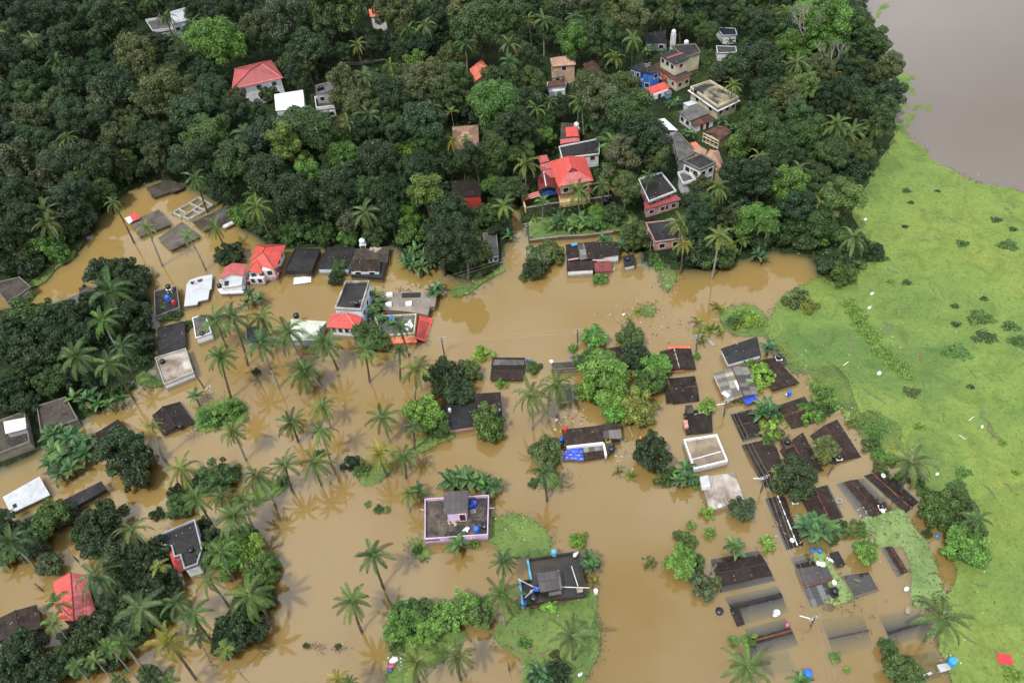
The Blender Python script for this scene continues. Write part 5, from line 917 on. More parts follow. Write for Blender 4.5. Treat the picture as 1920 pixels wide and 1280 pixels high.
for nm, e_, mt in (('turquoise_parapet', ((310, 290), (380, 700)), 'turquoise'), ('turquoise_parapet', ((155, 720), (212, 1195)), 'turquoise'), ('dark_parapet', ((310, 290), (1330, 140)), 'dark'), ('dark_parapet', ((1330, 140), (1470, 1005)), 'dark'), ('dark_parapet', ((1470, 1005), (960, 1075)), 'dark'), ('dark_parapet', ((380, 700), (170, 735)), 'dark')):
    a, b = P(*t6(e_[0])[0], 2.0), P(*t6(e_[1])[0], 2.0); d = (b - a).normalized(); n_ = Vector((-d.y, d.x, 0)) * 0.16; c4 = ccw([a - n_, b - n_, b + n_, a + n_]); mb = MB(); z1 = 2.0 if mt == 'turquoise' else 1.85; mb.prism(at(c4, z1), at(c4, -1.0 if mt == 'turquoise' else 1.4)); mb.build(nm, mt, t)
hut = t6((490, 575), (950, 520), (1000, 890), (560, 960)); gable_part(t, hut, 3.1, 0.25, 'x', 'shed_sheet', None); walls(t, hut, 2.95, 'dark', 1.5, 0.25, ref=3.1, name='stair_hut'); a = t6((900, 520), (955, 515), (1005, 890), (960, 900)); slab(t, a, 3.42, 'grey_roof', 0.1, name='hut_edge')
a = t6((740, 960), (990, 910), (990, 985), (730, 1030)); slab(t, a, 2.4, 'grey_roof', 0.1, name='hut_canopy'); tank(1001, 1119, 1.5, 0.6, 0.6, on='on the roof edge of the turquoise walled roof')
for a, b, lb in (((1190, 435), (1320, 835), 'pale pipe lying upright across the turquoise walled roof'), ((1000, 850), (1550, 868), 'pale pipe lying level from the tiled hut to the water'), ((120, 695), (500, 880), 'pale crossed pole by the turquoise front parapet'), ((260, 1065), (450, 880), 'short pale pole beside the turquoise front parapet')):
    mb = MB(); mb.bar(P(*t6(a)[0], 2.1), P(*t6(b)[0], 2.1), 0.07); solo('pipe', mb, 'trim', lb, 'pipe')
junk('crate', 'pale wooden crate on the turquoise walled roof', 'crate', 1087, 1107, 1.55, 'crate', 0.9, 'pale_wood', rz=0.1); junk('cloth', 'blue and white cloth on the poles of the turquoise walled roof', 'cloth', 1005, 1104, 2.0, 'tarp', (0.9, 0.8), 'plastic_blue'); junk('bag', 'white bag hung on the front pole of the turquoise walled roof', 'bag', 996, 1109, 1.6, 'bag', 0.9); junk('drum', 'green tub on the back edge of the turquoise walled roof', 'drum', 1039, 1039, 1.8, 'barrel', 1.5, 'turquoise'); junk('bag', 'white bag in the back corner of the turquoise walled roof', 'bag', 1080, 1039, 1.6, 'bag', 1.4); junk('bag', 'dark blue bundle at the front corner of the turquoise walled roof', 'bundle', 983, 1132, 1.5, 'bag', 1.5, 'car_blue'); junk('drum', 'white floating tub in the water right of the turquoise walled roof', 'drum', 1117, 1111, 0.0, 'barrel', 1.2, 'plastic_white')
# ------------------------------------------------------------------ lower right rows of sunken roofs
w1 = lambda *xy: Q(1340, 640, 6.4, *xy)
GROW = 1.07
px = w1((75, 85), (510, -60), (555, 160), (165, 268)); flat('black flat roof with a bright white left edge at the weed border', 'the white-edged black roof', px, 1.6, 'white', 'dark_roof', 0.0, ov=0.12); KEEP.append((1352, 630, 1420, 682)); c_ = w1((230, 0), (262, -5), (270, 35), (245, 40)); junk('board', 'narrow pale board lying at the back of the white-edged black roof', 'board', 1379, 643, 1.65, 'plank', 1.2, 'pale_wood', rz=2.2)
px = w1((-10, 400), (380, 300), (500, 620), (140, 720)); t = gable('mottled grey sheet roof with white patch and orange red side wall', 'the mottled grey roof', px, 0.9, 0.5, 'y', 'grey_sheet', 'orange_red', 'ridge_red', False, mat2='pale_patch', rr=0.55); a = w1((230, 470), (270, 460), (315, 560), (280, 580)); slope(t, [P(*a[0], 1.42), P(*a[1], 1.42), P(*a[2], 1.36), P(*a[3], 1.36)], 'white_sheet', name='roof_patch'); KEEP.append((1338, 690, 1420, 755)); junk('cloth', 'white cloth on the front corner of the mottled grey roof', 'cloth', 1361, 740, 1.1, 'tarp', (1.4, 0.9), 'plastic_white'); junk('tarpaulin', 'bright blue tarpaulin sagging off the mottled grey roof', 'tarp', 1405, 748, 0.5, 'tarp', (2.6, 2.0), 'tarp_blue', rz=0.4)
px = w1((480, 270), (720, 205), (1000, 490), (700, 580)); gable('brown mossy sheet roof touching the floating weed', 'the mossy brown roof', px, 0.5, 0.3, 'y', 'brown_sheet', 'dark', None, rr=0.55); tank(1461, 668, 0.4, 0.55, 0.9, on='beside the mossy brown roof', stand=0.3); a = w1((725, 200), (840, 180), (880, 260), (780, 285)); t = house('concrete_plinth', 'small mossy concrete base below a black tank by the weed', 'the mossy tank base', a, 0.3, 'tank base', False); slab(t, a, 0.3, 'brown_roof', 0.6, name='plinth')
ROWS = [  # quad in w1 / v4 pixels, eave, rise, ridge axis, label, mark, cap material
 (w1((200, 880), (440, 820), (560, 1130), (340, 1190)), -0.05, 0.5, 'x', 'dark sheet roof with pink ridge scraps under leaning bushes', 'the pink scrap roof', 'ridge_red', 'dark_sheet'),
 (w1((755, 780), (1075, 672), (1210, 960), (930, 1035)), 0.1, 0.5, 'x', 'brown sheet roof with a short orange ridge near the weed edge', 'the short orange ridge roof', 'ridge_orange', 'brown_sheet'),
 (Q(1360, 800, 6.4, (1035, 110), (1340, -70), (1610, 350), (1290, 440)), 0.05, 0.6, 'y', 'long brown sheet roof with a round bush on its near end', 'the long bush-covered roof', 'ridge_red', 'brown_sheet'),
]
for px, ez, ri_, ax_, lb, mk, cm, mt in ROWS: gable(lb, mk, px, ez, ri_, ax_, mt, 'dark', cm, True)
v4 = lambda *xy: Q(1360, 800, 6.4, *xy)
gable('dark brown sheet roof along the wires with a stepped front end', 'the wire-side brown roof', v4((215, 225), (540, 150), (665, 420), (400, 570)), 0.2, 0.55, 'x', 'brown_sheet', 'dark', 'ridge_dark', rr=0.5); a = v4((400, 575), (650, 510), (710, 660), (490, 720)); gable('low brown sheet roof continuing the row beside the leaning pole', 'the pole-side brown roof', a, 0.1, 0.35, 'x', 'brown_sheet', 'dark', None)
t = gable('broad brown sheet roof with a black tank on a brick perch', 'the broad tank roof', v4((670, 290), (930, 85), (1165, 520), (860, 590)), 0.1, 0.6, 'y', 'brown_sheet', 'dark', 'ridge_orange', True, rr=0.45); a = v4((665, 140), (750, 105), (815, 235), (725, 270)); walls(t, a, 0.9, 'dark', -1, 0.0, ref=1.0, name='perch'); slab(t, a, 1.0, 'brown_roof', 0.1, name='perch_top'); tank(1477, 828, 1.0, 0.5, 0.8, on='on the brick perch of the broad tank roof')
tank(1574, 855, 0.4, 0.5, 0.8, on='in a white frame at the end of the long bush-covered roof', stand=0.2); dish(1570, 848, 0.4, 'above the bush on the long brown roof')
n5 = lambda *xy: Q(1420, 900, 6.4, *xy)
gable('sunken roof with broken white ridge tiles beside the wires', 'the broken white ridge roof', n5((110, 240), (330, 215), (540, 760), (350, 815)), -0.06, 0.40, 'y', 'brown_sheet', 'dark', 'plastic_white', True, rr=0.62)
gable('dark brown roof with an orange ridge under the big dark tree', 'the orange ridged roof', n5((520, 190), (840, 70), (1020, 435), (690, 520)), -0.05, 0.5, 'y', 'brown_sheet', 'dark', 'ridge_orange', True, rr=0.5)
gable('half drowned roof with a faint red ridge and two grey sheets', 'the faint red ridge roof', n5((970, 60), (1280, -5), (1610, 340), (1280, 480)), -0.20, 0.40, 'y', 'brown_sheet', 'dark', 'ridge_red', True, rr=0.48)
gable('long dark half drowned roof with orange ridge bits beside the palm', 'the long orange-bitted roof', n5((1300, -40), (1560, -90), (1920, 250), (1770, 380)), -0.03, 0.38, 'y', 'dark_sheet', 'dark', 'ridge_orange', True, rr=0.35)
tank(1655, 948, -0.3, 0.5, 0.9, on='between two drowned roofs above the duckweed', stand=0.5); dish(1654, 958, -0.2, 'beside the tank above the duckweed'); dish(1484, 1013, -0.2, 'on the sunken roof end by the wires'); dish(1655, 892, -0.1, 'at the head of the long orange-bitted roof'); tank(1491, 936, 0.1, 0.5, 0.9, on='in a white frame before the orange ridged roof', stand=0.3)
junk('tyre_ring', 'pale blue inflated ring floating beside the orange ridged roof', 'ring', 1573, 939, 0.0, 'ring', 0.9, 'pale_blue')
o6 = lambda *xy: Q(1320, 1000, 6.4, *xy)
gable('whole dark sheet roof awash with a purple black ridge', 'the awash roof', o6((100, 320), (640, 215), (830, 555), (215, 690)), -0.10, 0.34, 'x', 'dark_sheet', 'dark', 'ridge_dark', rr=0.48)
t = gable('drowned roof showing only its dark ridge and a black side sheet', 'the side-sheet drowned roof', o6((270, 770), (860, 640), (985, 930), (430, 1090)), -0.38, 0.46, 'x', 'dark_sheet', 'dark', 'ridge_dark', rr=0.4); a = o6((310, 900), (420, 880), (490, 1080), (400, 1110)); slope(t, [P(*a[0], 0.22), P(*a[1], 0.2), P(*a[2], 0.15), P(*a[3], 0.18)], 'dark_sheet', 0.15, 'side_sheet')
gable('drowned roof with a rusty ridge and weed behind it', 'the drowned rusty ridge roof', o6((510, 1150), (960, 1030), (1110, 1330), (640, 1460)), -0.32, 0.42, 'x', 'brown_sheet', 'dark', 'rust', rr=0.5)
t = house('gabled_house', 'black roof with silver striped sheets beside the wires and duckweed', 'the striped sheet roof', o6((1040, 290), (1290, 230), (1536, 800), (1290, 880)), 0.3); gable_part(t, o6((1100, 420), (1390, 380), (1536, 560), (1200, 650)), 0.35, 0.25, 'x', 'shed_sheet', 'ridge_red', rr=0.9); tin(o6((1200, 655), (1480, 590), (1530, 810), (1290, 880)), 0.4, 0.0, t, 'striped_sheet'); tin(o6((1400, 410), (1480, 390), (1560, 560), (1470, 580)), 0.45, 0.3, t, 'shed_sheet'); walls(t, o6((1040, 290), (1290, 230), (1520, 790), (1290, 860)), -0.1, 'dark', -1.8, 0.3, ref=0.1); tin(o6((1045, 285), (1250, 235), (1360, 380), (1110, 425)), -0.25, 0.15, t, 'dark_sheet'); KEEP.append((1490, 1040, 1560, 1140))
a = Q(1500, 1080, 6.4, (320, 140), (440, 120), (470, 240), (385, 255)); flat('tiny black roof with tank next to the striped sheet roof', 'the tiny tank roof', a, 0.25, 'dark', 'dark_roof', ov=0.05); tank(1566, 1107, 0.25, 0.5, 0.8, on='on the tiny tank roof'); dish(1563, 1092, 0.3, 'above the tiny tank roof'); junk('board', 'ochre board floating below the striped sheet roof', 'board', 1553, 1137, 0.05, 'sheet', (1.1, 1.5), 'tan_roof')
b7 = lambda *xy: Q(1500, 1080, 6.4, *xy)
t = flat('sunken dark slab outlined by a thin pale parapet', 'the thin parapet slab', b7((495, 0), (820, -60), (945, 165), (635, 265)), -0.05, 'dark', 'dark_roof', 0.16, 'concrete', ov=0.0, pw=0.12, gap=()); a = n5((865, 870), (970, 845), (1060, 1010), (960, 1035)); flat('small square black roof panel above the thin parapet slab', 'the small square roof panel', a, 0.5, 'dark', 'dark_roof', ov=0.1)
gable('narrow maroon roof ridge sinking at the duckweed edge', 'the narrow maroon roof', n5((1490, 830), (1640, 810), (1810, 1090), (1680, 1150)), -0.25, 0.5, 'y', 'brown_sheet', 'dark', 'ridge_orange', True, rr=0.6, crad=0.1)
gable('roof drowned deep so only a blurred ridge line shows', 'the deep drowned roof', b7((270, 530), (740, 480), (840, 830), (420, 960)), -0.62, 0.50, 'x', 'brown_sheet', 'dark', 'ridge_dark', rr=0.55)
gable('drowned dark roof with weedy ridge beside the great palm', 'the great palm roof', b7((960, 470), (1400, 420), (1560, 650), (1110, 840)), -0.50, 0.55, 'x', 'dark_sheet', 'dark', 'ridge_dark', rr=0.62)
flat('submerged grey slab roof at the lower edge under green trees', 'the submerged grey slab', b7((1260, 960), (1620, 900), (1790, 1170), (1420, 1290)), -0.4, 'dark', 'dark_roof', ov=0.1)
t = house('white_roofed_house', 'white peeling roof corner with a broken white ledge by the weed', 'the white peeling corner', b7((1640, 1060), (1790, 1030), (1810, 1110), (1690, 1150)), 0.6); slab(t, b7((1640, 1060), (1790, 1030), (1810, 1110), (1690, 1150)), 0.6, 'white_roof', 0.2); walls(t, b7((1640, 1060), (1790, 1030), (1810, 1110), (1690, 1150)), 0.4, 'white', -1.5, 0.1, ref=0.6); a = b7((1430, 1195), (1570, 1140), (1590, 1165), (1440, 1225)); slab(t, a, 0.35, 'white_roof', 0.3, name='ledge')
junk('drum', 'bright blue tub at the white peeling corner', 'drum', 1781, 1245, 0.1, 'barrel', 2.0, 'tarp_cyan')
flat('roof mostly under water at the bottom edge of the lane', 'the bottom edge roof', o6((640, 1480), (1000, 1400), (1100, 1640), (720, 1700)), -0.45, 'dark', 'brown_roof', ov=0.1)
tank(1349, 1145, -0.35, 0.6, 0.7, on='afloat alone near the sparse shrubs')
# ------------------------------------------------------------------ vegetation
def leaf_mat(name, flower=None, ff=0.3, uvtone=False):
    m, t, o = node_mat(name); oi = t.nodes.new('ShaderNodeObjectInfo'); g = t.nodes.new('ShaderNodeNewGeometry')
    r = ramp(t, [(0.0, (0.62, 0.66, 0.7)), (0.5, (1, 1, 1)), (0.85, (1.3, 1.27, 1.1)), (1.0, (1.8, 1.65, 1.25))]); t.links.new(g.outputs['Random Per Island'], r.inputs['Fac'])
    c = mixc(t, 1.0, oi.outputs['Color'], r.outputs['Color'], 'MULTIPLY')
    if uvtone:      # each frond has its own tone and age: u brightness, v how yellow it has gone
        uv = t.nodes.new('ShaderNodeUVMap'); sp = t.nodes.new('ShaderNodeSeparateXYZ'); t.links.new(uv.outputs[0], sp.inputs[0]); cb = t.nodes.new('ShaderNodeCombineXYZ')
        for i in range(3): t.links.new(sp.outputs[0], cb.inputs[i])
        c = mixc(t, 1.0, c, cb.outputs[0], 'MULTIPLY'); c = mixc(t, sp.outputs[1], c, (0.20, 0.19, 0.045))
    else:           # each clump of a crown has its own tone, young shoots lighter
        at_ = t.nodes.new('ShaderNodeAttribute'); at_.attribute_name = 'tone'; cb = t.nodes.new('ShaderNodeCombineXYZ')
        for i in range(3): t.links.new(at_.outputs['Fac'], cb.inputs[i])
        c = mixc(t, 1.0, c, cb.outputs[0], 'MULTIPLY')
    if flower:
        wn = t.nodes.new('ShaderNodeTexWhiteNoise'); wn.noise_dimensions = '1D'; k = t.nodes.new('ShaderNodeMath'); k.operation = 'MULTIPLY'; k.inputs[1].default_value = 37.7
        t.links.new(g.outputs['Random Per Island'], k.inputs[0]); t.links.new(k.outputs[0], wn.inputs['W']); l = t.nodes.new('ShaderNodeMath'); l.operation = 'LESS_THAN'; l.inputs[1].default_value = ff; t.links.new(wn.outputs['Value'], l.inputs[0])
        c = mixc(t, l.outputs[0], c, flower)
    b = bsdf(t, c, 0.42, 0.35); tl = t.nodes.new('ShaderNodeBsdfTranslucent'); tc_ = mixc(t, 1.0, c, (1.3, 1.5, 0.7), 'MULTIPLY'); t.links.new(tc_, tl.inputs['Color'])
    mx = t.nodes.new('ShaderNodeMixShader'); mx.inputs[0].default_value = 0.22; t.links.new(b.outputs[0], mx.inputs[1]); t.links.new(tl.outputs[0], mx.inputs[2]); t.links.new(mx.outputs[0], o.inputs['Surface'])
leaf_mat('leaf'); leaf_mat('leaf_flower', (0.16, 0.15, 0.065), 0.30); leaf_mat('leaf_frond', uvtone=True); leaf_mat('leaf_banana', uvtone=True)
plain('bark', (0.13, 0.105, 0.08), 0.9, 0.1, 0.5); plain('pale_bark', (0.30, 0.27, 0.23), 0.9, 0.1, 0.4); plain('coconut', (0.22, 0.13, 0.03), 0.6)

class Leaves:
    """many small leaf faces as one mesh, written straight to arrays"""
    def __init__(s): s.co = []; s.tone = []; s.n = 0
    def add(s, c, nrm, size, r, tone=1.0):
        """arrays: centres (k,3), normals (k,3), sizes (k,)"""
        k = len(c); a = r.normal(size=(k, 3)); u = np.cross(nrm, a); u /= np.linalg.norm(u, axis=1)[:, None] + 1e-9
        v = np.cross(nrm, u); w_ = size[:, None]
        q = np.stack([c - u * w_ * 0.55, c + v * w_ * 0.34 - nrm * w_ * 0.06, c + u * w_ * 0.55 - nrm * w_ * 0.22, c - v * w_ * 0.34 - nrm * w_ * 0.06], 1)
        s.co.append(q.reshape(-1, 3)); s.n += k; s.tone.append(np.full(4 * k, tone, np.float32))
    def mesh(s, name, mat):
        co = np.concatenate(s.co).astype(np.float32); me = bpy.data.meshes.new(name); nv = len(co); nf = nv // 4
        me.vertices.add(nv); me.vertices.foreach_set('co', co.ravel()); me.loops.add(nv); me.loops.foreach_set('vertex_index', np.arange(nv, dtype=np.int32))
        me.polygons.add(nf); me.polygons.foreach_set('loop_start', np.arange(0, nv, 4, dtype=np.int32)); me.polygons.foreach_set('loop_total', np.full(nf, 4, np.int32))
        me.update(calc_edges=True); ta = me.attributes.new('tone', 'FLOAT', 'POINT'); ta.data.foreach_set('value', np.concatenate(s.tone)); me.materials.append(M[mat]); return me
def crown_mesh(name, seed, Rr, Hh, nl, lr, leaf, nleaf, mat='leaf', flat_=1.0, zc=0.0, sparse=False):
    """a crown of leaf clumps over a dome Rr wide and Hh high, centred on the origin"""
    r = np.random.default_rng(seed); Lf = Leaves(); cs = []
    for i in range(nl):
        for _ in range(30):
            d = r.normal(size=3); d /= np.linalg.norm(d); d[2] = abs(d[2]) * 1.1 - 0.45 * (r.random() < 0.45)
            k = r.uniform(0.45, 0.98) if i > 2 else r.uniform(0.0, 0.35); c = np.array([d[0] * Rr * k, d[1] * Rr * k, d[2] * Hh * k * flat_ + zc])
            if all(np.linalg.norm((c - x) / (Rr, Rr, Hh)) > 0.20 for x, _ in cs): break
        cs.append((c, lr * r.uniform(0.5, 1.3)))
    per = nleaf // nl
    for c, l in cs:
        k = int(per * (l / lr) ** 2); d = r.normal(size=(k, 3)); d[:, 2] += 0.35; d /= np.linalg.norm(d, axis=1)[:, None]
        bump_ = 1 + 0.22 * np.sin(d[:, 0] * 7 + c[0] * 3) * np.cos(d[:, 1] * 6 + c[1] * 5) + r.normal(0, 0.10, k)
        p = c + d * (l * bump_)[:, None] * np.array([1, 1, 0.82])
        if not sparse:
            keep = np.ones(k, bool)
            for c2, l2 in cs:
                if c2 is not c: keep &= (np.linalg.norm(p - c2, axis=1) > l2 * 0.80)
            p, d = p[keep], d[keep]
        nr = d * 0.75 + r.normal(0, 0.42, size=d.shape) + np.array([0, 0, 0.35]); nr /= np.linalg.norm(nr, axis=1)[:, None]
        Lf.add(p, nr, leaf * r.uniform(0.65, 1.35, len(p)), r, r.uniform(0.72, 1.32))
    return Lf.mesh(name, mat), cs
def trunk_mesh(name, cs, base, r0, mat='bark', n=5):
    """tapered trunk from the base up into the crown, limbs reaching its clumps"""
    mb = MB(); b = Vector((0, 0, base)); fork = Vector((0.2, -0.1, base * 0.35)); mid = (b + fork) / 2 + Vector((0.15, 0.1, 0))
    mb.tube([b, mid, fork], [r0, r0 * 0.8, r0 * 0.65], 8)
    for c, l in cs[:11]:
        e = Vector(c); k = fork + (e - fork) * 0.5 + Vector((0, 0, -0.1 * (e - fork).length)); mb.tube([fork, k, e], [r0 * 0.5, r0 * 0.3, r0 * 0.1], n)
    return mb.mesh(name, M[mat], (0, 0, 0), True)
CROWN = {}
def kind(key, name, seed, Rr, Hh, nl, lr, leaf, nleaf, mat='leaf', base=-7.0, r0=0.35, bark='bark', **kw):
    me_, cs = crown_mesh(name + '_crown', seed, Rr, Hh, nl, lr, leaf, nleaf, mat, **kw); CROWN.setdefault(key, []).append((me_, trunk_mesh(name + '_trunk', cs, base, r0, bark), Rr, Hh, base))
for s in range(6): kind('big', 'broad', 10 + s, 5.5, 4.4, 56, 1.18, 0.36, 23000, base=-9.0, r0=0.42)
for s in range(4): kind('tall', 'tall', 30 + s, 4.0, 6.2, 46, 1.08, 0.35, 18000, base=-10.0, r0=0.34)
for s in range(3): kind('flower', 'flower', 40 + s, 4.8, 5.0, 48, 1.05, 0.35, 18000, 'leaf_flower', base=-9.0, r0=0.38)
for s in range(3): kind('feather', 'feather', 50 + s, 6.0, 3.0, 42, 1.20, 0.30, 17000, base=-9.0, r0=0.36)
for s in range(5): kind('round', 'round', 60 + s, 3.6, 2.9, 48, 0.78, 0.34, 10500, base=-4.2, r0=0.26)
for s in range(4): kind('bush', 'bush', 70 + s, 2.0, 1.4, 26, 0.50, 0.26, 4200, base=-1.8, r0=0.12)
for s in range(3): kind('sparse', 'sparse', 80 + s, 2.3, 1.8, 24, 0.40, 0.34, 2000, base=-3.4, r0=0.10, sparse=True)
DARK, MID, BRIGHT, OLIVE, BLUE, YEL, GREY, LIME = (0.026, 0.048, 0.018), (0.046, 0.086, 0.024), (0.080, 0.165, 0.034), (0.066, 0.092, 0.028), (0.030, 0.061, 0.026), (0.115, 0.155, 0.032), (0.062, 0.088, 0.046), (0.125, 0.215, 0.036)
LOOK = {DARK: 'dark green', MID: 'mid green', BRIGHT: 'bright green', OLIVE: 'olive green', BLUE: 'blue green', YEL: 'yellow green', GREY: 'grey green', LIME: 'lime green'}
VEG = []          # (object, look phrase, pixel x, pixel y)
def jit(c, r, a=0.18):
    k = 1 + r.uniform(-a, a); return (c[0] * k * (1 + r.uniform(-.12, .12)), c[1] * k, c[2] * k * (1 + r.uniform(-.15, .15)), 1)
NAME = dict(big='broadleaf_tree', tall='tall_tree', flower='flowering_tree', feather='feathery_tree', round='round_tree', bush='bush', sparse='sparse_shrub')
WORD = dict(big='broadleaf tree', tall='tall narrow tree', flower='tan flowered tree', feather='feathery flat topped tree', round='round crowned tree', bush='low bush', sparse='sparse open shrub')
GRP = dict(big='trees of the wood', tall='trees of the wood', flower='trees of the wood', feather='trees of the wood', round='trees standing in and beside the flood', bush='bushes in and beside the flood', sparse='sparse shrubs standing in the flood')
FIRST = {}
def plant(key, px, py, rpx, col, low=None, sq=1.0, floor=None):
    """a tree whose crown centre shows at the pixel and whose crown is rpx pixels wide each way; low: height of the crown centre above its ground"""
    r = random.Random(int(px * 31 + py * 17)); v_ = r.randrange(len(CROWN[key])); me_, tm, Rr, Hh, base = CROWN[key][v_]
    p = P(px, py, 6); s = rpx / ppm(p) / Rr
    for _ in range(3):
        g0 = gz(p.x, p.y) if floor is None else floor; g0 = max(g0, -0.5); zc = g0 + (-base * s * sq if low is None else low); p = P(px, py, zc); s = rpx / ppm(p) / Rr
    if (key, v_) not in FIRST:
        root = bpy.data.objects.new(NAME[key], None); COL.objects.link(root); cr = bpy.data.objects.new('crown', me_); tk = bpy.data.objects.new('trunk', tm)
        for o in (cr, tk): COL.objects.link(o); o.parent = root
        FIRST[(key, v_)] = (root, cr, tk)
    else:
        a = FIRST[(key, v_)]; root, cr, tk = a[0].copy(), a[1].copy(), a[2].copy()
        for o in (root, cr, tk): COL.objects.link(o)
        cr.parent = root; tk.parent = root
    hc = zc - g0; root.location = (p.x, p.y, g0); root.rotation_euler = (0 if low else r.uniform(-.1, .1), 0 if low else r.uniform(-.1, .1), r.uniform(0, 6.28)); root.scale = (s * r.uniform(.9, 1.12), s * r.uniform(.9, 1.12), s * sq * r.uniform(.9, 1.15))
    cr.location = (0, 0, hc / (s * sq)); tk.location = cr.location; cr.color = jit(col, r); cr['tint'] = 0
    root['category'] = 'bush' if key == 'bush' else 'shrub' if key == 'sparse' else 'tree'; root['group'] = GRP[key]
    size = 'big ' if key in ('big', 'round') and rpx > 47 else 'small ' if key in ('big', 'round', 'bush') and rpx < 24 else ''
    VEG.append((root, f'{size}{LOOK[col]} {WORD[key]}', px, py)); return root
# ---- coconut and areca palms, banana plants
def frond(mb, base, az, el, Lr, droop, wl, n, r, tw=0.108, tone=1.0, yel=0.0):
    """one feather leaf: arching stem with leaflets hanging to both sides"""
    p = Vector(base); d_h = Vector((math.cos(az), math.sin(az), 0)); side = Vector((-d_h.y, d_h.x, 0)); e = el; pts = [p]; dirs = []
    for k in range(n):
        t_ = k / (n - 1); e = el - droop * t_ ** 1.25; d = d_h * math.cos(e) + Vector((0, 0, math.sin(e))); p = p + d * (Lr / n); pts.append(p); dirs.append(d)
    for k in range(n - 1):
        a, b = pts[k], pts[k + 1]; w0 = 0.05 * (1 - k / n) + 0.012; mb.face([a - side * w0, b - side * w0, b + side * w0, a + side * w0], [(tone * 1.4, min(1, yel + 0.35))] * 4)
    roll = r.uniform(-.35, .35)
    for k in range(2, n):
        t_ = k / (n - 1); l = wl * math.sin(math.pi * (0.14 + 0.84 * t_)) ** 0.75 + 0.08; d = dirs[min(k, n - 2)]; upv = side.cross(d)
        for s in (-1, 1):
            v = side * s * (0.86 + r.uniform(-.06, .06)) + d * (0.62 + r.uniform(-.1, .1)) - upv * (0.22 + 0.55 * t_ + r.uniform(0, .25) + s * roll * 0.6); v.normalize(); q = pts[k]; w0 = d * tw
            m_ = q + v * l * 0.55 + Vector((0, 0, -0.03 * l)); tip = q + v * l + Vector((0, 0, -0.20 * l)); mb.face([q - w0 * 0.5, m_ - w0 * 0.6, tip, m_ + w0 * 0.6, q + w0 * 0.5], [(tone, yel)] * 5)
def palm_crown(name, seed, nf, Lr, wl, n, mat='leaf_frond', lo=-0.75, hi=1.25):
    r = random.Random(seed); mb = MB(); a = r.uniform(0, 6)
    for i in range(nf):
        t_ = i / (nf - 1); az = a + i * 2.39996 + r.uniform(-.15, .15); el = hi + (lo - hi) * t_ ** 0.85 + r.uniform(-.12, .12); frond(mb, (0.12 * math.cos(az), 0.12 * math.sin(az), 0.05), az, el, Lr * r.uniform(0.86, 1.08) * (0.8 if t_ < 0.1 else 1), r.uniform(1.05, 1.75) * (1.0 if el > 0 else 0.6), wl, n, r, tone=r.uniform(0.5, 1.3), yel=max(0.0, r.uniform(-.5, .15) + (r.choice([0.1, 0.4, 0.85]) if t_ > 0.84 else 0)))
    return mb.mesh(name, M[mat])
COCO = [palm_crown('coconut_crown', 5 + k, 15 + (k * 5) % 9, 4.9, 0.70 + 0.05 * (k % 4), 30, lo=-0.55 - 0.12 * (k % 5), hi=1.0 + 0.09 * (k % 4)) for k in range(10)]
ARECA = [palm_crown('areca_crown', 25 + k, 9, 2.1, 0.62, 15, lo=-0.25, hi=1.2) for k in range(3)]
def nut_mesh():
    mb = MB(); r = random.Random(3)
    for i in range(9): a = i * 0.7; mb.lathe((0.35 * math.cos(a), 0.35 * math.sin(a), -0.55 + r.uniform(-.15, .15)), [(0.02, -0.16), (0.13, -0.08), (0.15, 0.03), (0.08, 0.14), (0.01, 0.17)], 7)
    return mb.mesh('nut_cluster', M['coconut'], (0, 0, 0), True)
NUTS = nut_mesh(); PFIRST = {}
GREENP, DARKP, YELP, GOLDP, PALEP = (0.070, 0.126, 0.028), (0.044, 0.092, 0.026), (0.110, 0.152, 0.030), (0.19, 0.175, 0.028), (0.086, 0.124, 0.040)
PL = {GREENP: 'green', DARKP: 'dark green', YELP: 'yellow green', GOLDP: 'golden tipped', PALEP: 'pale dusty'}
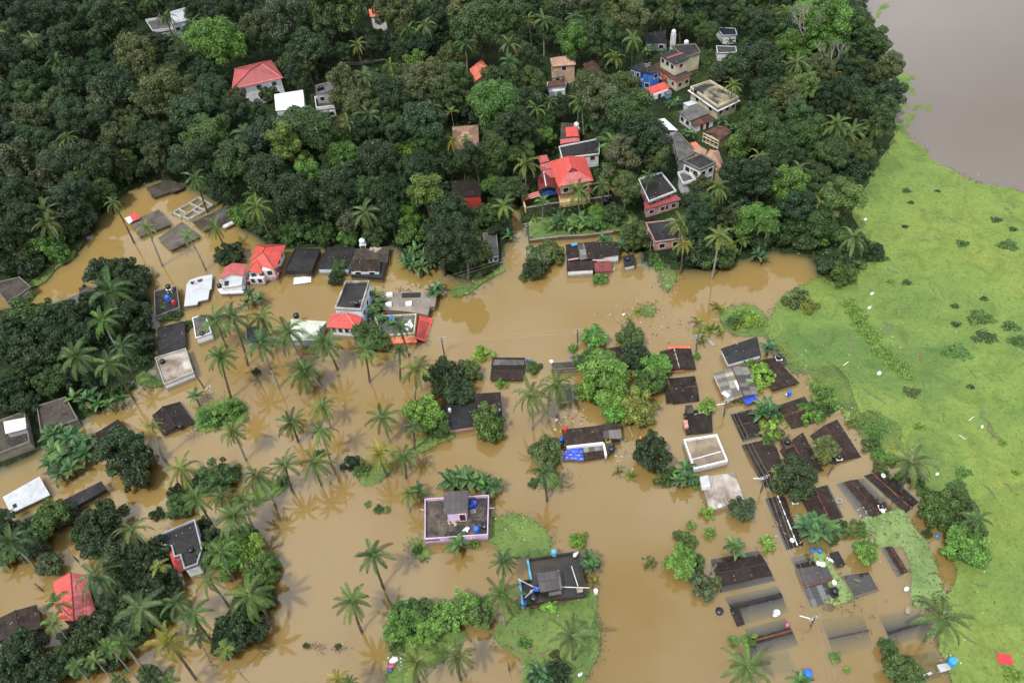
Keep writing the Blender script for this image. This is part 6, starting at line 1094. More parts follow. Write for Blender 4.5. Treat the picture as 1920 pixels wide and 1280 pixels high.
def palm(cx, cy, rpx, col=GREENP, base=None, h=8.0, areca=False, word=None):
    """crown centre at (cx, cy); base: pixel where the trunk meets water or ground"""
    r = random.Random(int(cx * 13 + cy * 29)); vs_ = ARECA if areca else COCO; v_ = r.randrange(len(vs_)); Rr = 1.75 if areca else 4.25
    if base:
        b = P(base[0], base[1], 0.0); b.z = max(gz(b.x, b.y), 0.0); b = P(base[0], base[1], b.z)
        d = (P(cx, cy, 0) - CAM).normalized(); ho = b - CAM; best = None     # the point on the sight line nearest the plumb line over the base
        for k in range(20, 220):
            z = b.z + k * 0.1; q_ = P(cx, cy, z); e = (Vector((q_.x, q_.y)) - Vector((b.x, b.y))).length
            if best is None or e < best[0]: best = (e, q_)
        c = best[1]
    else:
        q_ = P(cx, cy, h); g0 = max(gz(q_.x, q_.y), 0.0); c = P(cx, cy, g0 + h); g0 = max(gz(c.x, c.y), 0.0); b = Vector((c.x + r.uniform(-.8, .8), c.y + r.uniform(-.8, .8), g0))
    s = rpx / ppm(c) / Rr; key = (areca, v_); nm = 'areca_palm' if areca else 'coconut_palm'
    root = bpy.data.objects.new(nm, None); COL.objects.link(root); root.location = b
    if key not in PFIRST: cr = bpy.data.objects.new('crown', vs_[v_]); PFIRST[key] = cr
    else: cr = PFIRST[key].copy()
    COL.objects.link(cr); cr.parent = root; cr.location = c - b; cr.rotation_euler = (r.uniform(-.22, .22), r.uniform(-.22, .22), r.uniform(0, 6.28)); cr.scale = (s * r.uniform(.9, 1.1), s * r.uniform(.9, 1.1), s * r.uniform(.85, 1.2)); cr.color = jit(col, r, 0.12)
    mb = MB(); sw = Vector((r.uniform(-.5, .5), r.uniform(-.5, .5), 0)) * (0.25 if areca else 0.9); n = 7; r0 = 0.10 if areca else 0.19; pts = []
    lo_ = Vector((b.x, b.y, b.z - 1.2))
    for k in range(n + 1): t_ = k / n; pts.append(lo_ + (c - lo_) * t_ + sw * math.sin(math.pi * t_) * 0.5)
    mb.tube(pts, [r0 * (1.25 - 0.45 * k / n) for k in range(n + 1)], 7); mb.build('trunk', 'pale_bark' if (areca or r.random() < 0.6) else 'bark', root, True)
    if not areca and rpx > 26 and r.random() < 0.7:
        k = ('n', 0); o = bpy.data.objects.new('nut_cluster', NUTS) if k not in PFIRST else PFIRST[k].copy(); PFIRST.setdefault(k, o); COL.objects.link(o); o.parent = root; o.location = c - b; o.scale = (s, s, s)
    root['category'] = 'palm'; root['group'] = 'slim areca palms' if areca else 'coconut palms'
    VEG.append((root, f"{PL[col]} {'slim areca palm' if areca else 'coconut palm'}", cx, cy)); return root
def banana_mesh(seed):
    r = random.Random(seed); mb = MB()
    for i in range(10):
        az = i * 2.4 + r.uniform(-.3, .3); el = 1.25 - i * 0.13; Lr = r.uniform(1.7, 2.5); dr = r.uniform(0.9, 1.6); d_h = Vector((math.cos(az), math.sin(az), 0)); sd_ = Vector((-d_h.y, d_h.x, 0)); p = Vector((0, 0, 0)); n = 7; rows = []
        for k in range(n + 1):
            t_ = k / n; e = el - dr * t_ ** 1.3; d = d_h * math.cos(e) + Vector((0, 0, math.sin(e))); w0 = 0.34 * math.sin(math.pi * min(1, 0.10 + t_ * 0.90)) ** 0.7 if t_ > 0.12 else 0.04
            u_ = sd_.cross(d) * -1; rows.append((p - sd_ * w0 - u_ * -0.10 * w0, p.copy(), p + sd_ * w0 - u_ * -0.10 * w0)); p = p + d * (Lr / n)
        i0 = len(mb.v); tn, yl = r.uniform(.65, 1.4), max(0.0, r.uniform(-.4, .2) + (.25 if i > 7 else 0))
        for a, b, c in rows: mb.v += [tuple(a - Vector((0, 0, .1))), tuple(b), tuple(c - Vector((0, 0, .1)))]
        for k in range(n):
            for s_ in (0, 1): a = i0 + k * 3 + s_; mb.f.append((a, a + 3, a + 4, a + 1)); mb.uv.append([(tn * (1.15 if s_ else 0.85), yl)] * 4)
    return mb.mesh('banana_crown', M['leaf_banana'])
BAN = [banana_mesh(k) for k in range(5)]; BF = {}; _mb = MB(); _mb.tube([(0, 0, -2.6), (0.05, 0, -1.2), (0, 0, 0.1)], [0.17, 0.14, 0.09], 8); BST = _mb.mesh('banana_stem', M['banana_stem'] if 'banana_stem' in M else M['bark'], (0, 0, 0), True)
def banana(px, py, s=1.0, col=(0.050, 0.120, 0.026), tilt=0.0, h=2.0, word='banana plant'):
    r = random.Random(int(px * 19 + py * 41)); v_ = r.randrange(len(BAN)); q_ = P(px, py, h); g0 = max(gz(q_.x, q_.y), 0.0); q_ = P(px, py, g0 + h)
    if v_ not in BF:
        root = bpy.data.objects.new('banana_plant', None); cr = bpy.data.objects.new('leaves', BAN[v_]); st = bpy.data.objects.new('stem', BST); BF[v_] = (root, cr, st)
    else: root, cr, st = (o.copy() for o in BF[v_])
    for o in (root, cr, st): COL.objects.link(o)
    cr.parent = root; st.parent = root; root.location = (q_.x, q_.y, g0); root.rotation_euler = (tilt, tilt * 0.5, r.uniform(0, 6.28)); root.scale = (s, s, s); cr.location = (0, 0, h / s); st.location = (0, 0, h / s); cr.color = jit(col, r, 0.15)
    root['category'] = 'banana plant'; root['group'] = 'banana plants'; VEG.append((root, f"{'fallen ' if tilt > 0.6 else ''}{'pale ' if col[0] > 0.08 else ''}{word}", px, py)); return root
# ------------------------------------------------------------------ palms placed one by one: crown, radius, colour, trunk foot (pixels)
G, D, Y, O_, A_ = GREENP, DARKP, YELP, GOLDP, PALEP
for a in [(213, 380, 21, G, (251, 455)), (275, 427, 22, Y, (304, 498)), (352, 442, 21, G, (385, 506)), (402, 425, 26, G, (430, 475)), (35, 365, 36, G, None), (85, 396, 33, A_, None), (222, 308, 20, Y, (243, 345)), (10, 318, 26, Y, None), (62, 298, 24, G, None),
          (207, 545, 46, D, None), (192, 600, 34, G, None), (203, 682, 38, G, (250, 745)), (142, 668, 40, G, (185, 722)), (228, 650, 30, D, (248, 703)), (404, 600, 37, G, None), (437, 596, 40, D, (463, 684)), (413, 668, 35, G, (432, 746)), (490, 594, 34, G, None), (488, 642, 38, D, (523, 726)), (540, 622, 40, G, (566, 668)),
          (609, 642, 36, G, (633, 690)), (571, 697, 36, D, (585, 732)), (684, 656, 36, G, (692, 715)), (750, 612, 24, D, None), (749, 656, 22, D, (749, 711)), (782, 692, 36, Y, (774, 756)), (605, 760, 32, G, (619, 800)), (546, 792, 33, D, (558, 826)), (601, 806, 32, G, (620, 866)), (717, 782, 36, D, (731, 828)), (774, 800, 20, A_, (774, 843)),
          (590, 866, 38, G, (602, 908)), (535, 872, 36, D, (546, 918)), (756, 854, 36, G, (760, 895)), (711, 850, 30, O_, (727, 890)), (767, 926, 23, Y, (767, 958)), (285, 797, 21, Y, (306, 860)), (437, 810, 27, Y, (460, 862)), (340, 880, 38, Y, (337, 918)), (368, 932, 34, G, None), (481, 892, 36, D, None), (437, 968, 40, G, None),
          (247, 992, 40, A_, None), (391, 1085, 36, A_, None), (468, 1116, 56, G, None), (263, 1140, 52, A_, None), (362, 1150, 38, G, None), (316, 1202, 40, O_, (366, 1272)), (178, 1078, 44, D, None), (700, 1040, 40, D, (719, 1101)), (661, 1126, 36, G, (678, 1184)), (942, 1115, 40, G, (946, 1172)), (944, 1052, 30, D, None),
          (780, 1240, 40, Y, None), (858, 1230, 38, A_, (863, 1272)), (633, 1272, 24, O_, None), (1073, 1192, 46, A_, None), (1402, 1248, 56, G, None), (1766, 1158, 58, A_, None), (1708, 866, 48, A_, None), (1832, 972, 36, D, None), (1018, 884, 36, D, None), (996, 740, 44, A_, (998, 802)), (1044, 720, 38, G, None),
          (1085, 358, 30, G, (1088, 402)), (985, 306, 34, Y, None), (1276, 418, 28, Y, None), (1281, 456, 22, O_, None), (1346, 352, 25, G, (1328, 432)), (1356, 410, 28, Y, (1336, 441)), (1442, 414, 28, G, None), (1600, 446, 30, A_, None), (1537, 384, 26, Y, None), (1500, 316, 22, A_, None), (1590, 254, 22, A_, None), (1636, 238, 28, G, None),
          (1424, 294, 24, Y, None), (1472, 22, 18, Y, None), (1277, 38, 25, Y, (1279, 72)), (1245, 22, 22, G, None), (1085, 186, 22, Y, None), (1148, 268, 30, G, None), (944, 386, 28, Y, None), (830, 462, 30, A_, None), (808, 204, 26, Y, None), (646, 316, 24, A_, None), (670, 84, 18, Y, None), (732, 122, 20, Y, None), (692, 216, 26, D, None),
          (1142, 82, 22, O_, None), (1152, 108, 24, Y, None), (800, 360, 28, O_, None), (848, 262, 22, O_, None), (310, 30, 20, G, None), (362, 44, 22, G, None), (60, 72, 20, G, None), (185, 62, 22, D, None), (40, 240, 26, G, None), (330, 72, 18, D, None), (1375, 160, 18, Y, None), (1550, 80, 18, O_, None), (1565, 140, 18, O_, None), (845, 30, 18, Y, None),
          (1030, 190, 20, D, None), (1185, 690, 0, G, None), (20, 1015, 40, D, None), (412, 1035, 34, G, None), (330, 1130, 32, D, None), (232, 1205, 30, G, None), (415, 930, 30, D, None), (65, 1120, 0, G, None), (455, 935, 28, G, None), (700, 640, 0, G, None), (560, 340, 24, D, None), (478, 365, 22, G, None), (1128, 348, 20, A_, None), (1215, 330, 18, D, None), (655, 1280, 20, G, None), (790, 1205, 0, G, None)]:
    if a[2]: palm(*a)
for cx, cy, rp, c, b in [(108, 1130, 24, D, (152, 1178)), (205, 1212, 22, G, (262, 1278)), (178, 1236, 20, LIME and Y, (218, 1284)), (142, 1248, 18, G, (172, 1284)), (299, 1062, 18, Y, (326, 1096)), (372, 1196, 18, D, (392, 1240)), (421, 1216, 18, Y, (450, 1262)), (316, 1274, 20, G, None), (226, 1272, 20, D, None), (1018, 378, 14, G, (1015, 422)), (1393, 450, 15, Y, (1387, 474)), (100, 1165, 22, G, None), (195, 1090, 18, D, None), (1560, 240, 14, Y, None), (522, 1012, 0, G, None), (1095, 355, 0, G, None), (1320, 300, 0, G, None), (875, 260, 13, G, None), (846, 210, 13, Y, None)]:
    if rp: palm(cx, cy, rp, c, b, 7.5, True)
# ---- banana plants
B1, B2 = (0.036, 0.092, 0.034), (0.055, 0.118, 0.036)
for a in [(765, 478, 1.1), (780, 470, 1.2), (795, 480, 1.1), (772, 495, 1.2), (790, 500, 1.2), (806, 492, 1.0), (760, 490, 1.0), (842, 900, 1.2), (860, 895, 1.3), (878, 898, 1.25), (895, 902, 1.2), (912, 910, 1.1), (928, 912, 1.0), (850, 905, 1.2), (859, 1019, 1.25), (785, 920, 0.9), (470, 552, 1.0), (486, 560, 0.9), (462, 566, 0.8),
          (366, 744, 1.0), (140, 745, 1.1), (158, 752, 1.2), (172, 742, 1.1), (185, 756, 1.0), (205, 758, 0.9), (228, 748, 0.8), (97, 815, 1.2), (112, 808, 1.2), (128, 822, 1.3), (145, 815, 1.1), (100, 845, 1.2), (120, 855, 1.3), (140, 845, 1.2), (160, 850, 1.2), (95, 870, 1.2), (112, 888, 1.2), (132, 878, 1.2), (150, 835, 1.1), (165, 825, 1.0), (1434, 762, 1.2), (1428, 775, 1.1), (1446, 772, 1.1), (1441, 652, 1.1),
          (1510, 985, 1.2), (1530, 980, 1.2), (1548, 990, 1.2), (1522, 998, 1.2), (1540, 1002, 1.1), (1560, 996, 0.9), (1285, 880, 1.0), (1290, 895, 1.0), (1272, 900, 0.8), (1375, 1022, 0.9), (1382, 1030, 0.8), (1104, 1048, 1.0), (1108, 1062, 0.8), (705, 555, 1.0), (712, 570, 1.1), (702, 585, 1.0), (716, 600, 0.9), (735, 608, 0.9), (820, 540, 1.0), (812, 548, 0.9), (1050, 412, 1.2), (1062, 420, 1.1), (1040, 422, 1.0), (1088, 412, 1.2), (1098, 420, 1.1), (1076, 424, 1.0),
          (522, 430, 1.0), (512, 440, 1.0), (535, 440, 1.0), (640, 408, 1.1), (650, 400, 1.0), (590, 445, 0.9), (1368, 240, 1.0), (1380, 244, 1.0), (1355, 225, 0.9), (1212, 98, 0.9), (1222, 92, 0.9), (1245, 98, 0.9), (1370, 78, 0.9), (1400, 78, 0.9), (1410, 70, 0.9), (1296, 252, 0.9), (1285, 250, 0.8), (1118, 222, 1.1), (1105, 232, 1.2), (1125, 235, 1.1), (1132, 450, 1.0), (1145, 458, 0.9), (1165, 460, 1.0), (1172, 448, 1.0), (955, 442, 0.9),
          (60, 998, 1.1), (12, 1030, 1.2), (28, 1040, 1.1), (5, 1050, 1.0), (1500, 1278, 0.9), (1010, 1262, 1.0), (1025, 1268, 0.9), (1355, 478, 0.8), (1420, 478, 0.9), (1430, 480, 0.8), (1010, 200, 0.9), (670, 245, 0.9), (655, 250, 0.9), (685, 245, 0.9), (615, 215, 0.8), (1255, 195, 0.8), (1270, 192, 0.8)]:
    banana(*a, B1 if (a[0] + a[1]) % 3 else B2)
for x, y, s in [(1315, 622, 0.9), (1330, 612, 1.0), (1345, 622, 0.9), (1322, 635, 0.9), (1305, 605, 0.8), (1375, 615, 0.8), (1338, 575, 0.8), (1348, 580, 0.7), (1195, 580, 0.7), (1175, 600, 0.7), (1165, 880, 0.7), (1180, 885, 0.7), (1112, 1095, 0.7)]: banana(x, y, s, (0.15, 0.19, 0.035), 1.15, 0.5, 'banana plant')
# ---- trees and bushes placed one by one (crown centre, radius in pixels)
T_FLOOD = [('round', 225, 848, 48, DARK), ('round', 252, 872, 46, DARK), ('round', 195, 512, 36, DARK), ('round', 232, 520, 40, DARK), ('round', 245, 548, 34, DARK), ('round', 430, 480, 26, DARK), ('round', 638, 505, 16, MID), ('round', 628, 524, 15, DARK), ('bush', 663, 500, 13, LIME), ('round', 795, 782, 40, BRIGHT), ('round', 822, 800, 28, MID), ('round', 917, 795, 33, MID),
 ('round', 835, 712, 40, DARK), ('round', 860, 735, 34, DARK), ('round', 880, 695, 24, MID), ('bush', 905, 665, 19, LIME), ('round', 1114, 632, 25, BRIGHT), ('bush', 1076, 654, 12, BRIGHT), ('round', 1184, 636, 30, MID), ('round', 1132, 712, 52, BRIGHT), ('round', 1110, 680, 32, MID), ('round', 1150, 745, 36, BRIGHT), ('round', 1190, 672, 30, DARK), ('round', 1226, 688, 34, BRIGHT), ('round', 1215, 720, 34, MID), ('round', 1196, 766, 36, YEL), ('round', 1160, 770, 30, BRIGHT),
 ('round', 1222, 852, 38, DARK), ('bush', 1245, 897, 20, MID), ('bush', 1300, 902, 17, BRIGHT), ('round', 1024, 848, 33, OLIVE), ('round', 1010, 480, 30, MID), ('round', 1030, 475, 28, OLIVE), ('round', 1005, 505, 24, DARK), ('bush', 1042, 480, 16, LIME), ('bush', 985, 520, 14, MID), ('round', 1310, 470, 40, DARK), ('round', 1345, 482, 32, MID), ('round', 1290, 478, 28, DARK), ('round', 1362, 470, 22, YEL), ('bush', 1330, 756, 15, LIME), ('bush', 1322, 770, 16, LIME), ('bush', 1399, 678, 17, BRIGHT), ('bush', 1384, 744, 15, MID),
 ('sparse', 1430, 700, 27, LIME), ('sparse', 1422, 718, 22, LIME), ('sparse', 1450, 800, 24, LIME), ('bush', 1448, 812, 20, OLIVE), ('bush', 1545, 742, 24, BRIGHT), ('round', 1548, 845, 27, OLIVE), ('round', 1492, 898, 40, DARK), ('bush', 1458, 895, 16, YEL), ('bush', 1605, 990, 18, MID), ('bush', 1592, 1000, 15, OLIVE), ('round', 1622, 1036, 26, BRIGHT), ('round', 1282, 1050, 30, BRIGHT), ('round', 1268, 1062, 25, BRIGHT), ('bush', 1285, 1012, 20, MID), ('bush', 1304, 1058, 20, MID), ('sparse', 1216, 1054, 14, OLIVE),
 ('sparse', 1318, 1108, 24, GREY), ('sparse', 1335, 1095, 20, GREY), ('sparse', 1310, 1090, 20, GREY), ('sparse', 1436, 1022, 17, LIME), ('sparse', 1440, 1015, 12, LIME), ('round', 1390, 955, 24, GREY), ('sparse', 1325, 958, 18, LIME), ('round', 1762, 955, 38, MID), ('round', 1790, 945, 30, MID), ('round', 1808, 1024, 40, BRIGHT), ('round', 1815, 1002, 30, MID), ('round', 1664, 1214, 20, MID), ('round', 1690, 1258, 30, MID), ('round', 1715, 1270, 24, MID), ('bush', 1405, 1200, 15, BRIGHT), ('bush', 1376, 1200, 11, BRIGHT), ('bush', 1566, 1232, 11, BRIGHT), ('bush', 1589, 1254, 7, LIME),
 ('bush', 1028, 1134, 17, LIME), ('bush', 1084, 1014, 17, LIME), ('round', 758, 1158, 36, BRIGHT), ('round', 790, 1148, 30, MID), ('round', 740, 1180, 24, BRIGHT), ('round', 830, 1160, 36, BRIGHT), ('round', 868, 1142, 36, BRIGHT), ('round', 900, 1150, 28, MID), ('round', 800, 1180, 28, BRIGHT), ('bush', 770, 1205, 20, BRIGHT), ('bush', 745, 1215, 14, MID), ('round', 440, 1040, 40, BRIGHT), ('round', 478, 1040, 34, LIME), ('round', 492, 1075, 32, MID), ('round', 400, 1042, 30, MID), ('round', 440, 1190, 40, DARK), ('round', 480, 1180, 26, DARK), ('round', 410, 893, 34, MID), ('bush', 440, 885, 16, MID),
 ('round', 98, 978, 38, MID), ('round', 120, 965, 26, DARK), ('round', 65, 1030, 26, GREY), ('round', 92, 1060, 24, GREY), ('round', 195, 975, 40, DARK), ('round', 190, 1020, 34, DARK), ('round', 240, 1048, 44, DARK), ('round', 285, 1050, 38, DARK), ('round', 232, 1095, 36, GREY), ('round', 300, 1105, 36, DARK), ('round', 180, 1195, 40, DARK), ('round', 225, 1185, 34, DARK), ('round', 40, 1225, 44, DARK), ('round', 10, 1255, 40, DARK), ('round', 90, 1262, 42, DARK), ('round', 120, 1240, 34, MID), ('round', 285, 1268, 22, GREY), ('bush', 272, 1262, 17, MID), ('round', 205, 1135, 24, GREY), ('bush', 295, 965, 15, DARK), ('round', 15, 995, 40, DARK), ('round', 335, 950, 24, MID), ('round', 20, 1290, 40, DARK), ('round', 395, 1010, 22, DARK), ('round', 345, 1030, 0, DARK),
 ('bush', 1490, 562, 25, OLIVE), ('bush', 1515, 575, 18, YEL), ('bush', 1390, 595, 20, BRIGHT), ('bush', 1408, 602, 20, LIME), ('bush', 1375, 605, 15, MID), ('round', 1566, 495, 30, BLUE), ('round', 1580, 515, 26, MID), ('bush', 1596, 500, 20, OLIVE), ('round', 1640, 475, 18, DARK), ('bush', 1655, 485, 12, MID), ('bush', 390, 785, 22, BRIGHT), ('bush', 418, 775, 26, BRIGHT), ('bush', 440, 768, 24, BRIGHT), ('bush', 408, 790, 18, MID), ('bush', 660, 868, 18, DARK), ('bush', 680, 880, 18, MID), ('bush', 1126, 524, 16, BRIGHT), ('bush', 1225, 485, 14, MID), ('bush', 1236, 498, 12, BRIGHT), ('bush', 1598, 795, 12, OLIVE), ('bush', 1640, 800, 30, BRIGHT), ('bush', 1615, 785, 20, YEL), ('bush', 1632, 835, 18, MID), ('bush', 1650, 855, 17, BRIGHT), ('bush', 1650, 876, 14, OLIVE), ('bush', 1718, 905, 18, MID), ('bush', 1735, 925, 16, MID),
 ('round', 688, 628, 30, MID), ('round', 708, 640, 24, MID), ('bush', 480, 697, 8, DARK), ('bush', 1890, 460, 19, MID), ('bush', 1838, 596, 25, MID), ('bush', 1805, 457, 13, MID), ('bush', 1792, 608, 9, DARK), ('bush', 1796, 910, 18, MID), ('bush', 1806, 885, 16, BRIGHT), ('bush', 1895, 612, 17, MID), ('bush', 1845, 632, 22, BLUE), ('bush', 1910, 640, 20, MID), ('bush', 1795, 660, 26, BRIGHT), ('bush', 1610, 595, 17, LIME), ('bush', 1625, 620, 20, LIME), ('bush', 1650, 655, 20, LIME), ('bush', 1690, 690, 20, LIME), ('bush', 1710, 735, 16, OLIVE), ('bush', 1725, 800, 12, LIME), ('bush', 1900, 1265, 20, LIME), ('bush', 1855, 630, 12, DARK),
 ('bush', 1180, 700, 0, MID), ('bush', 785, 1030, 12, MID), ('bush', 890, 1018, 10, LIME), ('bush', 1365, 868, 0, MID), ('bush', 1010, 1275, 22, DARK), ('round', 1045, 1265, 26, DARK), ('bush', 710, 955, 9, MID), ('bush', 725, 955, 7, YEL), ('bush', 1120, 740, 20, MID), ('bush', 1000, 690, 16, MID), ('bush', 940, 720, 12, BRIGHT), ('bush', 1308, 668, 7, BRIGHT), ('bush', 1560, 760, 14, BRIGHT), ('bush', 1535, 780, 14, BRIGHT), ('sparse', 1530, 770, 22, MID), ('bush', 1500, 790, 0, MID), ('bush', 1680, 1240, 0, MID)]
PATCH = []
for k, x, y, rp, c in T_FLOOD:
    if rp and k == 'bush' and x > 1600 and (x > 1780 or (y > 440 and y < 820)): PATCH.append((x, y, rp, c))
    elif rp:
        o = plant(k, x, y, rp, c, low={'round': 1.9, 'bush': 0.45, 'sparse': 1.0}[k] * max(0.6, rp / 30), floor=None if gz(*P(x, y, 1)[:2]) > 0 else -0.1); f_ = 1.12 if c in (DARK, GREY) else 1.4; cr = o.children[0]; cr.color = (cr.color[0] * f_ * 1.05, cr.color[1] * f_, cr.color[2] * f_, 1)
T_WOOD = [('round', 1160, 330, 34, BRIGHT), ('flower', 1165, 300, 34, GREY), ('flower', 1172, 365, 30, MID), ('big', 1215, 265, 50, DARK), ('big', 1180, 225, 44, MID), ('big', 1110, 165, 42, OLIVE), ('big', 660, 178, 34, OLIVE), ('flower', 655, 165, 36, OLIVE), ('flower', 672, 200, 32, OLIVE), ('flower', 245, 105, 38, OLIVE), ('flower', 265, 130, 34, OLIVE), ('big', 395, 80, 46, BRIGHT), ('big', 425, 95, 36, BRIGHT), ('big', 300, 180, 46, OLIVE), ('big', 225, 165, 44, BLUE), ('feather', 105, 300, 44, GREY), ('feather', 225, 180, 36, BLUE),
 ('flower', 800, 155, 36, OLIVE), ('flower', 770, 168, 32, GREY), ('big', 830, 175, 34, MID), ('tall', 610, 40, 34, MID), ('tall', 660, 35, 34, OLIVE), ('flower', 1180, 40, 40, OLIVE), ('big', 1085, 80, 36, BRIGHT), ('flower', 870, 8, 36, OLIVE), ('big', 900, 60, 46, MID), ('big', 580, 90, 40, BLUE), ('big', 545, 45, 46, GREY), ('flower', 730, 20, 36, OLIVE), ('round', 540, 125, 28, MID), ('round', 605, 125, 28, MID), ('round', 505, 172, 24, MID), ('big', 560, 240, 50, MID), ('big', 600, 260, 44, MID), ('big', 510, 250, 44, BLUE), ('big', 790, 245, 46, BLUE), ('round', 755, 292, 32, LIME), ('big', 930, 195, 44, BRIGHT), ('big', 880, 210, 0, MID), ('big', 945, 160, 40, MID), ('round', 885, 245, 0, MID),
 ('flower', 1125, 195, 36, GREY), ('big', 1165, 165, 34, OLIVE), ('tall', 535, 275, 36, YEL), ('round', 1400, 275, 34, BRIGHT), ('big', 1420, 260, 36, MID), ('big', 1380, 120, 36, MID), ('big', 1415, 130, 40, DARK), ('round', 1350, 138, 24, GREY), ('tall', 1558, 60, 36, BRIGHT), ('big', 1520, 25, 36, LIME), ('big', 1590, 30, 36, DARK), ('big', 1640, 140, 30, DARK), ('tall', 1655, 140, 24, OLIVE), ('big', 1600, 60, 34, MID), ('flower', 1540, 70, 30, OLIVE), ('flower', 1545, 135, 26, OLIVE), ('flower', 1490, 190, 30, OLIVE), ('feather', 1590, 170, 36, BLUE), ('big', 1520, 255, 36, MID), ('big', 1460, 285, 34, MID), ('big', 1560, 290, 34, MID), ('big', 1610, 280, 28, OLIVE),
 ('big', 1480, 350, 40, BRIGHT), ('big', 1500, 390, 40, BLUE), ('big', 1540, 410, 36, MID), ('round', 1550, 440, 26, BRIGHT), ('round', 1420, 375, 30, DARK), ('round', 1385, 380, 26, BLUE), ('round', 1310, 375, 28, DARK), ('round', 1310, 345, 24, OLIVE), ('big', 1390, 330, 36, DARK), ('round', 1330, 310, 0, DARK), ('round', 1460, 445, 26, MID), ('round', 1510, 450, 26, MID), ('round', 1400, 440, 26, DARK), ('round', 1430, 455, 22, MID), ('tall', 870, 465, 32, DARK), ('round', 890, 470, 34, OLIVE), ('round', 865, 490, 28, DARK), ('round', 770, 440, 28, BRIGHT), ('round', 805, 435, 26, MID), ('round', 700, 440, 26, MID), ('round', 655, 445, 22, BRIGHT), ('round', 610, 440, 24, MID), ('round', 565, 430, 30, MID), ('round', 540, 445, 18, BRIGHT),
 ('round', 925, 350, 24, BRIGHT), ('round', 905, 405, 26, MID), ('round', 940, 430, 22, DARK), ('round', 935, 405, 22, DARK), ('tall', 800, 380, 28, YEL), ('big', 845, 400, 34, DARK), ('big', 740, 380, 40, DARK), ('big', 690, 360, 38, MID), ('big', 620, 370, 44, DARK), ('big', 560, 370, 44, DARK), ('big', 500, 330, 46, DARK), ('big', 440, 310, 46, MID), ('big', 400, 250, 46, MID), ('big', 365, 210, 42, BLUE), ('tall', 370, 300, 34, DARK), ('big', 425, 350, 36, DARK), ('round', 450, 400, 24, BRIGHT), ('round', 482, 418, 22, MID), ('big', 710, 300, 40, DARK), ('big', 790, 320, 36, DARK), ('round', 1115, 415, 22, BRIGHT), ('round', 1150, 405, 24, MID), ('round', 1195, 455, 24, OLIVE), ('tall', 1190, 440, 20, OLIVE), ('round', 1120, 395, 16, LIME),
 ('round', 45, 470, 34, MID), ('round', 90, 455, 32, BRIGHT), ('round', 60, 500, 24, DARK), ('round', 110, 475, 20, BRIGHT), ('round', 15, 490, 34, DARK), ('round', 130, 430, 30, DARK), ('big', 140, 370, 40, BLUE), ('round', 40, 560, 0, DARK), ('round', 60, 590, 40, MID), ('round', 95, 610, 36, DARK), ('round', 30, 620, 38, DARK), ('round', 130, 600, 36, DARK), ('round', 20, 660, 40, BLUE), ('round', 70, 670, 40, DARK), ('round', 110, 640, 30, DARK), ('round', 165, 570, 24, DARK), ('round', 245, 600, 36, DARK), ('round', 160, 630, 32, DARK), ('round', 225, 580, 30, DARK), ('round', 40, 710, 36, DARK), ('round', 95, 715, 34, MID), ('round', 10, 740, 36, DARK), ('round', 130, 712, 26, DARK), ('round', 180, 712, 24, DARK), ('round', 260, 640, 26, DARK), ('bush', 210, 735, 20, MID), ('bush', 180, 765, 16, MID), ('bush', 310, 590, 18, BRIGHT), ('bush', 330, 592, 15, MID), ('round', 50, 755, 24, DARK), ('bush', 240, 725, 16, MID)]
for k, x, y, rp, c in T_WOOD:
    if rp: plant(k, x, y, rp, c, low=(2.6 * rp / 30 if k == 'round' else 0.6 if k == 'bush' else None), sq=1.0)
# ---- the rest of the wood: trees spread over what is still bare, never in front of a house
WOODPX = [(-60, -60), (1612, -60), (1612, 20), (1640, 95), (1655, 160), (1660, 230), (1620, 300), (1585, 360), (1580, 420), (1540, 455), (1300, 440), (1290, 300), (1180, 300), (960, 330), (955, 440), (930, 480), (830, 470), (740, 430), (520, 425), (440, 370), (320, 315), (220, 330), (180, 390), (110, 470), (-60, 540)]
def inpoly(x, y, p):
    c = False
    for i in range(len(p)):
        (a, b), (d, e) = p[i], p[i - 1]
        if (b > y) != (e > y) and x < (d - a) * (y - b) / (e - b) + a: c = not c
    return c
KEEP += [(878, 108, 922, 158), (845, 233, 900, 284), (1230, 220, 1275, 250), (1258, 250, 1312, 300)]
taken = [(x, y, rp) for k, x, y, rp, c in T_WOOD if rp]
OPEN = [(1225, 190, 1300, 260), (660, 108, 745, 130), (1012, 80, 1060, 100), (985, 380, 1190, 440), (1125, 380, 1200, 420)]
rw_ = random.Random(5); nfill = 0
cand = [(xx + rw_.uniform(-5, 5), yy + rw_.uniform(-4, 4)) for yy in range(-40, 470, 7) for xx in range(-50, 1665, 9)]; rw_.shuffle(cand)
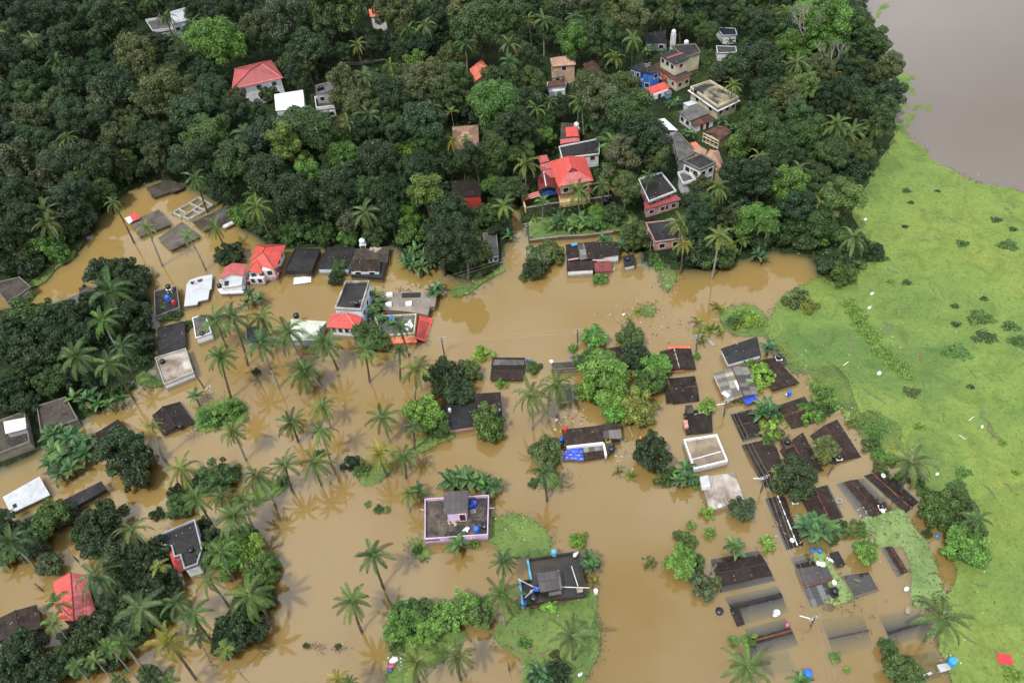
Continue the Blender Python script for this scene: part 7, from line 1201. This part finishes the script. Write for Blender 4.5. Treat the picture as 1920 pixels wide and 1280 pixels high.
if True:
    for x, y in cand:
        if not inpoly(x, y, WOODPX) or nfill > 640: continue
        sc_px = ppm(P(x, y, 9)); rp = sc_px * rw_.choice([2.8, 3.2, 3.6, 4.2, 4.6, 5.2])
        if any((x - a) ** 2 + ((y - b) * 1.25) ** 2 < (0.56 * (rp + c)) ** 2 for a, b, c in taken): continue
        if any(x + rp * 0.8 > a and x - rp * 0.8 < c and y + rp * 0.85 > b and y - rp * 0.6 < d for a, b, c, d in KEEP + OPEN): continue
        ty = rw_.choices(['big', 'tall', 'flower', 'feather', 'round'], [5, 2, 0.6, 0.7, 1.6])[0]; cols = [DARK, MID, BLUE, OLIVE, BRIGHT] ; wts = [8, 2, 2.5, 1.0, 0.15] if x < 560 else [3.2, 4, 1.8, 1.6, 0.9]  # dark greens favoured on the left: cloud shade put into the leaf colour
        if ty in ('tall', 'round'): rp *= 0.85
        if rw_.random() < 0.09: palm(x, y, sc_px * rw_.uniform(2.9, 3.7), rw_.choice([G, D, D, Y, A_]), None, rw_.uniform(8, 12)); taken.append((x, y, sc_px * 3)); nfill += 1; continue
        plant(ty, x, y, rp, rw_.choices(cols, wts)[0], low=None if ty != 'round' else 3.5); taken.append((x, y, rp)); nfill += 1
print('fill trees', nfill)
# ---- bare whitish trees, creepers of undergrowth on the wood floor
def bare_tree(px, py, z, h, lab):
    r = random.Random(int(px)); b = P(px, py, z); g0 = max(gz(b.x, b.y), 0); root = new('bare_tree', lab, 'tree', (b.x, b.y, g0), 'leafless pale trees'); mb = MB(); mb.tube([(b.x, b.y, g0 - .5), (b.x + .2, b.y, g0 + h * .5), (b.x + .1, b.y, g0 + h * .6)], [.2, .15, .12], 7); mb.build('trunk', 'pale_bark', root, True); mb = MB()
    def br(p, d, l, rad, k):
        e = p + d * l; mb.bar(p, e, rad, rad * 0.6, 5)
        if k:
            for _ in range(3): br(e, (d + Vector((r.uniform(-.6, .6), r.uniform(-.6, .6), r.uniform(-.1, .4)))).normalized(), l * 0.72, rad * 0.55, k - 1)
    for i in range(5): a = i * 1.3; br(Vector((b.x + .1, b.y, g0 + h * (.45 + .03 * i))), Vector((math.cos(a) * .55, math.sin(a) * .55, .9)).normalized(), h * .2, .012 * h, 3)
    mb.build('branches', 'pale_bark', root)
bare_tree(1498, 128, 3, 19, 'leafless whitish tree rising from the wood near the river'); bare_tree(1630, 118, 2, 10, 'leafless pale tree leaning at the river bank'); bare_tree(1019, 512, 0, 5, 'bare grey sapling beside the patched row house'); bare_tree(1548, 160, 3, 14, 'thin bare pale tree between dark crowns near the river'); bare_tree(1325, 1085, -.3, 4, 'drowned bare shrub among sparse leafy shrubs')
r = np.random.default_rng(9); Lf = Leaves(); cnt = 0; pts_ = []
while len(pts_) < 9000:
    x, y = r.uniform(-150, 130), r.uniform(95, 300); pts_.append((x, y))
pts_ = np.array(pts_); sd_ = np.max([sdist(pts_, p) for p in LANDS], axis=0); pts_ = pts_[sd_ > 0.2]; zz = ground_z(pts_)
bad = np.zeros(len(pts_), bool)
for i, (x, y) in enumerate(pts_):
    u_, v_ = pix((x, y, zz[i] + 0.6)); bad[i] = any(a - 3 < u_ < c + 3 and b - 2 < v_ < d + 3 for a, b, c, d in KEEP + [(1225, 190, 1300, 262), (660, 108, 745, 128)]) or not (-80 < u_ < 1990)
for (x, y), z in zip(pts_[~bad], zz[~bad]):
    k = 20; d = r.normal(size=(k, 3)); d /= np.linalg.norm(d, axis=1)[:, None]; d[:, 2] = np.abs(d[:, 2]); rad = r.uniform(0.5, 1.3); Lf.add(np.array([x, y, z]) + d * rad, d * .7 + r.normal(0, .4, (k, 3)) + (0, 0, .4), r.uniform(.3, .6, k), r)
o = bpy.data.objects.new('undergrowth', Lf.mesh('undergrowth', 'leaf')); COL.objects.link(o); o.color = (*MID, 1); o['kind'] = 'stuff'; o['label'] = 'low leafy undergrowth covering the floor of the wood'
# ---- leafy islands of water hyacinth standing on the weed
def hyacinth(px, py, rx, col, lab, lime=False):
    r = np.random.default_rng(int(px * 3 + py)); c = P(px, py, 0.05); R_ = rx / ppm(c); Lf = Leaves(); n = int(60 * R_ * R_) + 60; d = r.normal(size=(n, 2)); d /= np.linalg.norm(d, axis=1)[:, None]; rad = np.sqrt(r.random(n)); an = np.arctan2(d[:, 1], d[:, 0]); wob = 1 + 0.22 * np.sin(an * 3 + px) + 0.12 * np.sin(an * 7)
    xy = d * (rad * wob)[:, None] * (R_, R_ * 0.8); z = 0.08 + 0.30 * (1 - rad ** 2) * r.random(n); q_ = np.column_stack([xy, z])
    nr = np.column_stack([r.normal(0, .45, (n, 2)), np.ones(n)]); nr /= np.linalg.norm(nr, axis=1)[:, None]; Lf.add(q_, nr, r.uniform(.28, .5, n), r, 1.0)
    o = bpy.data.objects.new('hyacinth_island', Lf.mesh('hyacinth_island', 'leaf')); COL.objects.link(o); o.location = (c.x, c.y, 0); o.color = (*col, 1); o['category'] = 'water plants'; o['group'] = 'leafy islands on the weed'; VEG.append((o, lab, px, py))
for x, y, rp, c in PATCH: hyacinth(x, y, rp, {DARK: MID, BLUE: MID, MID: (0.055, 0.12, 0.028)}.get(c, c), {DARK: 'dark leafy island', BLUE: 'dark leafy island', MID: 'green leafy island', LIME: 'lime green leafy island', BRIGHT: 'bright leafy island', OLIVE: 'olive leafy island', YEL: 'yellowish leafy island'}[c])
for x, y, rp, c in [(1595, 570, 16, LIME), (1602, 585, 17, LIME), (1612, 606, 18, LIME), (1635, 635, 18, LIME), (1660, 668, 18, LIME), (1675, 680, 18, LIME), (1700, 705, 14, LIME), (1708, 380, 6, MID), (1700, 358, 8, MID), (1780, 342, 0, MID), (1868, 412, 11, MID), (1758, 358, 5, MID), (1697, 425, 6, MID), (1900, 430, 8, MID), (1700, 530, 9, MID), (1670, 528, 8, LIME), (1790, 574, 8, MID), (1845, 560, 7, MID), (1820, 725, 7, MID), (1880, 830, 8, LIME), (1905, 885, 8, LIME)]:
    if rp: hyacinth(x, y, rp, c, 'lime green leafy island' if c is LIME else 'green leafy island')
# ---- loose leaves and tufts that break up the mats and their edges
r = np.random.default_rng(21); Lf = Leaves()
for mt, vs_ in EDGES:
    for x, y, z in vs_:
        u_, w_ = pix((x, y, z))
        if not (0 < u_ < 1920 and 0 < w_ < 1280) or r.random() < 0.25: continue
        k = int(r.integers(4, 15)); sp_ = r.uniform(.25, .9); q_ = np.column_stack([x + r.normal(0, sp_, k), y + r.normal(0, sp_, k), z + .03 + r.random(k) * .15]); nr = np.column_stack([r.normal(0, .4, (k, 2)), np.ones(k)]); nr /= np.linalg.norm(nr, axis=1)[:, None]; Lf.add(q_, nr, r.uniform(.14, .38, k), r, r.uniform(.6, 1.25))
o = bpy.data.objects.new('weed_fringe', Lf.mesh('weed_fringe', 'leaf')); COL.objects.link(o); o.color = (0.085, 0.135, 0.035, 1); o['kind'] = 'stuff'; o['label'] = 'ragged tufts of weed along the edges of the mats'
for i, (dens, col) in enumerate([(1.3, (0.150, 0.220, 0.050)), (1.8, (0.105, 0.160, 0.042))]):
    Lf = Leaves(); polys = [EDGES[0]] if i == 0 else [e_ for e_ in EDGES[1:]]
    for mt, vs_ in polys:
        a = np.array(vs_); lo, hi = a.min(0), a.max(0); lo[:2] = np.maximum(lo[:2], (-200, 20)); hi[:2] = np.minimum(hi[:2], (175, 240)); n = int((hi[0] - lo[0]) * (hi[1] - lo[1]) * dens); xy = np.column_stack([r.uniform(lo[0], hi[0], n), r.uniform(lo[1], hi[1], n)]); xy = xy[sdist(xy, [tuple(v[:2]) for v in vs_]) > 0.1]
        k = len(xy); nr = np.column_stack([r.normal(0, .35, (k, 2)), np.ones(k)]); nr /= np.linalg.norm(nr, axis=1)[:, None]; Lf.add(np.column_stack([xy, np.full(k, a[0, 2] + .05) + r.random(k) * .08]), nr, r.uniform(.16, .42, k), r, 1.0)
    o = bpy.data.objects.new('floating_leaves', Lf.mesh('floating_leaves', 'leaf')); COL.objects.link(o); o.color = (*col, 1); o['kind'] = 'stuff'; o['label'] = 'small leaves standing all over the floating weed'
for k, x, y, rp, c in [('round', 275, 1085, 34, DARK), ('round', 285, 1150, 32, MID), ('round', 250, 1172, 32, DARK), ('round', 212, 1152, 28, MID), ('round', 208, 1232, 30, DARK), ('round', 160, 1246, 26, MID), ('round', 455, 1004, 26, MID), ('round', 502, 1058, 22, BRIGHT), ('round', 462, 1140, 28, MID), ('round', 496, 1122, 22, DARK), ('round', 160, 1000, 24, MID), ('round', 135, 1195, 24, DARK), ('round', 372, 905, 18, MID), ('round', 330, 925, 16, DARK), ('round', 60, 1270, 24, MID), ('round', 380, 985, 18, DARK), ('bush', 1508, 765, 13, BRIGHT), ('sparse', 1522, 782, 20, LIME), ('bush', 1552, 768, 13, MID), ('bush', 1415, 712, 12, BRIGHT), ('bush', 1460, 782, 12, LIME), ('bush', 1440, 828, 12, BRIGHT), ('bush', 1478, 880, 12, YEL), ('bush', 1580, 985, 12, MID), ('bush', 1560, 1010, 14, MID), ('bush', 1618, 1000, 12, BRIGHT), ('bush', 1470, 1005, 0, MID), ('bush', 1660, 890, 13, MID), ('bush', 1690, 895, 12, BRIGHT), ('bush', 1640, 822, 14, BRIGHT), ('bush', 1668, 862, 14, LIME), ('bush', 1740, 1000, 10, MID), ('sparse', 1295, 985, 12, LIME), ('sparse', 1330, 1000, 14, LIME), ('bush', 1222, 812, 9, MID), ('bush', 1262, 885, 14, BRIGHT), ('bush', 1000, 905, 11, MID), ('bush', 1120, 1055, 8, LIME), ('bush', 690, 945, 6, LIME), ('bush', 575, 1210, 7, OLIVE), ('bush', 635, 1212, 7, OLIVE), ('bush', 600, 850, 10, MID), ('bush', 350, 610, 12, MID), ('bush', 530, 902, 12, MID), ('bush', 985, 1205, 12, BRIGHT), ('bush', 1040, 1225, 11, OLIVE)]:
    if rp: plant(k, x, y, rp, c, low={'bush': 0.45, 'sparse': 0.9, 'round': 1.9}[k] * max(0.6, rp / 30), floor=-0.1)
# ------------------------------------------------------------------ poles, wires, loose things, litter
def pole(px, py, h, lab, arm=True, lean=(0, 0), z0=0.0):
    b = P(px, py, z0); t = new('utility_pole', lab, 'utility pole', b, 'utility poles along the flooded lanes'); top = b + Vector((lean[0], lean[1], h)); mb = MB(); mb.tube([b - Vector((0, 0, 1.5)), (b + top) / 2, top], [.15, .13, .10], 8); mb.build('post', 'pole', t, True)
    if arm:
        for k, z in enumerate((h - .25, h - .9)):
            c = b + (top - b) * (z / h); mb = MB(); mb.box((c.x, c.y + .12, c.z), 1.7 - k * .4, .10, .12, 0.25); a = mb.build('crossarm', 'metal', t)
            mb = MB()
            for s in (-.75, -.3, .3, .75): mb.lathe((c.x + s * (1 - k * .22), c.y + .12 + s * .25, c.z + .123), [(.05, 0), (.07, .06), (.03, .16)], 7)
            mb.build('insulators', 'white_paint', a)
    return top
P1 = pole(990, 508, 5.6, 'dark pole with crossarms in the lane mouth left of the bushes'); P2 = pole(992, 455, 5.5, 'dark pole standing by the corner of the retaining wall'); P3 = pole(833, 664, 4.6, 'dark pole with crossarms alone in the brown water'); P4 = pole(1083, 640, 3.2, 'short dark pole with crossarm in the middle of the wide water'); P5 = pole(1305, 658, 4.4, 'dark pole beside the orange-edged dark roof')
P6 = pole(1357, 778, 4.0, 'pole with a white arm beside the salmon box roof'); P7 = pole(1427, 920, 4.2, 'pole with a white arm beside the rust stained slab'); P8 = pole(1521, 1172, 2.6, 'drowned pole top with white arm beside the striped sheet roof'); pole(383, 726, 4.2, 'short pole standing beside the white stained parapet roof', False, (-.6, .2)); P9 = pole(684, 606, 6.0, 'grey pole leaning at the black parapet tower house', True, (-.3, .3)); pole(1553, 888, 2.2, 'leaning stake before the long bush-covered roof', False, (.5, .3)); pole(82, 1108, 1.6, 'dark stump of a post in water beside the red gabled house', False, (-.9, .6)); pole(12, 1070, 1.2, 'dark broken post at the left water edge', False, (-.6, .5)); pole(147, 1052, 1.2, 'dark post sticking out above the red gabled house', False, (-.5, .4)); pole(955, 1255, 2.6, 'whitish post at the edge of the littered weed mat', False)
pole(1218, 485, 4.0, 'white lamp post in the bushes at the pink house corner', False); pole(1212, 168, 7.5, 'grey pole in front of the blue two-storey house', True, z0=2.5); pole(1266, 160, 6, 'slim pale pole at the corner of the tall cream house', False, z0=2.5); pole(527, 530, 2.2, 'two grey stakes leaning below the stepped red house', False, (-.8, .9)); pole(432, 558, 1.4, 'thin dark stake in front of the white stair-roof house', False)
for a, b in ((P6, (-1.8, -.3)), (P7, (-1.8, .2)), (P8, (-1.9, .7))):
    mb = MB(); c = a + Vector((0, 0, -.6)); mb.bar(c, c + Vector((b[0], b[1], .15)), .08); solo('lamp_arm', mb, 'white_paint', {P6: 'white lamp arm on the pole by the salmon box roof', P7: 'white lamp arm on the pole by the rust stained slab', P8: 'white lamp arm on the drowned pole'}[a] if False else ('white lamp arm on the pole by the salmon box roof' if a is P6 else 'white lamp arm on the pole by the rust stained slab' if a is P7 else 'white lamp arm on the drowned pole top'), 'lamp')
def wire(a, b, sag, lab, off=0.0, rad=.018):
    a, b = Vector(a), Vector(b); d = (b - a).normalized(); n_ = Vector((-d.y, d.x, 0)) * off; mb = MB(); pts = [a + (b - a) * (k / 14) + n_ - Vector((0, 0, sag * 4 * (k / 14) * (1 - k / 14))) for k in range(15)]; mb.tube(pts, [rad] * 15, 4); solo('power_line', mb, 'wire', lab, 'wire', 'power lines')
END = P(1590, 1330, 3.4); names = ('first', 'second', 'third', 'fourth')
for nm, A, B_, lb in (('a', P5, P6, 'between orange-edged roof and salmon box'), ('b', P6, P7, 'between salmon box and rust stained slab'), ('c', P7, P8, 'between rust stained slab and drowned pole'), ('d', P8, END, 'running off below the drowned pole')):
    for k in range(3): wire(A, B_, .35, f'{names[k]} wire from the lane side {lb}', -.7 + .7 * k)
for k in range(2): wire(P5, P4, .5, f'{names[k]} wire from the back between short pole and roof pole', -.5 + k * .9); wire(P4, P3, .5, f'{names[k]} wire counted from the back across the wide brown water', -.5 + k * .9); wire(P1, P9, .9, f'{names[k]} wire from the back, lane mouth to tower house', -.5 + k * .9); wire(P2, P1, .2, f'{names[k]} short wire counted from the lane between the two wall corner poles', -.4 + k * .8)
# the wading person in the flooded lane
def person(px, py):
    b = P(px, py, 0.0); t = new('person', 'person in a red top wading waist deep in the flooded lane', 'person', (b.x, b.y, 0.0)); 
    me = bpy.data.meshes.new('body'); vv = [(0, 0, -.05), (0, 0, .25), (0, 0, .48), (0, .0, .62), (0, 0, .76), (-.2, 0, .50), (-.30, -.03, .22), (-.26, -.16, .02), (.2, 0, .50), (.30, -.03, .22), (.27, -.14, .02), (-.10, 0, -.45), (-.11, .02, -.85), (.10, 0, -.45), (.11, -.05, -.85)]
    ee = [(0, 1), (1, 2), (2, 3), (3, 4), (2, 5), (5, 6), (6, 7), (2, 8), (8, 9), (9, 10), (0, 11), (11, 12), (0, 13), (13, 14)]; rr_ = [.15, .14, .15, .065, .095, .07, .05, .038, .07, .05, .038, .09, .06, .09, .06]
    me.from_pydata(vv, ee, []); o = bpy.data.objects.new('body', me); COL.objects.link(o); o.parent = t; mo = o.modifiers.new('skin', 'SKIN'); o.modifiers.new('sub', 'SUBSURF').levels = 2; o.modifiers['sub'].render_levels = 2
    for k, q_ in enumerate(rr_): me.skin_vertices[0].data[k].radius = (q_, q_ * .8)
    me.skin_vertices[0].data[0].use_root = True; me.materials.append(M['skin'])
    mb = MB(); mb.lathe((b.x, b.y, -.08), [(.20, 0), (.185, .2), (.18, .38), (.205, .55), (.15, .66), (.08, .70)], 14); mb.v = [(x, b.y + (y - b.y) * .78, z) for x, y, z in mb.v]; mb.build('shirt', 'shirt', t, True)
    mb = MB(); mb.lathe((b.x, b.y + .02, .72), [(.10, 0), (.115, .06), (.10, .13), (.05, .165)], 12); mb.build('hair', 'hair', t, True)
person(967, 414)
# loose things big enough to point at
J = [('bag', 'white bag floating over the drowned roof with side sheet', 'bag', 1455, 1150, 'bag', 1.7, 'plastic_white'), ('bundle', 'pink bundle floating over the drowned rusty ridge roof', 'bundle', 1477, 1171, 'bag', 1.0, 'plastic_pink'), ('float', 'bright blue tub half sunk in the lower lane', 'tub', 1511, 1270, 'barrel', 2.2, 'plastic_blue'), ('mat', 'red rectangular mat lying on the green weed near the picture corner', 'mat', 1884, 1235, 'sheet', (1.5, 1.9), 'plastic_red'), ('bag', 'light blue bag floating by the big leafy tree at the weed edge', 'bag', 1758, 1004, 'bag', 1.1, 'tarp_cyan'),
 ('crate', 'pale square box floating left of the great palm', 'box', 1701, 1145, 'crate', 0.8, 'pale_wood'), ('drum', 'blue drum floating between mossy and short-ridged brown roofs', 'drum', 1479, 740, 'barrel', 1.3, 'plastic_blue'), ('bag', 'pale bag floating beside the blue drum', 'bag', 1475, 739, 'bag', .7, 'plastic_white'), ('signboard', 'tilted white board floating by fallen banana leaves', 'board', 1334, 643, 'sheet', (1.5, .7), 'pale_blue'), ('bag', 'blue and white bundle at the head of the striped sheet roof', 'bundle', 1524, 1031, 'bag', 1.2, 'plastic_blue'), ('drum', 'dark blue drum at the head of the striped sheet roof', 'drum', 1536, 1035, 'barrel', 1.1, 'plastic_blue'),
 ('board', 'white board on weed beside the striped sheet roof', 'board', 1539, 1057, 'sheet', (.8, 1.3), 'plastic_white'), ('board', 'white plank at the top of the thin parapet slab', 'board', 1557, 1049, 'sheet', (.5, 1.2), 'plastic_white'), ('bag', 'pale bundle at the lower tip of the duckweed', 'bundle', 1699, 1104, 'bag', 1.3, 'plastic_white'), ('drum', 'small white tub beside the mossy tank base', 'tub', 1452, 664, 'barrel', .8, 'plastic_white'), ('plank', 'orange plank in rubbish above the blue tarpaulin house', 'plank', 1078, 782, 'plank', 2.0, 'plastic_orange'), ('bag', 'white bag in rubbish above the blue tarpaulin house', 'bag', 1043, 788, 'bag', .9, 'plastic_white'), ('drum', 'orange tub in debris right of the blue tarpaulin house', 'tub', 1201, 824, 'barrel', 1.0, 'plastic_orange'),
 ('plank', 'long pale plank floating right of the blue tarpaulin house', 'plank', 1182, 809, 'plank', 2.6, 'pale_wood'), ('board', 'white board in water below the patched row house corner', 'board', 1151, 505, 'plank', .9, 'plastic_white'), ('plank', 'dark driftwood piece in the wide brown water', 'driftwood', 1206, 572, 'plank', 1.0, 'wood'), ('plank', 'pale plank drifting among uprooted banana stems', 'plank', 1163, 604, 'plank', 1.8, 'pale_wood'), ('bag', 'white bird-shaped scrap drifting in the wide water', 'scrap', 1169, 590, 'bag', 1.0, 'plastic_white'), ('bag', 'white sack in rubbish beside the lower coconut palm', 'sack', 739, 1238, 'bag', 1.8, 'plastic_white'), ('bag', 'red white bundle in rubbish beside the lower coconut palm', 'bundle', 735, 1247, 'bag', 1.5, 'plastic_pink'), ('bag', 'blue bundle in rubbish beside the lower coconut palm', 'bundle', 732, 1256, 'bag', 1.1, 'car_blue'),
 ('bag', 'white sack on the weed mat below the turquoise walled roof', 'sack', 1088, 1264, 'bag', 1.0, 'plastic_white'), ('cap', 'yellow scrap on a small floating tuft of weed', 'scrap', 641, 1208, 'bag', .7, 'plastic_yellow'), ('plank', 'brown log beside the rounded bush mass', 'log', 735, 1197, 'plank', 1.8, 'wood'), ('plank', 'dark driftwood below the lilac walled house', 'driftwood', 785, 1000, 'plank', .9, 'wood'), ('bag', 'white bag on the weed near the two low bushes', 'bag', 1635, 551, 'bag', 1.2, 'plastic_white'), ('bag', 'white bag on the weed above the lime tufts', 'bag', 1622, 412, 'bag', 1.2, 'plastic_white'), ('bag', 'white bag on the open weed right of the coconut palm', 'bag', 1630, 577, 'bag', 1.1, 'plastic_white'), ('bag', 'white scrap heap at the foot of the lime weed strip', 'scrap', 1648, 700, 'bag', 1.3, 'plastic_white'), ('plank', 'thin white pole lying on weed behind the mossy tank base', 'pole', 1586, 682, 'plank', 1.4, 'plastic_white'),
 ('bag', 'white bag on the weed above the great palm', 'bag', 1757, 889, 'bag', 1.0, 'plastic_white'), ('bag', 'pale bag on the far right weed', 'bag', 1841, 800, 'bag', .9, 'plastic_white'), ('plank', 'short pale stick on the far right weed', 'stick', 1821, 785, 'plank', 1.3, 'plastic_white'), ('plank', 'pale stick on the weed near the orange stain', 'stick', 1804, 820, 'plank', 1.2, 'plastic_white'), ('drum', 'black tank lying on the garden bank above the vegetable plot', 'tank', 1136, 387, 'barrel', 2.4, 'tank_black')]
for nm, lb, ct, x, y, kd, s, mt in J: junk(nm, lb, ct, x, y, 0.06 if inpoly(x, y, [(1440, 560), (1920, 250), (1920, 1280), (1780, 1280), (1560, 760)]) else 0.02, kd, s, mt)
# countless white and coloured scraps
blotch('scrap', (0.45, 0.45, 0.44), (0.78, 0.78, 0.78), 3.0, (0.3, 0.1, 0.08), 0.4, 0.6)
def litter(name, lab, spots, n, mat, s0, s1, z, seed):
    r = random.Random(seed); mb = MB()
    for _ in range(n):
        x, y, sx, sy = r.choice(spots); p = P(r.gauss(x, sx), r.gauss(y, sy), z); s = r.uniform(s0, s1); mb.box((p.x, p.y, z - .04), s, s * (r.uniform(.1, .3) if mat == 'wood' else r.uniform(.4, 1)), s * (.12 if mat == 'wood' else .4) + .05, r.uniform(0, 3))
    o = mb.build(name, mat); o['kind'] = 'stuff'; o['label'] = lab
litter('floating_litter', 'white scraps of litter scattered on weed and water', [(1700, 600, 110, 150), (1640, 640, 60, 60), (1800, 400, 80, 90), (1540, 600, 50, 40), (1500, 720, 40, 40), (1730, 850, 90, 80), (1830, 1180, 40, 60), (970, 1000, 25, 25), (1040, 1180, 50, 40), (1690, 1000, 30, 30), (1640, 560, 60, 60)], 80, 'scrap', .07, .17, .05, 1)
litter('floating_litter', 'white scraps caught between the drowned roofs', [(1048, 795, 14, 10), (1075, 780, 14, 12), (1170, 860, 14, 8), (1225, 600, 30, 30), (870, 545, 22, 9), (770, 545, 20, 8), (1248, 525, 8, 14), (745, 1235, 6, 14), (835, 1205, 20, 10), (1565, 770, 10, 14), (1590, 800, 10, 20), (392, 728, 6, 5), (1160, 595, 20, 20), (1440, 800, 20, 10), (1490, 1000, 25, 18), (1640, 960, 20, 10), (1785, 1240, 12, 14)], 240, 'scrap', .07, .20, .06, 2)
litter('drift_debris', 'brown sticks and leaf debris drifting in the flood', [(1048, 790, 18, 9), (1180, 825, 26, 10), (1200, 590, 40, 22), (1320, 620, 26, 12), (760, 545, 22, 10), (880, 535, 26, 8), (1250, 520, 8, 12), (470, 560, 16, 8), (1390, 965, 14, 8), (1000, 1215, 24, 16), (600, 1212, 8, 5), (635, 1215, 9, 4), (1060, 900, 20, 8), (1460, 815, 20, 10), (1480, 975, 16, 20), (1600, 1150, 60, 40)], 420, 'wood', .15, .9, .03, 3)
# ------------------------------------------------------------------ labels for everything that grows
ORD = ['nearest', 'second nearest', 'third nearest', 'fourth nearest', 'fifth nearest', 'sixth nearest', 'seventh nearest', 'eighth nearest', 'ninth nearest', 'tenth nearest', 'eleventh nearest', 'twelfth nearest', 'thirteenth nearest', 'fourteenth nearest', 'fifteenth nearest', 'sixteenth nearest', 'seventeenth nearest', 'eighteenth nearest', 'nineteenth nearest', 'twentieth nearest']
MARKS += [('the river corner', 1625, 10), ('the bare whitish tree', 1498, 100), ('the lane mouth poles', 990, 490), ('the bare river bank', 1672, 250), ('the duckweed patch', 1690, 1030)]
def where(dx, dy):
    a = math.degrees(math.atan2(-dy, dx)) % 360
    return ['right of', 'above right of', 'above', 'above left of', 'left of', 'below left of', 'below', 'below right of'][int(((a + 22.5) % 360) // 45)]
bins = {}
for o, look, x, y in VEG:
    mk = min(MARKS, key=lambda m_: (m_[1] - x) ** 2 + ((m_[2] - y) * 1.1) ** 2); dx, dy = x - mk[1], y - mk[2]
    bins.setdefault((look, where(dx, dy), mk[0]), []).append((math.hypot(dx, dy), o))
for (look, dr, mk), it in bins.items():
    it.sort(key=lambda e_: e_[0])
    for k, (_, o) in enumerate(it): o['label'] = f'{look} {dr} {mk}' if len(it) == 1 else f'{look}, {ORD[min(k, 19)]} {dr} {mk}'
for o, *_ in VEG:
    if len(o['label'].split()) > 15: print('LONG', o['label'])
print('marks', len(MARKS), 'veg', len(VEG), 'max bin', max(len(v) for v in bins.values()), 'max words', max(len(o['label'].split()) for o, *_ in VEG))
